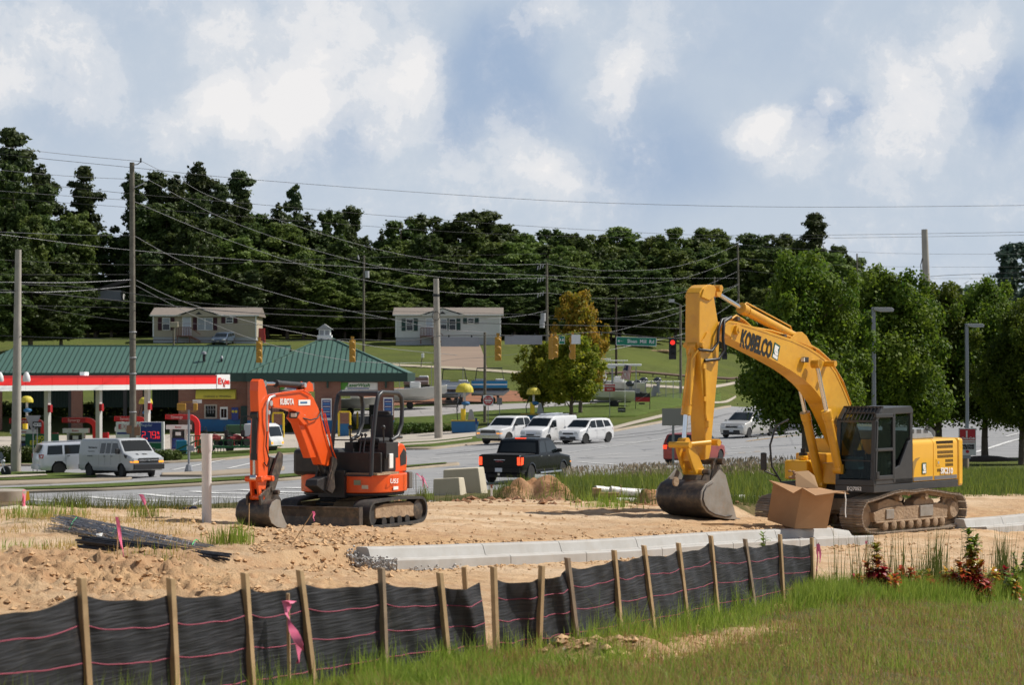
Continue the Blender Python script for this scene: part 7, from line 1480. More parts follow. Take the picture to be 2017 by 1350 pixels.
def price_sign():
 g=G(275,898);r=empty('price_sign',g,0,'low roadside fuel price sign with red and blue lettering reading 2.79','sign');s_=F/g.y;X=lambda p:(p-275)/s_;z=lambda y:CZ-(y-YH)/s_-g.z
 rect(r,X(228.5),X(275),.1,0,z(832),M_wht,'left_cabinet',.35);rect(r,X(276),X(323),.1,0,z(831.5),M_wht,'right_cabinet',.35)
 rect(r,X(277.5),X(318),-.09,z(871.5),z(833),M_sblue,'blue_panel',.04);rect(r,X(277.5),X(318),-.09,z(885),z(873),mat('diesel_green',(.0,.12,.05),.5),'green_panel',.04);rect(r,X(231),X(274),-.09,z(856),z(852),M_sblue,'blue_stripe',.02)
 zc=z(841.5);w=1/s_
 face_text(r,'E',9.5*w*1.25,X(236.5),-.09,zc,M_redsign,.02,1.0);face_text(r,'ON',9.5*w*1.25,X(264),-.09,zc,M_redsign,.02,1.0)
 b=MB()
 for x0,x1,y0_,y1_ in((241,249,846,836.5),(243,251,836.5,850),(248,255,850,836.5)):b.beam((X(x0),-.1,z(y0_)),(X(x1),-.1,z(y1_)),.012,.07,(0,-1,0))
 b.build('double_x',M_redsign,r);face_text(r,'Regular',7.5*w,X(289),-.13,z(838),mat('pale_lettering',(.45,.52,.7),.5),.004)
 face_text(r,'87',6*w,X(264),-.1,z(866),mat('cyan_lettering',(.1,.3,.6),.5),.01)
 b=MB();seg={'2':'abged','7':'abc','9':'abcdfg','0':'abcdef','1':'bc'}
 def digit(ch,x,zc_,W_,H_,t):
  S_={'a':((0,H_),(W_,H_)),'b':((W_,H_),(W_,0)),'c':((W_,0),(W_,-H_)),'d':((0,-H_),(W_,-H_)),'e':((0,0),(0,-H_)),'f':((0,H_),(0,0)),'g':((0,0),(W_,0))}
  for k in seg[ch]:(a,c),(e,f_)=S_[k];b.beam((x+a,-.13,zc_+c),(x+e,-.13,zc_+f_),.02,t,(0,-1,0))
 for ch,p_ in(('2',280.5),('7',292),('9',301)):digit(ch,X(p_),z(857.5),6*w,6.5*w,2.0*w)
 digit('9',X(310.5),z(853.5),3*w,2.2*w,1.1*w);digit('1',X(307.5),z(862),2*w,2.2*w,1.1*w);digit('0',X(311.5),z(862),3*w,2.2*w,1.1*w);b.box((X(290),-.13,z(864)),(1.8*w,.02,1.8*w));b.build('led_digits',M_led,r)
price_sign()
g=G(83,903);r=empty('green_banner',g,0,'dark green banner with yellow words NON ETHANOL FUEL above the hedge','sign');s_=F/g.y;rect(r,-33/s_,33/s_,0,(903-905)/s_+.3,(903-855)/s_,M_sgreen,'board',.08)
for t_,dy,dx in(('NON',863.5,0),('ETHANOL',873,0),('FUEL',883,2)):face_text(r,t_,9.6/s_*1.15,dx/s_,-.06,(903-dy)/s_,mat('yellow_print',(.62,.55,.03),.5),.015,.95)
for(px,py,w_,h_,m_,lb)in((357,899,25,31,mat('air_blue',(.02,.24,.40),.5),'blue air machine cabinet right of the price sign'),):g=G(px,py);s_=F/g.y;r=empty('air_machine',g,R(12),lb,'machine');b=MB();b.box((0,0,h_/s_/2),(w_/s_*.8,.6,h_/s_));b.build('cabinet',m_,r,bevel=.02);rect(r,-.3,.3,-.31,.15,.4,M_dark,'vent',.02);b=MB();b.box((w_/s_*.42,0,h_/s_/2),(.04,.56,h_/s_*.95));b.build('side_panel',M_wht,r)
g=G(405,897);r=empty('green_railing',g,0,'dark green iron railing along the edge of the forecourt','railing');s_=F/g.y
for k in range(13):x=(-35+k*5.9)/s_;b=MB();b.box((x,0,.65),(.05,.05,1.3));b.build('baluster',M_tgreen,r)
b=MB();b.box((0,0,1.3),(72/s_,.06,.06));b.build('top_rail',M_tgreen,r);b=MB();b.box((0,0,.1),(72/s_,.06,.05));b.build('bottom_rail',M_tgreen,r)
for(px,py,lb)in((395,897,'orange and white barrel inside the green railing'),(402,897,'red tipped post beside the barrel')):g=G(px,py);b=MB();b.lathe([(.28,0),(.26,1.0),(.2,1.05)],14);t=b.build('traffic_barrel',mat('barrel_orange%d'%px,(.7,.12,.03),.6),None,40);t.location=g+Vector((0,.5,0));tag(t,lb,'barrel')
# ------ poles, wires, signals, signs, boats, houses
POLES={}
def pole(px_t,py_t,px_b,Y,r0,r1,m,label,cat='utility pole',name='utility_pole',extra=None,group=None,base_py=None):
 t=P(px_t,py_t,Y);X=PX(px_b,Y);g=Vector((X,Y,gz(X,Y)));r=empty(name,g,0,label,cat,group);b=MB();b.cyl((0,0,-.3),t-g,r0,r1,14);b.build('shaft',m,r,50);r['_t']=0;del r['_t'];return r,g,t
M_ins=mat('insulator_grey',(.45,.45,.47),.4);M_wire=mat('overhead_wire_dark',(.02,.02,.022),.6);M_wire_l=mat('overhead_wire_pale',(.30,.30,.31),.5,.6)
pl1,g1,t1=pole(36,492,31,139,.30,.175,M_cpole,'stout concrete strain pole at the far left','pole','strain_pole')
b=MB();b.cyl((0,0,-.1),(0,0,.0),.4,n=16);b.build('base_collar',M_cpole,pl1)
fl=empty('flood_light',P(-1,744,139.5),0,'pair of white flood lamps beside the far left concrete pole, above the canopy','lamp')
b=MB();b.beam((-.6,0,.35),(1.9,0,.35),.05,.05);b.build('bracket',M_grey,fl)
for x in(.05,1.45):
 b=MB();b.lathe([(.001,.32),(.1,.3),(.2,.1),(.24,-.15),(.2,-.25)],14,(x*1.1,-.2,0));b.build('lamp_shade',M_wht,fl,50)
pl2,g2,t2=pole(260,320,262,151,.22,.15,M_pole,'tall wooden utility pole in front of the filling station')
b=MB();b.tube([(t2-g2)+Vector((0,0,-.15)),(t2-g2)+Vector((.35,0,-.12)),(t2-g2)+Vector((.55,0,.05))],.03,6);b.build('top_bracket',M_pole,pl2);b=MB();b.cyl((t2-g2)+Vector((.55,0,.0)),(t2-g2)+Vector((.55,0,.28)),.06,.05,8);b.build('insulator',M_dark,pl2)
b=MB();b.beam((t2-g2)+Vector((.1,0,-1.6)),(t2-g2)+Vector((.8,-.2,-1.3)),.05,.05);b.build('side_arm',M_ins,pl2)
for z in(6.6,5.6,8.2,3.2):b=MB();b.lathe([(.225,-.03),(.24,0),(.225,.03)],12,(0,0,z));b.build('pole_band',M_ins,pl2)
b=MB();b.box((.22,-.12,2.0),(.5,.1,.55));b.box((-.2,-.16,2.1),(.35,.08,.5));b.build('notice_board',mat('plywood',(.24,.14,.08),.8),pl2)
pl3,g3,t3=pole(859,549,864,187,.33,.22,M_cpole,'concrete strain pole near the middle, by the pontoon boats','pole','strain_pole')
b=MB();b.lathe([(.20,-.1),(.26,-.1),(.26,.1),(.2,.1)],14,tuple((t3-g3)-Vector((0,.0,1.3))));b.build('span_collar',M_dark,pl3);b=MB();b.tube([(t3-g3)+Vector((.3*math.cos(a),-.25,-2.9+.35*math.sin(a)))for a in[k*.6 for k in range(12)]],.025,5);b.build('coiled_cable',M_dark,pl3)
pl4,g4,t4=pole(717,503,716,278,.16,.11,M_pole,'slim wooden pole with grey transformer, behind the green roof');b=MB();q=t4-g4+Vector((.35,0,-2.2));b.cyl(q-Vector((0,0,.4)),q+Vector((0,0,.4)),.26,n=14);b.build('transformer',M_ins,pl4,40)
b=MB();q=t4-g4+Vector((-.6,0,-.5));b.cyl(q,q+Vector((-.1,0,.5)),.09,n=8);b.build('fuse',M_ins,pl4)
pl5,g5,t5=pole(1077,518,1078,262,.17,.12,M_pole,'wooden pole with insulator tiers and transformers above the orange-tinted maple')
for dz in(.1,1.5,3.1):
 for k in range(3):b=MB();q=t5-g5+Vector((-.35-.28*k,0,-dz-.1*k));b.cyl(q,q-Vector((.1,0,.45)),.06,n=6);b.build('insulator',M_ins,pl5)
for k in range(2):b=MB();q=t5-g5+Vector((-.4-.1*k,-.2,-5.9-.7*k));b.cyl(q-Vector((0,0,.45)),q+Vector((0,0,.45)),.28,n=12);b.build('transformer',M_ins,pl5,40)
pl6,g6,t6=pole(1453,478,1456,330,.17,.12,M_pole,'thin distant pole rising above the top of the yellow arm')
pl7,g7,t7=pole(1340,600,1341,262,.16,.12,M_pole,'wooden pole with flood lamp left of the yellow arm');b=MB();q=t7-g7;b.beam(q,q+Vector((-.7,0,.25)),.05,.05);b.box(q+Vector((-.95,0,.4)),(.6,.4,.35));b.build('flood_lamp',M_ins,pl7)
b=MB();b.tube([(q+Vector((-.1+.5*math.cos(a)-.3,-.2,-4.6+.5*math.sin(a))))for a in[k*.55 for k in range(13)]],.03,5);b.build('coiled_cable',M_dark,pl7)
pl8,g8,t8=pole(1213,585,1214,268,.14,.11,mat('dark_brown_pole',(.05,.035,.025),.9),'dark brown pole behind the street name sign')
pl9,g9,t9=pole(955,655,955,206,.14,.11,M_pole,'short wooden pole in front of the blue pontoon boat')
pl10,g10,t10=pole(1821,452,1835,150,.36,.19,M_cpole,'concrete strain pole leaning slightly above the trees at right','pole','strain_pole');b=MB();q=t10-g10;b.tube([q+Vector((-.15,-.1,-1.8)),q+Vector((-.25,-.1,-2.2)),q+Vector((-.2,-.1,-3.2)),q+Vector((-.15,-.1,-4.0))],.03,6);b.build('hanging_cable',M_dark,pl10)
pl11,g11,t11=pole(1407,545,1407,330,.13,.10,M_pole,'thin distant pole directly above the head of the yellow arm')
pl12,g12,t12=pole(1688,500,1690,330,.14,.1,M_pole,'thin distant pole behind the roadside tree left of the street lamps')
pl13,g13,t13=pole(342,638,342,250,.12,.1,M_pole,'short pole with box lamp in front of the left house');b=MB();q=t13-g13;b.box(q+Vector((.1,-.2,-.1)),(.8,.4,.55));b.build('box_lamp',mat('lamp_box_tan',(.42,.36,.26),.6),pl13,bevel=.05)
def wire(pts,r=.022,m=None,label='',Ys=None,name='overhead_wire',grp=None):
 """sagging cable through picture points at the given distances"""
 P3=[P(x,y,Y)for x,y,Y in pts];q=[]
 n=len(P3)
 for i in range(n-1):
  p0,p1,p2,p3=P3[max(i-1,0)],P3[i],P3[i+1],P3[min(i+2,n-1)]
  if i>0 and(P3[i]-P3[i-1]).length<.01:p0=p1
  for k in range(8):
   t=k/8;q.append(.5*((2*p1)+(p2-p0)*t+(2*p0-5*p1+4*p2-p3)*t*t+(3*p1-p0-3*p2+p3)*t**3))
 q.append(P3[-1]);b=MB();b.tube(q,r*.62,4,caps=False);o=b.build(name,m or M_wire,None,180);tag(o,label,'wire',grp);return o
ws=[([(-120,268,150),(0,288,150),(130,304,151),(278,318,151)],.022,1,'topmost pale wire running left from the top of the tall wooden pole'),([(280,318,151),(360,358,172),(450,400,190),(700,480,225),(850,512,240),(960,522,250),(1077,520,262)],.028,1,'upper of three long wires sagging from the tall wooden pole to the transformer pole'),([(-120,290,150),(100,314,150),(260,330,151),(500,354,160),(900,384,170),(1200,400,175),(1600,408,180),(2150,403,185)],.022,0,'highest wire crossing the whole sky'),([(-120,323,150),(0,335,150),(150,348,151),(288,354,151)],.020,1,'second pale wire left of the tall wooden pole'),([(292,354,151),(440,430,185),(600,487,210),(760,528,230),(900,549,245),(1077,548,262)],.028,1,'middle of three long wires sagging from the tall wooden pole to the transformer pole'),([(-120,340,150),(0,354,150),(230,379,151),(500,402,158),(800,428,165),(1200,455,175),(1500,464,180),(2150,455,185)],.020,0,'second wire crossing the sky, upper of a close pair'),([(-120,362,150),(0,376,150),(262,395,151)],.020,1,'third pale wire left of the tall wooden pole'),([(262,396,151),(420,462,180),(600,523,210),(760,560,230),(900,578,245),(1000,581,255),(1077,577,262)],.028,1,'lower of three long wires sagging from the tall wooden pole to the transformer pole'),([(-120,377,150),(0,390,150),(300,412,151),(600,436,158),(1000,462,168),(1500,470,180),(2150,461,185)],.018,0,'third wire crossing the sky, lower of a close pair'),([(-120,452,150),(0,457,150),(150,463,151),(265,464,151)],.026,1,'pale wire meeting the tall wooden pole at middle height'),([(265,465,151),(400,533,170),(600,593,195),(760,627,215),(868,648,230),(960,655,240)],.028,1,'wire dropping right from the middle of the tall wooden pole'),([(-120,454,150),(0,462,150),(250,492,160),(600,520,190),(1000,540,230),(1250,548,280),(1453,548,330)],.022,1,'thin wire across the dark trees at mid height'),([(-120,538,145),(0,541,145),(262,541,151)],.022,0,'dark wire below mid height, left of the tall wooden pole'),([(-120,556,145),(0,556,145),(140,557,148),(265,551,151)],.034,1,'thick pale cable left of the tall wooden pole, upper of two'),([(-120,572,145),(0,576,145),(140,574,148),(265,563,151)],.034,1,'thick pale cable left of the tall wooden pole, lower of two'),([(268,552,151),(360,594,160),(500,636,172),(620,662,180),(760,686,187),(900,700,200)],.030,1,'pale cable falling steeply right from the tall wooden pole, over the left house'),([(268,563,151),(400,630,160),(540,681,170),(700,712,180),(860,715,187)],.026,1,'lower pale cable falling over the green roof'),([(-120,566,139),(36,574,139),(260,595,150),(500,617,165),(760,628,180),(861,634,187),(1060,640,200),(1213,643,215),(1350,648,230)],.045,0,'thick black cable passing across both houses'),([(36,600,139),(260,633,148),(500,640,165),(700,648,178),(861,640,187)],.024,0,'thin black wire below the thick cable, across the left house'),([(36,560,139),(200,570,145),(400,598,160),(640,612,175),(861,615,187),(1077,622,230),(1453,640,330)],.026,0,'dark wire just above the thick black cable'),([(-120,655,139),(36,663,139),(262,669,127),(500,672,122),(600,671,121),(693,669,122),(800,672,124),(868,662,128),(980,661,130),(1090,661,134),(1180,655,137),(1324,667,138),(1427,660,140),(1600,650,145)],.034,0,'dark span cable that carries the traffic signals'),([(1077,520,262),(1180,533,280),(1300,530,300),(1380,512,315),(1453,482,330)],.026,1,'upper of three wires rising from the transformer pole to the distant pole'),([(1077,548,262),(1180,560,280),(1300,556,300),(1380,538,315),(1453,508,330)],.026,1,'middle of three wires rising from the transformer pole to the distant pole'),([(1077,577,262),(1180,588,280),(1300,584,300),(1380,566,315),(1453,535,330)],.026,1,'lower of three wires rising from the transformer pole to the distant pole'),([(1453,482,330),(1600,492,320),(1800,500,300),(2150,500,280)],.024,1,'upper pale wire running right behind the roadside trees'),([(1453,508,330),(1600,520,320),(1800,526,300),(2150,525,280)],.024,1,'middle pale wire running right behind the roadside trees'),([(1453,532,330),(1600,545,320),(1800,549,300),(2150,546,280)],.024,1,'lower pale wire running right behind the roadside trees'),([(960,628,230),(1030,622,245),(1077,612,262)],.028,1,'short pale wire from the right house to the transformer pole'),([(1077,628,262),(1200,628,250),(1340,605,262),(1453,560,330)],.022,1,'pale wire rising right from the transformer pole past the flood lamp pole'),([(1180,660,240),(1260,640,250),(1340,615,262),(1400,590,290),(1456,560,330)],.024,1,'pale guy line slanting up behind the street name sign'),([(1200,690,220),(1340,660,230),(1380,640,245),(1456,590,330)],.03,1,'lower pale guy line slanting up behind the red signal'),([(1821,540,150),(1760,545,200),(1690,548,330)],.02,0,'thin wire left of the leaning concrete pole'),([(1830,545,150),(1900,541,150),(2150,532,150)],.022,0,'thin wire right of the leaning concrete pole'),([(780,745,235),(870,712,235),(960,704,235),(1080,690,235),(1200,668,235)],.022,1,'pale cable rising past the boats into the maple'),([(-120,600,139),(36,602,139),(262,607,151)],.02,0,'lowest dark wire left of the tall wooden pole'),([(-120,505,150),(300,522,170),(700,508,230),(1077,500,262)],.018,0,'faint dark wire low across the forest')]
for pts,r_,pale,lb in ws:wire(pts,r_,M_wire_l if pale else M_wire,lb)
def signal(px,pyt,pyb,Y,label,front=False,rz=0,lit=False,cat='traffic signal'):
 s_=F/Y;h=(pyb-pyt)/s_;g=P(px,pyb,Y);r=empty('traffic_signal',g,rz,label,cat,'traffic signals hanging over the crossing');k=h/1.07;w=.29*k
 b=MB();b.box((0,0,h/2),(w,.2*k,h));bd=b.build('housing',M_dark if front else M_sig,r,bevel=.03)
 if front:
  rect(r,-w*.75,w*.75,-.09,-.1*k,h+.1*k,M_dark,'back_plate',.02)
  for j in range(3):z=h*(5-2*j)/6;b=MB();b.lathe([(.001,-.13*k),(.13*k,-.12*k),(.14*k,-.10*k)],16,(0,0,z),'y');b.build('lens',M_led if(lit and j==0)else M_dark,r,50);b=MB();b.lathe([(.15*k,-.36*k),(.155*k,-.1*k),(.145*k,-.1*k),(.14*k,-.36*k),(.15*k,-.36*k)],14,(0,0,z),'y',a0=0,a1=math.pi);b.build('visor',M_dark,r,50)
 else:
  for j in range(3):z=h*(5-2*j)/6;b=MB();b.lathe([(.135*k,-.10*k),(.12*k,-.14*k),(.07*k,-.16*k),(.001,-.16*k)],14,(0,0,z),'y');b.build('lens_bulge',M_sig,r,60);
 b=MB();b.cyl((0,0,h),(0,0,h+.16*k),.06,n=8);b.box((0,0,h+.12*k),(.16,.1,.1));b.build('hanger',M_sig,r)
signal(510.5,672,715,120,'back of a yellow signal, leftmost, over the green roof');signal(694,670,714,120,'back of a yellow signal over the right slope of the hipped roof');signal(981,664,711,112,'back of a yellow signal right of the first blank sign')
signal(1093.5,662,705,120,'back of a yellow signal in front of the maple, beside the small green sign');signal(1085.5,664,708,126,'yellow signal turned sideways left of the green route sign',rz=R(75));signal(1128,662,708,130,'signal turned sideways in front of the maple, under a white plate',rz=R(-80))
signal(1324.5,669,705,140,'black signal with lit red arrow right of the street name sign',True,0,True);signal(1427,681,706,150,'dark signal showing right of the yellow arm',True)
g=P(1134.5,678,129);r=empty('small_sign',g,0,'plain white plate hanging on the span cable before the maple','sign');rect(r,-.24,.24,0,0,.5,M_wht,'plate',.03)
for(x0,x1,Y_,lb)in((869,944,128,'left blank grey back of an overhead lane sign'),(994,1068,131,'right blank grey back of an overhead lane sign')):
 g=P((x0+x1)/2,683 if x0<900 else 679,Y_);r=empty('overhead_sign',g,0,lb,'sign','backs of overhead lane signs');w=(x1-x0)*Y_/F;rect(r,-w/2,w/2,0,0,.5,M_sgn_grey,'panel',.03)
 for s_ in(-.3,.3):rect(r,s_*w-.04,s_*w+.04,.03,.35,.62,M_dark,'bracket',.05)
def board(x0,x1,y0,y1,Y,m,name,label,cat='sign',rz=0,grp=None,tilt=0):
 g=P((x0+x1)/2,(y0+y1)/2,Y);r=empty(name,g,rz,label,cat,grp);r.rotation_euler=(0,tilt,rz);w,h=(x1-x0)*Y/F,(y1-y0)*Y/F;rect(r,-w/2,w/2,0,-h/2,h/2,m,'panel',.03);return r,w,h
r,w,h=board(1213.5,1293,664.5,681.5,138,M_wht,'street_name_sign','green street name sign reading Sloan Mill Rd with a left arrow',tilt=R(1.6));rect(r,-w/2+.03,w/2-.03,-.018,-h/2+.03,h/2-.03,M_hi,'green_face',.01)
face_text(r,'Sloan  Mill  Rd',h*.58,w*.11,-.03,0,M_wht,.004,.93);b=MB();b.beam((-w*.32,-.03,0),(-w*.44,-.03,0),.01,.05,(0,-1,0));b.add([(-w*.46,-.035,0),(-w*.42,-.035,h*.17),(-w*.42,-.035,-h*.17)],[(0,1,2)]);b.build('arrow',M_wht,r)
r,w,h=board(1101,1112.5,662.5,678,129,M_wht,'route_sign','small green route sign ending in 53 beside a yellow signal');rect(r,-w/2+.02,w/2-.02,-.018,-h/2+.02,h/2-.02,M_hi,'green_face',.01);face_text(r,'R 53',h*.5,0,-.03,0,M_wht,.008,.62)
def posted(px,ytop,ybot,ybase,w,label,name,builder,Y=None,rpost=.035,cat='sign'):
 g=G(px,ybase)if Y is None else Vector((PX(px,Y),Y,gz(PX(px,Y),Y)));s_=F/g.y;r=empty(name,g,0,label,cat);z=lambda y:CZ-(y-YH)/s_-g.z;b=MB();b.box((0,.03,(z(ytop+2))/2),(rpost*1.6,rpost,z(ytop+2)));b.build('post',M_grey,r);builder(r,w/s_,z(ybot),z(ytop),s_);return r
def dne(r,w,z0,z1,s_):
 rect(r,-w/2,w/2,0,z0,z1,M_wht,'plate',.02);zc=(z0+z1)/2;b=MB();b.lathe([(.001,-.02),(w*.47,-.02),(w*.47,-.01)],28,(0,0,zc),'y');b.build('red_disc',M_redsign,r);rect(r,-w*.36,w*.36,-.03,zc-w*.07,zc+w*.07,M_wht,'bar',.01);face_text(r,'DO NOT',w*.17,0,-.03,zc+w*.22,M_wht,.004);face_text(r,'ENTER',w*.17,0,-.03,zc-w*.22,M_wht,.004)
posted(961.5,779,800,862,20,'red and white DO NOT ENTER sign behind the white pickup','do_not_enter_sign',dne)
posted(1201,757.5,771.5,824,21,'red WRONG WAY sign on a thin post in the grass','wrong_way_sign',lambda r,w,z0,z1,s_:(rect(r,-w/2,w/2,0,z0,z1,M_redsign,'plate',.02),face_text(r,'WRONG',w*.25,0,-.02,z0+(z1-z0)*.70,M_wht,.004),face_text(r,'WAY',w*.25,0,-.02,z0+(z1-z0)*.28,M_wht,.004)))
posted(984,784,798,830,10,'small grey sign back beside the DO NOT ENTER sign','small_sign',lambda r,w,z0,z1,s_:rect(r,-w/2,w/2,0,z0,z1,M_sgn_grey,'plate',.02))
posted(1326,805,839,944,44,'large blank grey sign back on a post beside the yellow arm','sign_back',lambda r,w,z0,z1,s_:rect(r,-w/2,w/2,-.04,z0,z1,mat('aluminium_back',(.34,.32,.30),.5,.3),'plate',.015),rpost=.06)
posted(938,824,836,862,4,'small dark blue marker sign by the blue trough','small_sign',lambda r,w,z0,z1,s_:rect(r,-w/2,w/2,0,z0,z1,M_sblue,'plate',.02))
def oneway(r,w,z0,z1,s_):
 rect(r,-w/2,w/2,-.02,z0,z1,M_dark,'plate',.02);b=MB();zc=(z0+z1)/2;h=z1-z0;b.box((.02+w*.06,-.04,zc),(w*.74,.01,h*.5));b.add([(-w*.47,-.045,zc),(-w*.22,-.045,zc+h*.38),(-w*.22,-.045,zc-h*.38)],[(0,1,2)]);b.build('arrow',M_wht,r);face_text(r,'ONE WAY',h*.36,w*.1,-.05,zc,M_dark,.006,.8)
posted(73,831,843,933.5,17.5,'black and white ONE WAY sign pointing left','one_way_sign',oneway)
posted(65,819,851,933,31,'grey back of a triangular yield sign beside the far left concrete pole','yield_sign',lambda r,w,z0,z1,s_:MB().prism([(-w/2,z1),(w/2,z1),(.04,z0),(-.04,z0)],-.03,-.01).build('plate',M_sgn_grey,r))
posted(1224.5,803.5,812.5,817,15,'small black yard sign in the grass','yard_sign',lambda r,w,z0,z1,s_:(rect(r,-w/2,w/2,0,z0,z1,M_dark,'plate',.02),face_text(r,'MAXWELL',w*.2,0,-.02,(z0+z1)/2,M_wht,.002)))
g=G(1266,809);r=empty('property_sign',g,0,'red and black property sign with white diagonal band on two thin legs','sign');s_=F/g.y;z=lambda y:CZ-(y-YH)/s_-g.z;w=28/s_
for x in(-w/2,w/2):rect(r,x-.03,x+.03,0,0,z(773),M_dark,'leg',.05)
rect(r,-w/2,w/2,-.03,z(783),z(775),M_dark,'upper_panel',.02);rect(r,-w/2,w/2,-.03,z(792),z(783),M_redsign,'lower_panel',.02);b=MB();b.beam((-w*.42,-.05,z(791)),(w*.4,-.05,z(776)),.01,.17,(0,-1,0));b.build('diagonal_band',M_wht,r);rect(r,-w*.28,w*.15,-.03,z(797),z(794),M_dark,'rider',.02)
g=G(1905,936);s_=F/g.y;r=empty('welcome_sign',g,0,'red and white soft drink sign reading WELCOME RACE FANS on a stout wooden post','sign');z=lambda y:CZ-(y-YH)/s_-g.z;X=lambda p:(p-1907)/s_
b=MB();b.cyl((X(1904),.15,-.1),(X(1904),.15,z(880)),.15,.14,14);b.build('post',mat('grey_wood_post',(.28,.23,.17),.9,c2=(.20,.16,.12),vs=3),r,50);rect(r,X(1898),X(1914),.0,z(904),z(896),M_sgn_grey,'bracket',.05)
rect(r,X(1890),X(1924),-.03,z(897.5),z(844),mat('sign_white',(.62,.62,.62),.5),'board',.04);rect(r,X(1892),X(1922.5),-.055,z(867.5),z(846),M_redsign,'red_panel',.01);rect(r,X(1904),X(1907),-.065,z(862),z(849),M_wht,'bottle',.01)
face_text(r,'Coca-Cola',6.5/s_,X(1907.5),-.07,z(864),M_wht,.004,.95,shear=.4);face_text(r,'COCA-COLA CONSOLIDATED',2.2/s_,X(1907.5),-.06,z(871.5),M_redsign,.001,.95);face_text(r,'WELCOME',5.6/s_,X(1907.5),-.06,z(878.5),M_dark,.008,.92);face_text(r,'RACE FANS',5.2/s_,X(1907.5),-.06,z(883.5),M_dark,.008,.92)
b=MB();b.lathe([(.001,-.01),(3.3/s_,-.01),(3.3/s_,0)],20,(X(1907),-.055,z(890)),'y');b.build('red_dot',M_redsign,r)
g=G(372,931);s_=F/g.y;r=empty('pedestrian_signal',g,0,'grey pole with two yellow pedestrian signal heads on the narrow island','traffic signal');z=lambda y:CZ-(y-YH)/s_-g.z;b=MB();b.cyl((0,0,0),(0,0,z(808)),.065,n=12);b.build('pole',M_grey,r,50);b=MB();b.lathe([(.24,0),(.24,.1),(.14,.42),(.07,.46)],8);b.build('base',M_grey,r)
for(x0,x1)in((-23,-6),(9,17)):b=MB();b.box(((x0+x1)/2/s_,0,z(802)),((x1-x0)/s_,.25,14/s_));b.build('signal_head',M_sig,r,bevel=.04)
b=MB();b.beam((-.45,0,z(792.5)),(.45,0,z(792.5)),.03,.03);b.beam((-.45,0,z(811)),(.4,0,z(811)),.03,.03);b.build('bracket',M_sig,r);rect(r,-.05,.3,-.1,z(889),z(878),M_grey,'push_button',.12);rect(r,6/s_,24/s_,.3,z(795),z(788),M_wht,'sign',.02)
g=G(590,893);r=empty('pedestrian_signal',g,0,'grey pole on a concrete base seen between the orange boom and the road','pole');s_=F/g.y;b=MB();b.cyl((0,0,.3),(0,0,2.0),.07,n=10);b.build('pole',M_grey,r,50);b=MB();b.box((0,0,.15),(.42,.42,.36));b.build('base',M_cpole,r,bevel=.05);b=MB();b.box((0,0,1.7),(.3,.2,.4));b.build('box',M_grey,r)
for(px,pyt,pxb,Y,lb)in((1720,606,1722,84,'nearer street lamp with flat head above the excavator cab'),(1904,638,1905,99,'farther street lamp with flat head, right of the first')):
 t=P(px,pyt,Y);X_=PX(pxb,Y);g=Vector((X_,Y,gz(X_,Y)));r=empty('street_lamp',g,0,lb,'street lamp','grey street lamps among the trees');b=MB();b.beam((0,0,0),t-g,.14 if Y<100 else.15,.14,(0,1,0));b.build('pole',mat('lamp_grey',(.30,.32,.38),.5,.3),r,bevel=.02)
 q=t-g;k=1.0 if Y<100 else 1.15;b=MB();b.prism([(q.x,q.z),(q.x+.62*k,q.z),(q.x+.70*k,q.z-.06),(q.x+.68*k,q.z-.15),(q.x+.25*k,q.z-.16),(q.x,q.z-.10)],-.16,.16);b.build('lamp_head',mat('lamp_head_grey',(.42,.43,.46),.5),r,bevel=.01)
def pontoon(px,py,w,col,label,roof=True,rz=0,dz=.9):
 g=G(px,py);s_=F/g.y;r=empty('pontoon_boat',g,rz,label,'boat','boats in the yard');L_=w/s_
 for y in(-.9,.9):b=MB();b.tube([(-L_/2,y,dz),(L_/2-.6,y,dz),(L_/2,y,dz+.25)],[.3,.3,.08],12);b.build('float',M_grey,r,50)
 b=MB();b.box((0,0,dz+.38),(L_,2.4,.12));b.build('deck',M_dark,r)
 for y in(-1.15,1.15):
  b=MB();b.box((-.1,y,dz+.80),(L_*.94,.05,.68));b.build('side_fence',col,r,bevel=.03);b=MB();b.box((-.1,y*1.01,dz+.80),(L_*.94,.05,.12));b.build('stripe',M_wht,r);b=MB();b.box((-.1,y,dz+1.17),(L_*.94,.07,.05));b.build('rail',M_grey,r)
 for x in(-L_*.47-.1,L_*.47-.1):b=MB();b.box((x,0,dz+.80),(.05,2.3,.68));b.build('end_fence',col,r)
 for x in(-L_*.3,L_*.25):b=MB();b.box((x,.3,dz+1.2),(.9,1.2,.3));b.build('seat',M_wht,r,bevel=.08)
 if roof:
  for y in(-1.1,1.1):b=MB();b.tube([(-L_*.4,y,dz+1.2),(-L_*.36,y,dz+2.35),(L_*.3,y,dz+2.35),(L_*.36,y,dz+1.2)],.035,6);b.build('canopy_bow',M_dark,r,50)
  b=MB();b.box((-L_*.02,0,dz+2.4),(L_*.68,2.3,.07));b.build('bimini_top',mat('canvas_dark',(.03,.04,.06),.8),r,bevel=.03)
 for x in(-L_*.2,L_*.2):b=MB();b.box((x,0,dz*.35),(.25,1.8,dz*.7));b.build('stand',M_dark,r)
 b=MB();b.lathe([(.001,-.9),(.33,-.9),(.33,-.7),(.001,-.7)],16,(.2,0,.33),'y');b.lathe([(.001,-.9),(.33,-.9),(.33,-.7),(.001,-.7)],16,(-.6,0,.33),'y');b.build('trailer_wheels',M_tyre,r)
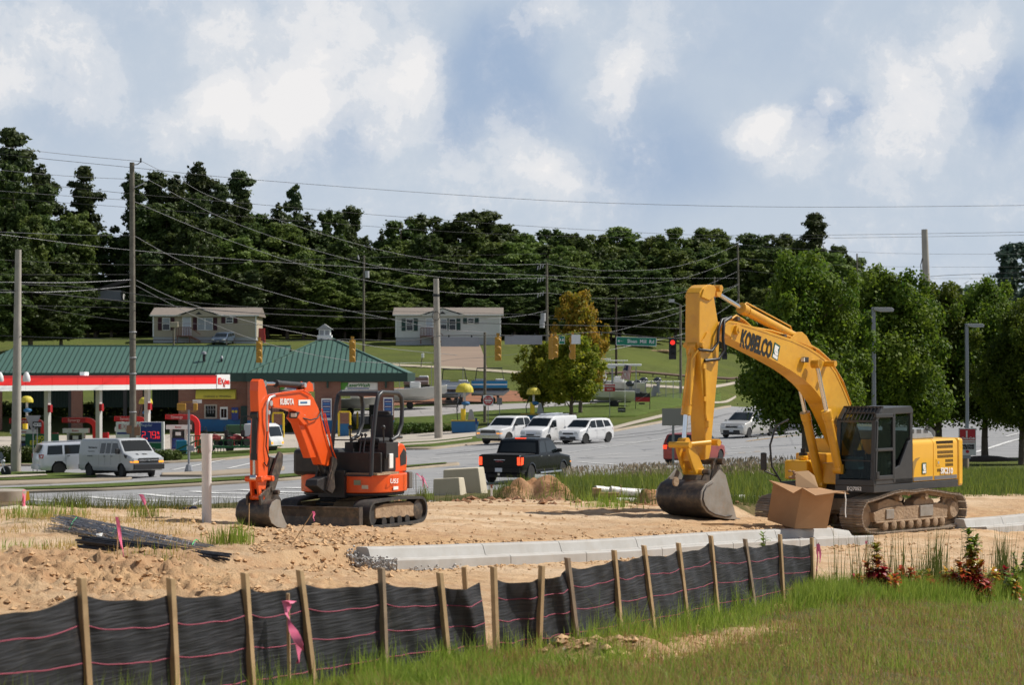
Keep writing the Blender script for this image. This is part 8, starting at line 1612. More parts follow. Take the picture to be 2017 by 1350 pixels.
pontoon(896,797,64,mat('boat_silver',(.42,.46,.54),.3,.4),'silver pontoon boat with dark canopy frame, right of the concrete pole',dz=1.0);pontoon(966,795,74,mat('boat_blue',(.01,.20,.42),.3),'blue pontoon boat with dark canopy, left of the maple',dz=1.05);pontoon(822,783,50,mat('boat_tan',(.24,.19,.16),.5),'tan pontoon boat half hidden behind the corner of the green roof',False,dz=.8)
def speedboat(px,py,L_,rz,label,H_=1.3,dz=.5,top=False,scale=1):
 g=G(px,py);r=empty('speedboat',g,rz,label,'boat','boats in the yard');n=14;vs=[];fs=[]
 for i in range(n+1):
  t=i/n;x=-L_/2+L_*t;w=1.15*(1-max(0,(t-.45)/.55)**2.2)+.02;kz=dz+.55*max(0,(t-.5)/.5)**2*H_;zt=dz+H_*.75+.25*H_*t**2;vs+=[(x,0,kz),(x,w*.75,kz+.35*H_*(1-.3*t)),(x,w,zt),(x,w*.9,zt+.02),(x,-w*.9,zt+.02),(x,-w,zt),(x,-w*.75,kz+.35*H_*(1-.3*t))]
 for i in range(n):
  for j in range(7):fs.append((i*7+j,i*7+(j+1)%7,(i+1)*7+(j+1)%7,(i+1)*7+j))
 fs+=[tuple(range(6,-1,-1)),tuple(range(n*7,n*7+7))];b=MB();b.add(vs,fs);b.build('hull',mat('gelcoat_white',(.66,.65,.60),.25,coat=.4)if 'gelcoat_white' not in bpy.data.materials else bpy.data.materials['gelcoat_white'],r,40)
 b=MB();b.box((-.2,0,dz+H_*.85+.25),(1.0,1.1,.6));b.build('console',M_wht,r,bevel=.1);b=MB();b.add([(.3,-.5,dz+H_+.3),(.3,.5,dz+H_+.3),(.05,.45,dz+H_+.7),(.05,-.45,dz+H_+.7)],[(0,1,2,3)]);b.build('windscreen',M_cglass,r)
 b=MB();b.beam((-L_/2+.3,0,dz-.1),(L_/2+.8,0,dz-.1),.12,.12);b.box((-.7,0,dz-.15),(.2,2.0,.15));b.build('trailer',M_dark,r)
 for y in(-1,1):b=MB();b.lathe([(.001,-.12),(.2,-.12),(.34,-.1),(.34,.1),(.2,.12),(.001,.12)],18,(-.7,y,.34),'y');b.build('trailer_wheel',M_tyre,r,40)
 if top:
  for x in(-.6,.5):
   for y in(-.6,.6):b=MB();b.cyl((x,y,dz+H_),(x*1.1,y,dz+H_+1.9),.03,n=6);b.build('top_leg',M_grey,r)
  b=MB();b.box((0,0,dz+H_+1.95),(2.2,1.7,.08));b.build('hard_top',M_wht,r,bevel=.03)
 return r
speedboat(822,806,5.6,R(3),'large white open boat hull right of the car wash',1.5,.75);speedboat(705,818,5.0,R(4),'white boat seen through the car wash bay',1.2,.55)
speedboat(1195,803,5.2,R(184),'white boat with grey side on a trailer behind the WRONG WAY sign',1.25,.6);speedboat(1215,786,5.6,R(178),'white boat with hard top behind the trailer boat',1.2,.7,True);speedboat(1180,782,5.2,R(184),'white boat mostly hidden behind the maple',1.2,.7,True)
b=MB();
for k,(px,py,lb)in enumerate(((1243,791,'leftmost black outboard motor of the row'),(1258,789,'second outboard motor of the row'),(1270,783,'third, paler outboard motor of the row'),(1297,783,'rightmost outboard motor wrapped in grey cover'))):
 g=G(px,py);r=empty('outboard_motor',g,R(180),lb,'outboard motor','outboard motors in the boat yard');b=MB();b.ball((.1,0,1.75),.5,12,sc=(.9,.55,.62));b.build('cowl',mat('cowl_black',(.03,.035,.045),.25,coat=.5)if k==0 else bpy.data.materials['cowl_black'],r,60);b=MB();b.prism([(-.1,.5),(.15,.5),(.2,1.5),(-.15,1.5)],-.12,.12);b.prism([(-.2,.42),(.4,.45),(.4,.55),(-.2,.55)],-.15,.15);b.build('leg',M_grey,r,bevel=.02);b=MB();b.beam((.3,0,1.2),(.5,0,.1),.08,.5);b.build('stand',M_grey,r)
 b=MB();b.ball((.12,-.05,1.86),.40,10,sc=(.8,.5,.4));b.build('cowl_flash',M_psilver,r,60)
g=P(1231,760,228);g.z=gz(g.x,g.y);r=empty('flag',g,0,'American flag drooping on a short staff among the boats','flag');z=lambda y:CZ-(y-YH)*228/F-g.z;b=MB();b.cyl((0,0,0),(0,0,z(717)),.025,n=6);b.build('staff',M_wht,r)
fw=21*228/F;fh=30*228/F
def cloth(u,v):return Vector((.0-.42*v+u*fw*.62*(1-.0*v)+.28*v*u,-.04*math.sin(u*9+v*3),z(719)-v*fh*.92-u*.12))
for k in range(13):
 b=MB();n=10;u0,u1=k/13,(k+1)/13;b.add([cloth(u0 if j%2==0 else u1,(j//2)/n)for j in range(2*n+2)],[(2*j,2*j+1,2*j+3,2*j+2)for j in range(n)]);b.build('stripe',M_redsign if k%2==0 else M_wht,r,180)
b=MB();b.add([cloth(u,v)+Vector((0,-.03,0))for v in(0,.12,.25,.38)for u in(0,.3,.55)],[(3*i+j,3*i+j+1,3*i+j+4,3*i+j+3)for i in range(3)for j in range(2)]);b.build('canton',mat('navy',(.015,.02,.08),.6),r)
for(x0,x1,y_,lb)in((1195,1263,719.5,'long white hull cover lying above the boats, upper'),(1178,1212,724,'short white hard top left of the flag')):
 Y_=240;g=P((x0+x1)/2,y_,Y_);r=empty('white_wing_top',Vector((g.x,g.y,gz(g.x,g.y))),0,lb,'boat top');zz=g.z-gz(g.x,g.y);w=(x1-x0)*Y_/F;b=MB();b.box((0,0,zz),(w,1.6,.22));b.build('top',M_wht,r,bevel=.08)
 for x in(-w*.35,w*.35):b=MB();b.cyl((x,0,0),(x,0,zz),.05,n=6);b.build('leg',M_grey,r)
g=G(1100,778);r=empty('chain_link_fence',g,0,'thin chain link fence round the boat yard','fence')
a,c_=G(1150,790),G(1340,788);n=14
for k in range(n):p=a.lerp(c_,k/(n-1));p.z=gz(p.x,p.y);b=MB();q=p-g;b.cyl(q,q+Vector((0,0,1.9)),.035,n=6);b.build('fence_post',M_grey,r)
b=MB();b.tube([a-g+Vector((0,0,1.9)),c_-g+Vector((0,0,1.9))],.025,5);b.build('top_rail',M_grey,r)
b=MB()
for k in range(90):p=a.lerp(c_,k/89)-g;q=a.lerp(c_,min(1,(k+3)/89))-g;b.tube([p,q+Vector((0,0,1.85))],.006,3,caps=False);b.tube([q,p+Vector((0,0,1.85))],.006,3,caps=False)
tag(b.build('mesh',M_grey,r),kind='stuff')
for(px,lb)in((787,'thin fence post left of the big white boat'),(850,'thin fence post near the middle strain pole'),(912,'thin fence post before the silver pontoon boat')):g=P(px,740,248);g.z=gz(g.x,g.y);b=MB();b.cyl((0,0,0),(0,0,2.6),.035,n=6);t=b.build('fence_post',M_grey);t.location=g;tag(t,lb,'fence post')
a,c_=G(1150,748),G(1520,746);r=empty('guardrail',a,0,'low brown rail along the foot of the grassy hill','guardrail');b=MB();pr=[a.lerp(c_,t)for t in(0,.25,.5,.75,1)];b.tube([Vector((p.x,p.y,gz(p.x,p.y)+.5))-a for p in pr],.16,5);b.build('rail',mat('rust_brown',(.10,.06,.04),.8),r)
for k in range(16):p=a.lerp(c_,k/15);b=MB();q=Vector((p.x,p.y,gz(p.x,p.y)))-a;b.box(q+Vector((0,0,.25)),(.12,.12,.5));b.build('rail_post',M_pole,r)
M_sid1=mat('tan_siding',(.46,.40,.30),.8,c2=(.43,.37,.28),vs=.8);M_sid2=mat('white_siding',(.68,.68,.66),.8,c2=(.62,.62,.60),vs=.8);M_shing=mat('tan_shingles',(.24,.20,.17),.9,c2=(.19,.16,.135),vs=2);M_shut1=mat('maroon_shutter',(.055,.012,.02),.7);M_shut2=mat('dark_teal_shutter',(.02,.055,.05),.7);M_rail=mat('red_brown_timber',(.16,.06,.04),.8);M_skirt=mat('skirting',(.42,.43,.44),.8)
def house(x0,x1,ybase,ywall,yeave,yridge,label,sid,shut,wins,door,deck,gab):
 Y=300.0;s_=F/Y;g=P((x0+x1)/2,ybase,Y);g.z=min(g.z,gz(g.x,Y)+.1);r=empty('mobile_home',g,0,label,'house','mobile homes on the hill');X=lambda p:(p-(x0+x1)/2)/s_;z=lambda y:CZ-(y-YH)/s_-g.z;D=7.5
 ze,zr,zw=z(yeave),z(yridge),z(ywall)
 n=16;hz=(ze-zw)/n
 for k in range(n):b=MB();b.hexa([(X(x0),-.0,zw+k*hz),(X(x1),-.0,zw+k*hz),(X(x1),.3,zw+k*hz),(X(x0),.3,zw+k*hz),(X(x0),.03,zw+(k+1)*hz),(X(x1),.03,zw+(k+1)*hz),(X(x1),.3,zw+(k+1)*hz),(X(x0),.3,zw+(k+1)*hz)]);b.build('siding_board',sid,r)
 b=MB();b.prism([(X(x0),.3),(X(x1),.3),(X(x1),D),(X(x0),D)],zw,ze,'xy');b.build('wall',sid,r);b=MB();b.box((0,D/2,zw/2-.3),(X(x1)-X(x0)-.1,D-.1,zw+.6));b.build('skirting',M_skirt,r)
 b=MB();xo0,xo1=X(x0)-.35,X(x1)+.35;b.prism([(-.4,ze-.06),(D/2,zr),(D+.4,ze-.06),(D+.4,ze-.22),(-.4,ze-.22)],xo0,xo1,'yz');b.build('roof',M_shing,r)
 gx0,gx1,gy=gab;b=MB();b.add([(X(gx0)-.3,-.55,ze-.1),((X(gx0)+X(gx1))/2,-.55,z(gy)),(X(gx1)+.3,-.55,ze-.1),(X(gx0)-.3,D/2,ze-.1),((X(gx0)+X(gx1))/2,D/2,z(gy)),(X(gx1)+.3,D/2,ze-.1)],[(0,1,4,3),(1,2,5,4)]);b.build('gable_roof',M_shing,r)
 b=MB();b.add([(X(gx0)-.1,-.5,ze-.25),(X(gx1)+.1,-.5,ze-.25),((X(gx0)+X(gx1))/2,-.5,z(gy)-.15)],[(0,1,2)]);b.add([(X(gx0)-.1,-.1,ze-.25),(X(gx1)+.1,-.1,ze-.25),((X(gx0)+X(gx1))/2,-.1,z(gy)-.15)],[(0,1,2)]);b.build('gable',sid,r)
 b=MB()
 for a_,c_ in(((X(gx0)-.35,ze-.12),((X(gx0)+X(gx1))/2,z(gy)-.02)),(((X(gx0)+X(gx1))/2,z(gy)-.02),(X(gx1)+.35,ze-.12))):b.beam((a_[0],-.58,a_[1]),(c_[0],-.58,c_[1]),.04,.16,(0,-1,0))
 b.build('barge_board',M_wht,r);rect(r,xo0,xo1,-.42,ze-.2,ze-.05,M_wht,'fascia',.04)
 for p_ in(x0+1,x1-1):rect(r,X(p_)-.08,X(p_)+.08,-.02,zw,ze-.2,M_wht,'corner_trim',.05)
 b=MB();b.prism([((X(gx0)+X(gx1))/2-.4,ze+.0),((X(gx0)+X(gx1))/2+.4,ze+.0),((X(gx0)+X(gx1))/2,ze+.35)],-.54,-.51);b.build('attic_vent',M_dark,r)
 for(a_,c_,y0_,y1_,tp)in wins:
  w=rect(r,X(a_),X(c_),-.05,z(y1_),z(y0_),M_wht,'window',.06);i=.07;md=(z(y0_)+z(y1_))/2;gm=mat('blind_pane',(.30,.33,.36),.3)if 'blind_pane' not in bpy.data.materials else bpy.data.materials['blind_pane']
  cols=[(X(a_),X(c_))]if tp<2 else[(X(a_),(X(a_)+X(c_))/2),((X(a_)+X(c_))/2,X(c_))]
  for(q0,q1)in cols:rect(w,q0+i,q1-i,-.09,md+.03,z(y0_)-i,gm if tp!=0 else M_cglass,'pane',.02);rect(w,q0+i,q1-i,-.09,z(y1_)+i,md-.03,gm if tp==2 else M_cglass,'pane',.02)
  for q in(X(a_)-.32,X(c_)+.32):rect(r,q-.24,q+.24,-.05,z(y1_),z(y0_),shut,'shutter',.05)
 (a_,c_,y0_,y1_)=door;d=rect(r,X(a_),X(c_),-.05,z(y1_),z(y0_),M_wht,'door',.06);rect(d,X(a_)+.12,X(c_)-.12,-.09,z(y1_)+.1,z(y0_)-.12,mat('storm_door',(.5,.54,.6),.3)if 'storm_door' not in bpy.data.materials else bpy.data.materials['storm_door'],'door_leaf',.03)
 (a_,c_,yt,yb2)=deck;q=empty('porch',(0,0,0));q.parent=r;rect(q,X(a_),X(c_),-.9,z(yb2),z(yb2)+.12,M_rail,'floor',1.7);rect(q,X(a_),X(c_),-1.74,z(yt)-.07,z(yt),M_rail,'handrail',.08)
 m_=8
 for k in range(m_+1):x=X(a_)+(X(c_)-X(a_))*k/m_;rect(q,x-.04,x+.04,-1.74,z(yb2),z(yt)-.08,M_rail,'baluster',.05)
 for x in(X(a_)+.06,X(c_)-.06):rect(q,x-.06,x+.06,-1.70,0,z(yb2),M_rail,'porch_post',.1)
 b=MB();x1_=X(c_)+1.3;b.beam((X(c_),-1.74,z(yt)-.04),(x1_,-1.74,z(yt)-.95),.06,.08);b.beam((X(c_),-1.7,z(yb2)),(x1_,-1.7,.1),.06,.22);b.build('stair_rail',M_rail,q)
 for k in range(4):rect(q,X(c_)+.1+k*.3,X(c_)+.42+k*.3,-.9,z(yb2)-.22-k*.22,z(yb2)-.16-k*.22,M_rail,'step',1.5)
house(301,505,675,664,620,604.5,'left mobile home on the hill, tan siding with maroon shutters',M_sid1,M_shut1,[(320,335,626,651,1),(389,419,626,651,2),(445,459,625,637,0)],(359,377,623,662),(352,378,645,664),(352,433,607))
house(779,986,677,665,619,604.5,'right mobile home on the hill, white siding with dark green shutters',M_sid2,M_shut2,[(800,814,628,652,0),(867,881,628,651,1),(884,898,628,651,0),(921,934,627,638,0)],(838,854,626,664),(829,853,646,664),(832,912,606.5))
g=P(216,575,338);g.z=gz(g.x,g.y);r=empty('hidden_house',g,0,'corner of a pale house showing between the trees on the left hill','house');zz=CZ-(572-YH)*338/F-g.z;b=MB();b.box((0,4,zz/2),(3.2,8,zz));b.build('wall',M_sid2,r);b=MB();b.prism([(-2.2,zz-.3),(-2.2,zz+.1),(2.6,zz+1.7),(2.6,zz+1.1)],-.5,8.5);b.build('roof',M_shing,r)
g=G(497,676);b=MB();b.box((0,0,.5),(1.6,1.0,1.0));b.box((.3,0,1.4),(.9,.8,.9));t=b.build('garden_machine',M_mower);t.location=g+Vector((.7,1,0));tag(t,'small red machine parked at the right end of the left house','machine')
for(px,py,lb)in((1302,694,'low pile of brown debris on the grassy hill'),):g=G(px,py);b=MB();[b.ball((rnd.uniform(-1.3,1.3),rnd.uniform(-.5,.5),.1),rnd.uniform(.2,.5),7,sc=(1.5,1,.5))for _ in range(14)];t=b.build('debris_pile',mat('straw',(.30,.20,.11),.95,bump=.4,bs=6));t.location=g;tag(t,lb,'debris')
g=G(829,724);b=MB();b.beam((0,0,0),(.15,0,1.1),.1,.1);r=empty('letter_box',g,0,'white letter box on a leaning post above the big white boat','letter box');b.build('post',M_pole,r);b=MB();b.box((.2,0,1.3),(.3,.5,.5));b.build('box',M_wht,r,bevel=.06)
g=G(893,828);b=MB();r=empty('stacked_racks',G(885,812),0,'dark steel rack on its side left of the blue trough','rack');[b.box((0,0,.5+k*.28),(1.6,.1,.12))for k in range(5)];b.build('bars',M_steel,r);
b=MB();[b.box((x,0,.9),(.08,.1,1.8))for x in(-.8,.8)];b.build('frame',M_grey,r)
# ------ trees, hedges
M_bark=mat('bark',(.10,.075,.055),.95,c2=(.16,.13,.10),vs=5,bump=.2,bs=12)
M_lfA=leaf_mat('roadside_leaves',(.05,.105,.010),(.18,.23,.022),trans=.5,rough=.6);M_lfB=leaf_mat('forest_leaves',(.042,.074,.018),(.11,.15,.034),trans=.4);M_lfP=leaf_mat('pine_needles',(.032,.058,.019),(.095,.12,.033),trans=.32)
M_lfM=leaf_mat('maple_leaves',(.11,.18,.012),(.36,.34,.03),trans=.55);M_lfO=leaf_mat('turning_maple_leaves',(.16,.20,.015),(.46,.24,.03),trans=.45);M_lfH=leaf_mat('hedge_leaves',(.045,.085,.012),(.11,.15,.025),trans=.3);M_lfS=leaf_mat('mid_green_tree_leaves',(.075,.12,.022),(.19,.24,.05),trans=.35);M_lfF=leaf_mat('far_tree_leaves',(.05,.085,.06),(.08,.12,.08),trans=.2)  # the lighter hill trees have a mid-green leaf colour of their own
def foliage(name,lobes,n,size,m,seed,shell=.5,up=.35,flat=1.0,rough_edge=.12,vlob=.5):
 r=np.random.RandomState(seed);Lb=np.array(lobes,float);wt=(Lb[:,3]*Lb[:,4]*Lb[:,5])**.72;k=r.choice(len(Lb),n,p=wt/wt.sum())
 d=r.randn(n,3);d/=np.linalg.norm(d,axis=1)[:,None];rad=1-shell*r.rand(n)**1.6+rough_edge*np.abs(r.randn(n))*(r.rand(n)<.3)
 c=Lb[k,:3]+d*rad[:,None]*Lb[k,3:6];nn=d*np.array([1,1,1.])+r.randn(n,3)*.75+np.array([0,0,up]);nn/=np.linalg.norm(nn,axis=1)[:,None]
 a=np.cross(nn,r.randn(n,3));a/=np.linalg.norm(a,axis=1)[:,None];b_=np.cross(nn,a);s=size*(.55+.9*r.rand(n))[:,None]
 V=np.stack([c-a*s*.6,c+b_*s*.36*flat,c+a*s*.6,c-b_*s*.36*flat],1).reshape(-1,3);me=bpy.data.meshes.new(name);me.vertices.add(4*n);me.vertices.foreach_set('co',V.astype(np.float32).ravel());me.loops.add(4*n);me.loops.foreach_set('vertex_index',np.arange(4*n,dtype=np.int32))
 me.polygons.add(n);me.polygons.foreach_set('loop_start',np.arange(n,dtype=np.int32)*4);me.polygons.foreach_set('loop_total',np.full(n,4,np.int32));me.update(calc_edges=True)
 v=np.clip(vlob*r.rand(len(Lb))[k]+(1-vlob)*r.rand(n)+.12*r.randn(n),0,1);at=me.attributes.new('v','FLOAT','POINT');at.data.foreach_set('value',np.repeat(v,4).astype(np.float32));me.materials.append(m);return me
def limb_mesh(name,paths):
 b=MB();[b.tube(p,r_,6)for p,r_ in paths];return b.mesh(name,M_bark,60)
def broad_lobes(seed,h0,h1,R_,n=26,egg=.45):
 r=random.Random(seed);out=[]
 for i in range(n):
  t=(i+.5)/n;z=h0+(h1-h0)*t;prof=min(1,(1.04-t)*2.2)**.6*min(1,.62+t*1.1);a=i*2.4+r.random();rr=R_*prof*r.uniform(.35,.78);s=R_*r.uniform(.26,.46)*(1.1-.5*t);out.append((rr*math.cos(a),rr*math.sin(a),z,s,s,s*r.uniform(.7,1.0)))
 return out
def make_tree(kind,seed,m,n,size):
 """trunk and crown meshes of a forest tree 24 m high, crown radius about 4.8"""
 r=random.Random(seed);lb=[];tr=[([Vector((0,0,-.3)),Vector((.3,0,7)),Vector((-.1,.2,14)),Vector((.1,0,22.5))],[.34,.28,.18,.05])]
 if kind=='broad':
  for i in range(90):
   t=(i+.5)/90;z=5+17.6*t;R_=4.5*min(1,(1.08-t)*2.2)**.6*min(1,.55+t)*r.uniform(.3,1.12);a=i*2.4+r.random();s_=r.uniform(.6,1.5)*(1.1-.4*t);lb.append((R_*math.cos(a),R_*math.sin(a),z,s_,s_,s_*r.uniform(.7,.95)))
 elif kind=='pine':
  for i in range(56):
   t=i/55;z=9.5+13.2*t;a=r.random()*6.28;R_=4.4*(1.05-t)**.42*r.uniform(.15,1)*(.6+.4*math.sin(i*1.7));s_=r.uniform(.55,1.25)*(1.15-.35*t);p=(R_*math.cos(a),R_*math.sin(a),z+r.uniform(-.6,.6));lb.append(p+(s_*1.15,s_*1.15,s_*.62));tr.append(([Vector((0,0,z-1.2)),Vector(p)],[.09,.03]))
  for i in range(8):a=r.random()*6.28;z=r.uniform(4,10);p=(2.2*math.cos(a),2.2*math.sin(a),z);lb.append(p+(.8,.8,.4));tr.append(([Vector((0,0,z-.4)),Vector(p)],[.07,.02]))
 else:
  for i in range(50):t=i/49;z=2.5+20.5*t;a=i*2.4;R_=4.3*(1-t)**.75*r.uniform(.5,1)+.05;s_=1.7*(1-t)**.6+.25;lb.append((R_*math.cos(a),R_*math.sin(a),z,s_,s_,s_*.75))
 return limb_mesh('trunk',tr),foliage('crown',lb,n,size,m,seed,.85,.45,1,.3)
def plant_tree(kind,meshes,px,Y,top_y,wpx,label,cat='tree',group=None,rz=None,base=None,sq=1):
 X=PX(px,Y);z0=gz(X,Y)if base is None else base;h=CZ-(top_y-YH)*Y/F-z0;r=empty(kind+'_tree' if kind in('pine','maple')else 'tree',(X,Y,z0),rnd.random()*6.28 if rz is None else rz,label,cat,group)
 k_=meshes[2]if len(meshes)>2 else(9.6,24);sw=wpx*Y/F/k_[0];r.scale=(sw,sw,h/k_[1]);link('trunk',meshes[0],r);c=link('crown',meshes[1],r);return r
T_b=[make_tree('broad',s,M_lfB,24000,.48)for s in(1,2,3,4)];T_s=[make_tree('broad',s,M_lfS,24000,.46)for s in(11,12,13)];T_p=[make_tree('pine',s,M_lfP,15000,.46)for s in(5,6,7,8)];T_c=[make_tree('cone',s,M_lfP,17000,.46)for s in(9,10)]
SK=[(-70,300,110,'P'),(-25,280,110,'P'),(22,262,115,'P'),(82,330,85,'P'),(112,430,90,'B'),(165,338,85,'P'),(205,455,90,'B'),(262,350,75,'P'),(305,348,85,'P'),(350,352,80,'P'),(390,326,88,'P'),(432,372,70,'P'),(474,346,82,'P'),(512,415,70,'B'),(548,395,90,'C'),(584,366,52,'P'),(606,415,95,'C'),(650,410,60,'B'),(684,402,62,'B'),(722,462,70,'C'),(752,448,46,'C'),(790,430,84,'B'),(836,420,92,'B'),(884,432,62,'B'),(938,410,120,'B'),(990,436,80,'B'),(1036,456,80,'S'),(1084,446,80,'B'),(1128,455,66,'B'),(1170,458,70,'S'),(1216,444,84,'S'),(1256,470,60,'B'),(1292,462,60,'S'),(1326,444,66,'S'),(1362,470,60,'B'),(1400,446,90,'S'),(1446,478,60,'B'),(1488,456,80,'B'),(1538,454,90,'B'),(1576,470,60,'S'),(1608,430,80,'P'),(1648,478,66,'B'),(1684,505,60,'S'),(1726,535,66,'S')]
marks=[(33,'the far left concrete pole'),(260,'the tall wooden pole'),(405,'the left house'),(629,'the cupola'),(717,'the slim pole with transformer'),(859,'the middle concrete pole'),(1077,'the transformer pole'),(1213,'the dark brown pole'),(1340,'the flood lamp pole'),(1453,'the distant pole'),(1720,'the nearer street lamp')]
cnt={};kn={'P':'irregular pine','B':'dark tree','S':'lighter tree','C':'pointed evergreen'};od=['','first','second','third','fourth','fifth','sixth','seventh','eighth']
for(px,ty,w,k)in SK:
 mk=min(marks,key=lambda m_:abs(m_[0]-px));side='left' if px<mk[0]else 'right';key=(mk[1],side);cnt[key]=cnt.get(key,0)+1
 ms={'P':T_p,'B':T_b,'S':T_s,'C':T_c}[k];Y=352+rnd.uniform(-8,10)if px<1180 else 395+rnd.uniform(-12,12)
 plant_tree({'P':'pine'}.get(k,'tree'),rnd.choice(ms),px,Y,ty-(16 if k=='P' else 5),w*1.5,f'{kn[k]} on the skyline, {od[cnt[key]]} to the {side} of {mk[1]}','tree','skyline trees of the wooded hill')
def sky_at(px):xs=[a for a,*_ in SK];return float(np.interp(px,xs,[b_ for _,b_,*_ in SK]))
def zone(x):return 'behind the filling station, left of the left house' if x<290 else 'behind the left house' if x<520 else 'between the two houses' if x<765 else 'behind the right house' if x<1000 else 'between the right house and the dark brown pole' if x<1215 else 'above the grassy hill at right'
px=-110
while px<1800:
 for(Y,dt,w)in((338,40,105),(326,100,105),(316,160,95)):
  x=px+rnd.uniform(-14,14)
  if Y<330 and x>1300:continue
  if x>1190 and Y>330:Y=372
  ty=min(sky_at(x)+dt*rnd.uniform(.75,1.25)*(1 if x<1000 else.7),640);kk=rnd.random();ms=T_s if kk<.22 or(x>700 and kk<.5)else(T_p if kk<.3 else T_b)
  if 150<x<280:ty=max(ty,588)
  plant_tree('tree',rnd.choice(ms),x,Y+rnd.uniform(-4,4),ty,w*rnd.uniform(.85,1.25),'dark green tree massed in the wood '+zone(x),'tree','forest trees '+zone(x))
 px+=34
for(px,Y,ty,w,lb)in((60,285,520,150,'bushy tree behind the green roof, just right of the far left pole'),(120,290,575,110,'low leafy tree at the left end of the lawn behind the green roof'),(-20,280,500,150,'bushy tree at the left edge behind the filling station'),(1110,316,560,90,'leafy tree right of the right house behind the maple'),(1180,320,555,90,'leafy tree at the wood edge above the orange-tinted maple'),(1260,330,560,100,'leafy tree at the wood edge behind the street name sign'),(1330,335,555,100,'leafy tree at the wood edge behind the red signal'),(1420,335,560,110,'leafy tree at the wood edge behind the arm of the yellow excavator'),(1500,330,560,100,'leafy tree at the wood edge left of the big roadside tree')):
 plant_tree('tree',rnd.choice(T_s if px>1000 else T_b),px,Y,ty,w,lb)
for(x0,x1,Y,ty,lb)in((1640,2300,620,572,'far hazy woodland strip on the right horizon'),):
 lo=[];o=Vector((PX(1900,Y),Y,gz(PX(1900,Y),Y)))
 for k in range(80):p_=x0+(x1-x0)*k/80;X=PX(p_,Y)-o.x;hh=(CZ-(ty+rnd.uniform(-8,10)-YH)*Y/F)-o.z;lo.append((X,rnd.uniform(-8,8),hh*.5,6,6,hh*.5))
 w_=bpy.data.objects.new('woodland',foliage('woodland',lo,24000,1.8,M_lfF,77));C.objects.link(w_);w_.location=o;w_['kind']='stuff';
lo=[];o=Vector((0,350,10))
for k in range(300):p_=-160+k*6.4;Y=338+rnd.uniform(0,26)if p_<1200 else 350+rnd.uniform(5,50);X=PX(p_,Y);z=gz(X,Y);hh=rnd.uniform(3,6);lo.append((X,Y-350,z-10+hh*.35,3.2,3,hh*.6))
w_=bpy.data.objects.new('underbrush',foliage('underbrush',lo,60000,.55,M_lfB,78));C.objects.link(w_);w_.location=o;w_['kind']='stuff'
T_f=[make_tree('pine',41,M_lfF,11000,.6)]
plant_tree('pine',T_f[0],1988,370,466,130,'tall hazy pine at the right edge behind the roadside trees','tree');plant_tree('pine',T_f[0],2040,365,480,120,'hazy pine cut off by the right edge of the picture','tree');plant_tree('tree',T_s[1],1884,560,552,34,'small distant tree on the horizon right of the leaning concrete pole','tree')
def near_tree(seed,n,size,m,R_=3.2):
 lb=broad_lobes(seed,2.9,9.0,R_,44);r=random.Random(seed+50)
 for _ in range(26):a=r.random()*6.28;z=r.uniform(2.7,9.3);q=R_*1.02*math.sin(math.pi*((z-1.2)/9.2))**.6;lb.append((q*math.cos(a),q*math.sin(a),z,.42,.42,.55))
 for _ in range(7):lb.append((r.uniform(-1.3,1.3),r.uniform(-1.3,1.3),r.uniform(8.8,9.6),.4,.4,.5))
 tr=[([Vector((0,0,-.3)),Vector((.03,0,1.2)),Vector((0,.1,4)),Vector((0,0,8.8))],[.24,.19,.13,.03])]
 for l in lb[::4]:tr.append(([Vector((0,0,max(1.5,l[2]-1.6))),Vector((l[0]*.55,l[1]*.55,l[2]-.4)),Vector(l[:3])],[.07,.04,.012]))
 return limb_mesh('trunk',tr),foliage('crown',lb,n,size,m,seed,.75,.3,1.1,.25,.4),(6.4,10)
T_n=[near_tree(61,60000,.15,M_lfA),near_tree(62,60000,.15,M_lfA)]
for k,(px,Y,ty,w,lb)in enumerate(((1577,84,492,262,'large leafy tree behind the yellow boom, nearest of the roadside row'),(1745,100,520,225,'roadside tree behind the cab, second from the left of the row'),(1850,112,556,195,'roadside tree above the engine cover, third of the row'),(1940,112,545,190,'roadside tree with dark trunk right of the sponsor sign'),(2012,104,588,170,'rightmost roadside tree, its trunk at the right edge'),(2110,112,560,190,'roadside tree just outside the right edge'))):
 plant_tree('tree',T_n[k%2],px+(8 if k==0 else 0),Y,ty,w*(1.0 if k==0 else 1.2),lb,'tree','row of roadside trees',rz=k*1.3)
T_m=near_tree(71,17000,.26,M_lfM,3.0);T_o=near_tree(72,17000,.26,M_lfO,2.9)
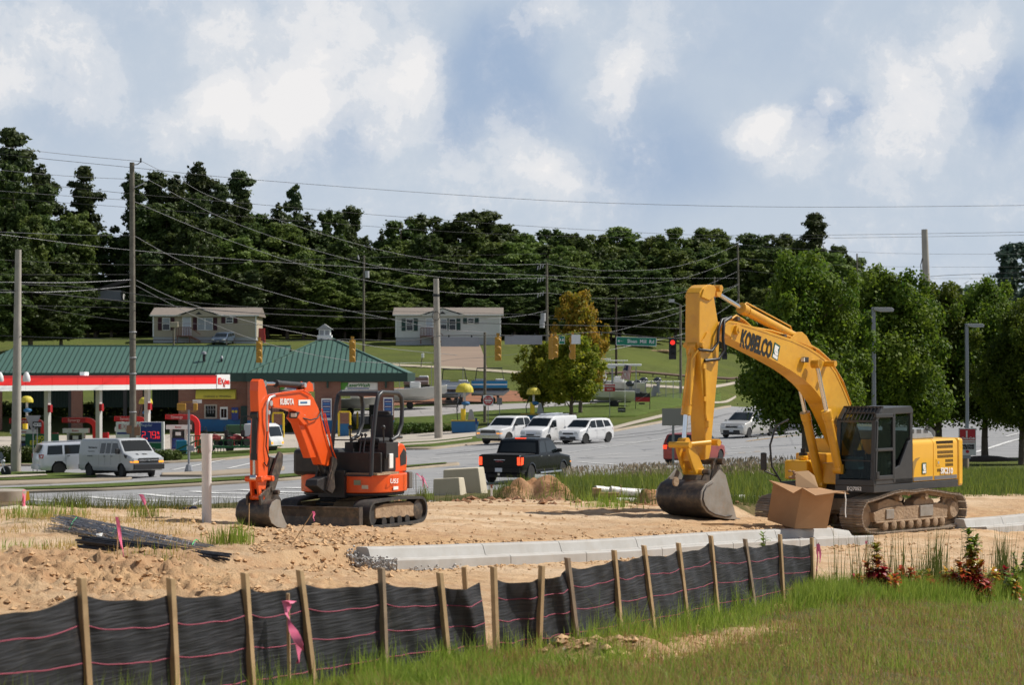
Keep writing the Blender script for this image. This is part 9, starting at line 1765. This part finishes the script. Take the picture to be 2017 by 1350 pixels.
plant_tree('maple',T_o,1143,218,572,118,'tall maple with orange-tinted top behind the signals','tree',rz=.5);plant_tree('maple',T_m,1068,204,668,118,'left green maple behind the white pickup','tree',rz=1.);plant_tree('maple',T_m,1126,200,652,130,'right green maple behind the white cargo van','tree',rz=2.6)
def bushes(name,px0,px1,py,Y,h,n,label,cat,m=M_lfH,dep=.8,size=.12,grp=None):
 Y=Y or G((px0+px1)/2,py).y;a,c=PX(px0,Y),PX(px1,Y);o=Vector(((a+c)/2,Y,gz((a+c)/2,Y)));k=max(3,int((c-a)/(h*.5)));lo=[(a-o.x+(c-a)*(i+.5)/k,rnd.uniform(-.2,.2),h*.5,h*.55,dep*.6,h*.52*rnd.uniform(.9,1.12))for i in range(k)]
 r=empty(name,o,0,label,cat,grp);lo_=bpy.data.objects.new('foliage',foliage('foliage',lo,n,size,m,int(px0)+205));C.objects.link(lo_);lo_.parent=r;b=MB();[b.cyl((l[0],l[1],-.1),(l[0],l[1],h*.4),.03,n=5)for l in lo[::2]];b.build('stems',M_bark,r,kind='stuff')
bushes('hedge',-60,118,921,152,1.15,9000,'rounded green hedge below the green banner','hedge');bushes('bush',300,352,902,151,.75,3500,'low rounded bush in front of the price sign','bush')
bushes('hedge',-60,200,0,222,1.4,7000,'long dark hedge seen through the left bays of the car wash','hedge',size=.2);bushes('hedge',200,385,0,222,1.4,5000,'dark hedge seen through the bays behind the price sign','hedge',size=.2)
bushes('hedge',545,640,0,224,1.1,3500,'clipped hedge seen beyond the left pay pillar','hedge',size=.16);bushes('hedge',748,862,0,196,.9,5000,'clipped hedge right of the car wash, left of the concrete pole','hedge',size=.14);bushes('hedge',870,900,0,196,.5,900,'dark low hedge end beside the blue trough','hedge',size=.14)
for(px,py,w,lb)in((1943,908,2.0,'dark mulch ring round the trunk right of the sponsor sign'),(1126,820,1.4,'mulch ring under the right maple')):
 g=G(px,py);g.y+=0;b=MB();b.lathe([(w*.8,-.05),(w*.6,.10),(w*.3,.2),(.001,.24)],20);t=b.build('mulch_ring',mat('mulch',(.045,.03,.02),.95,bump=.5,bs=8)if 'mulch' not in bpy.data.materials else bpy.data.materials['mulch'],None,60);t.location=g;tag(t,lb,'mulch')
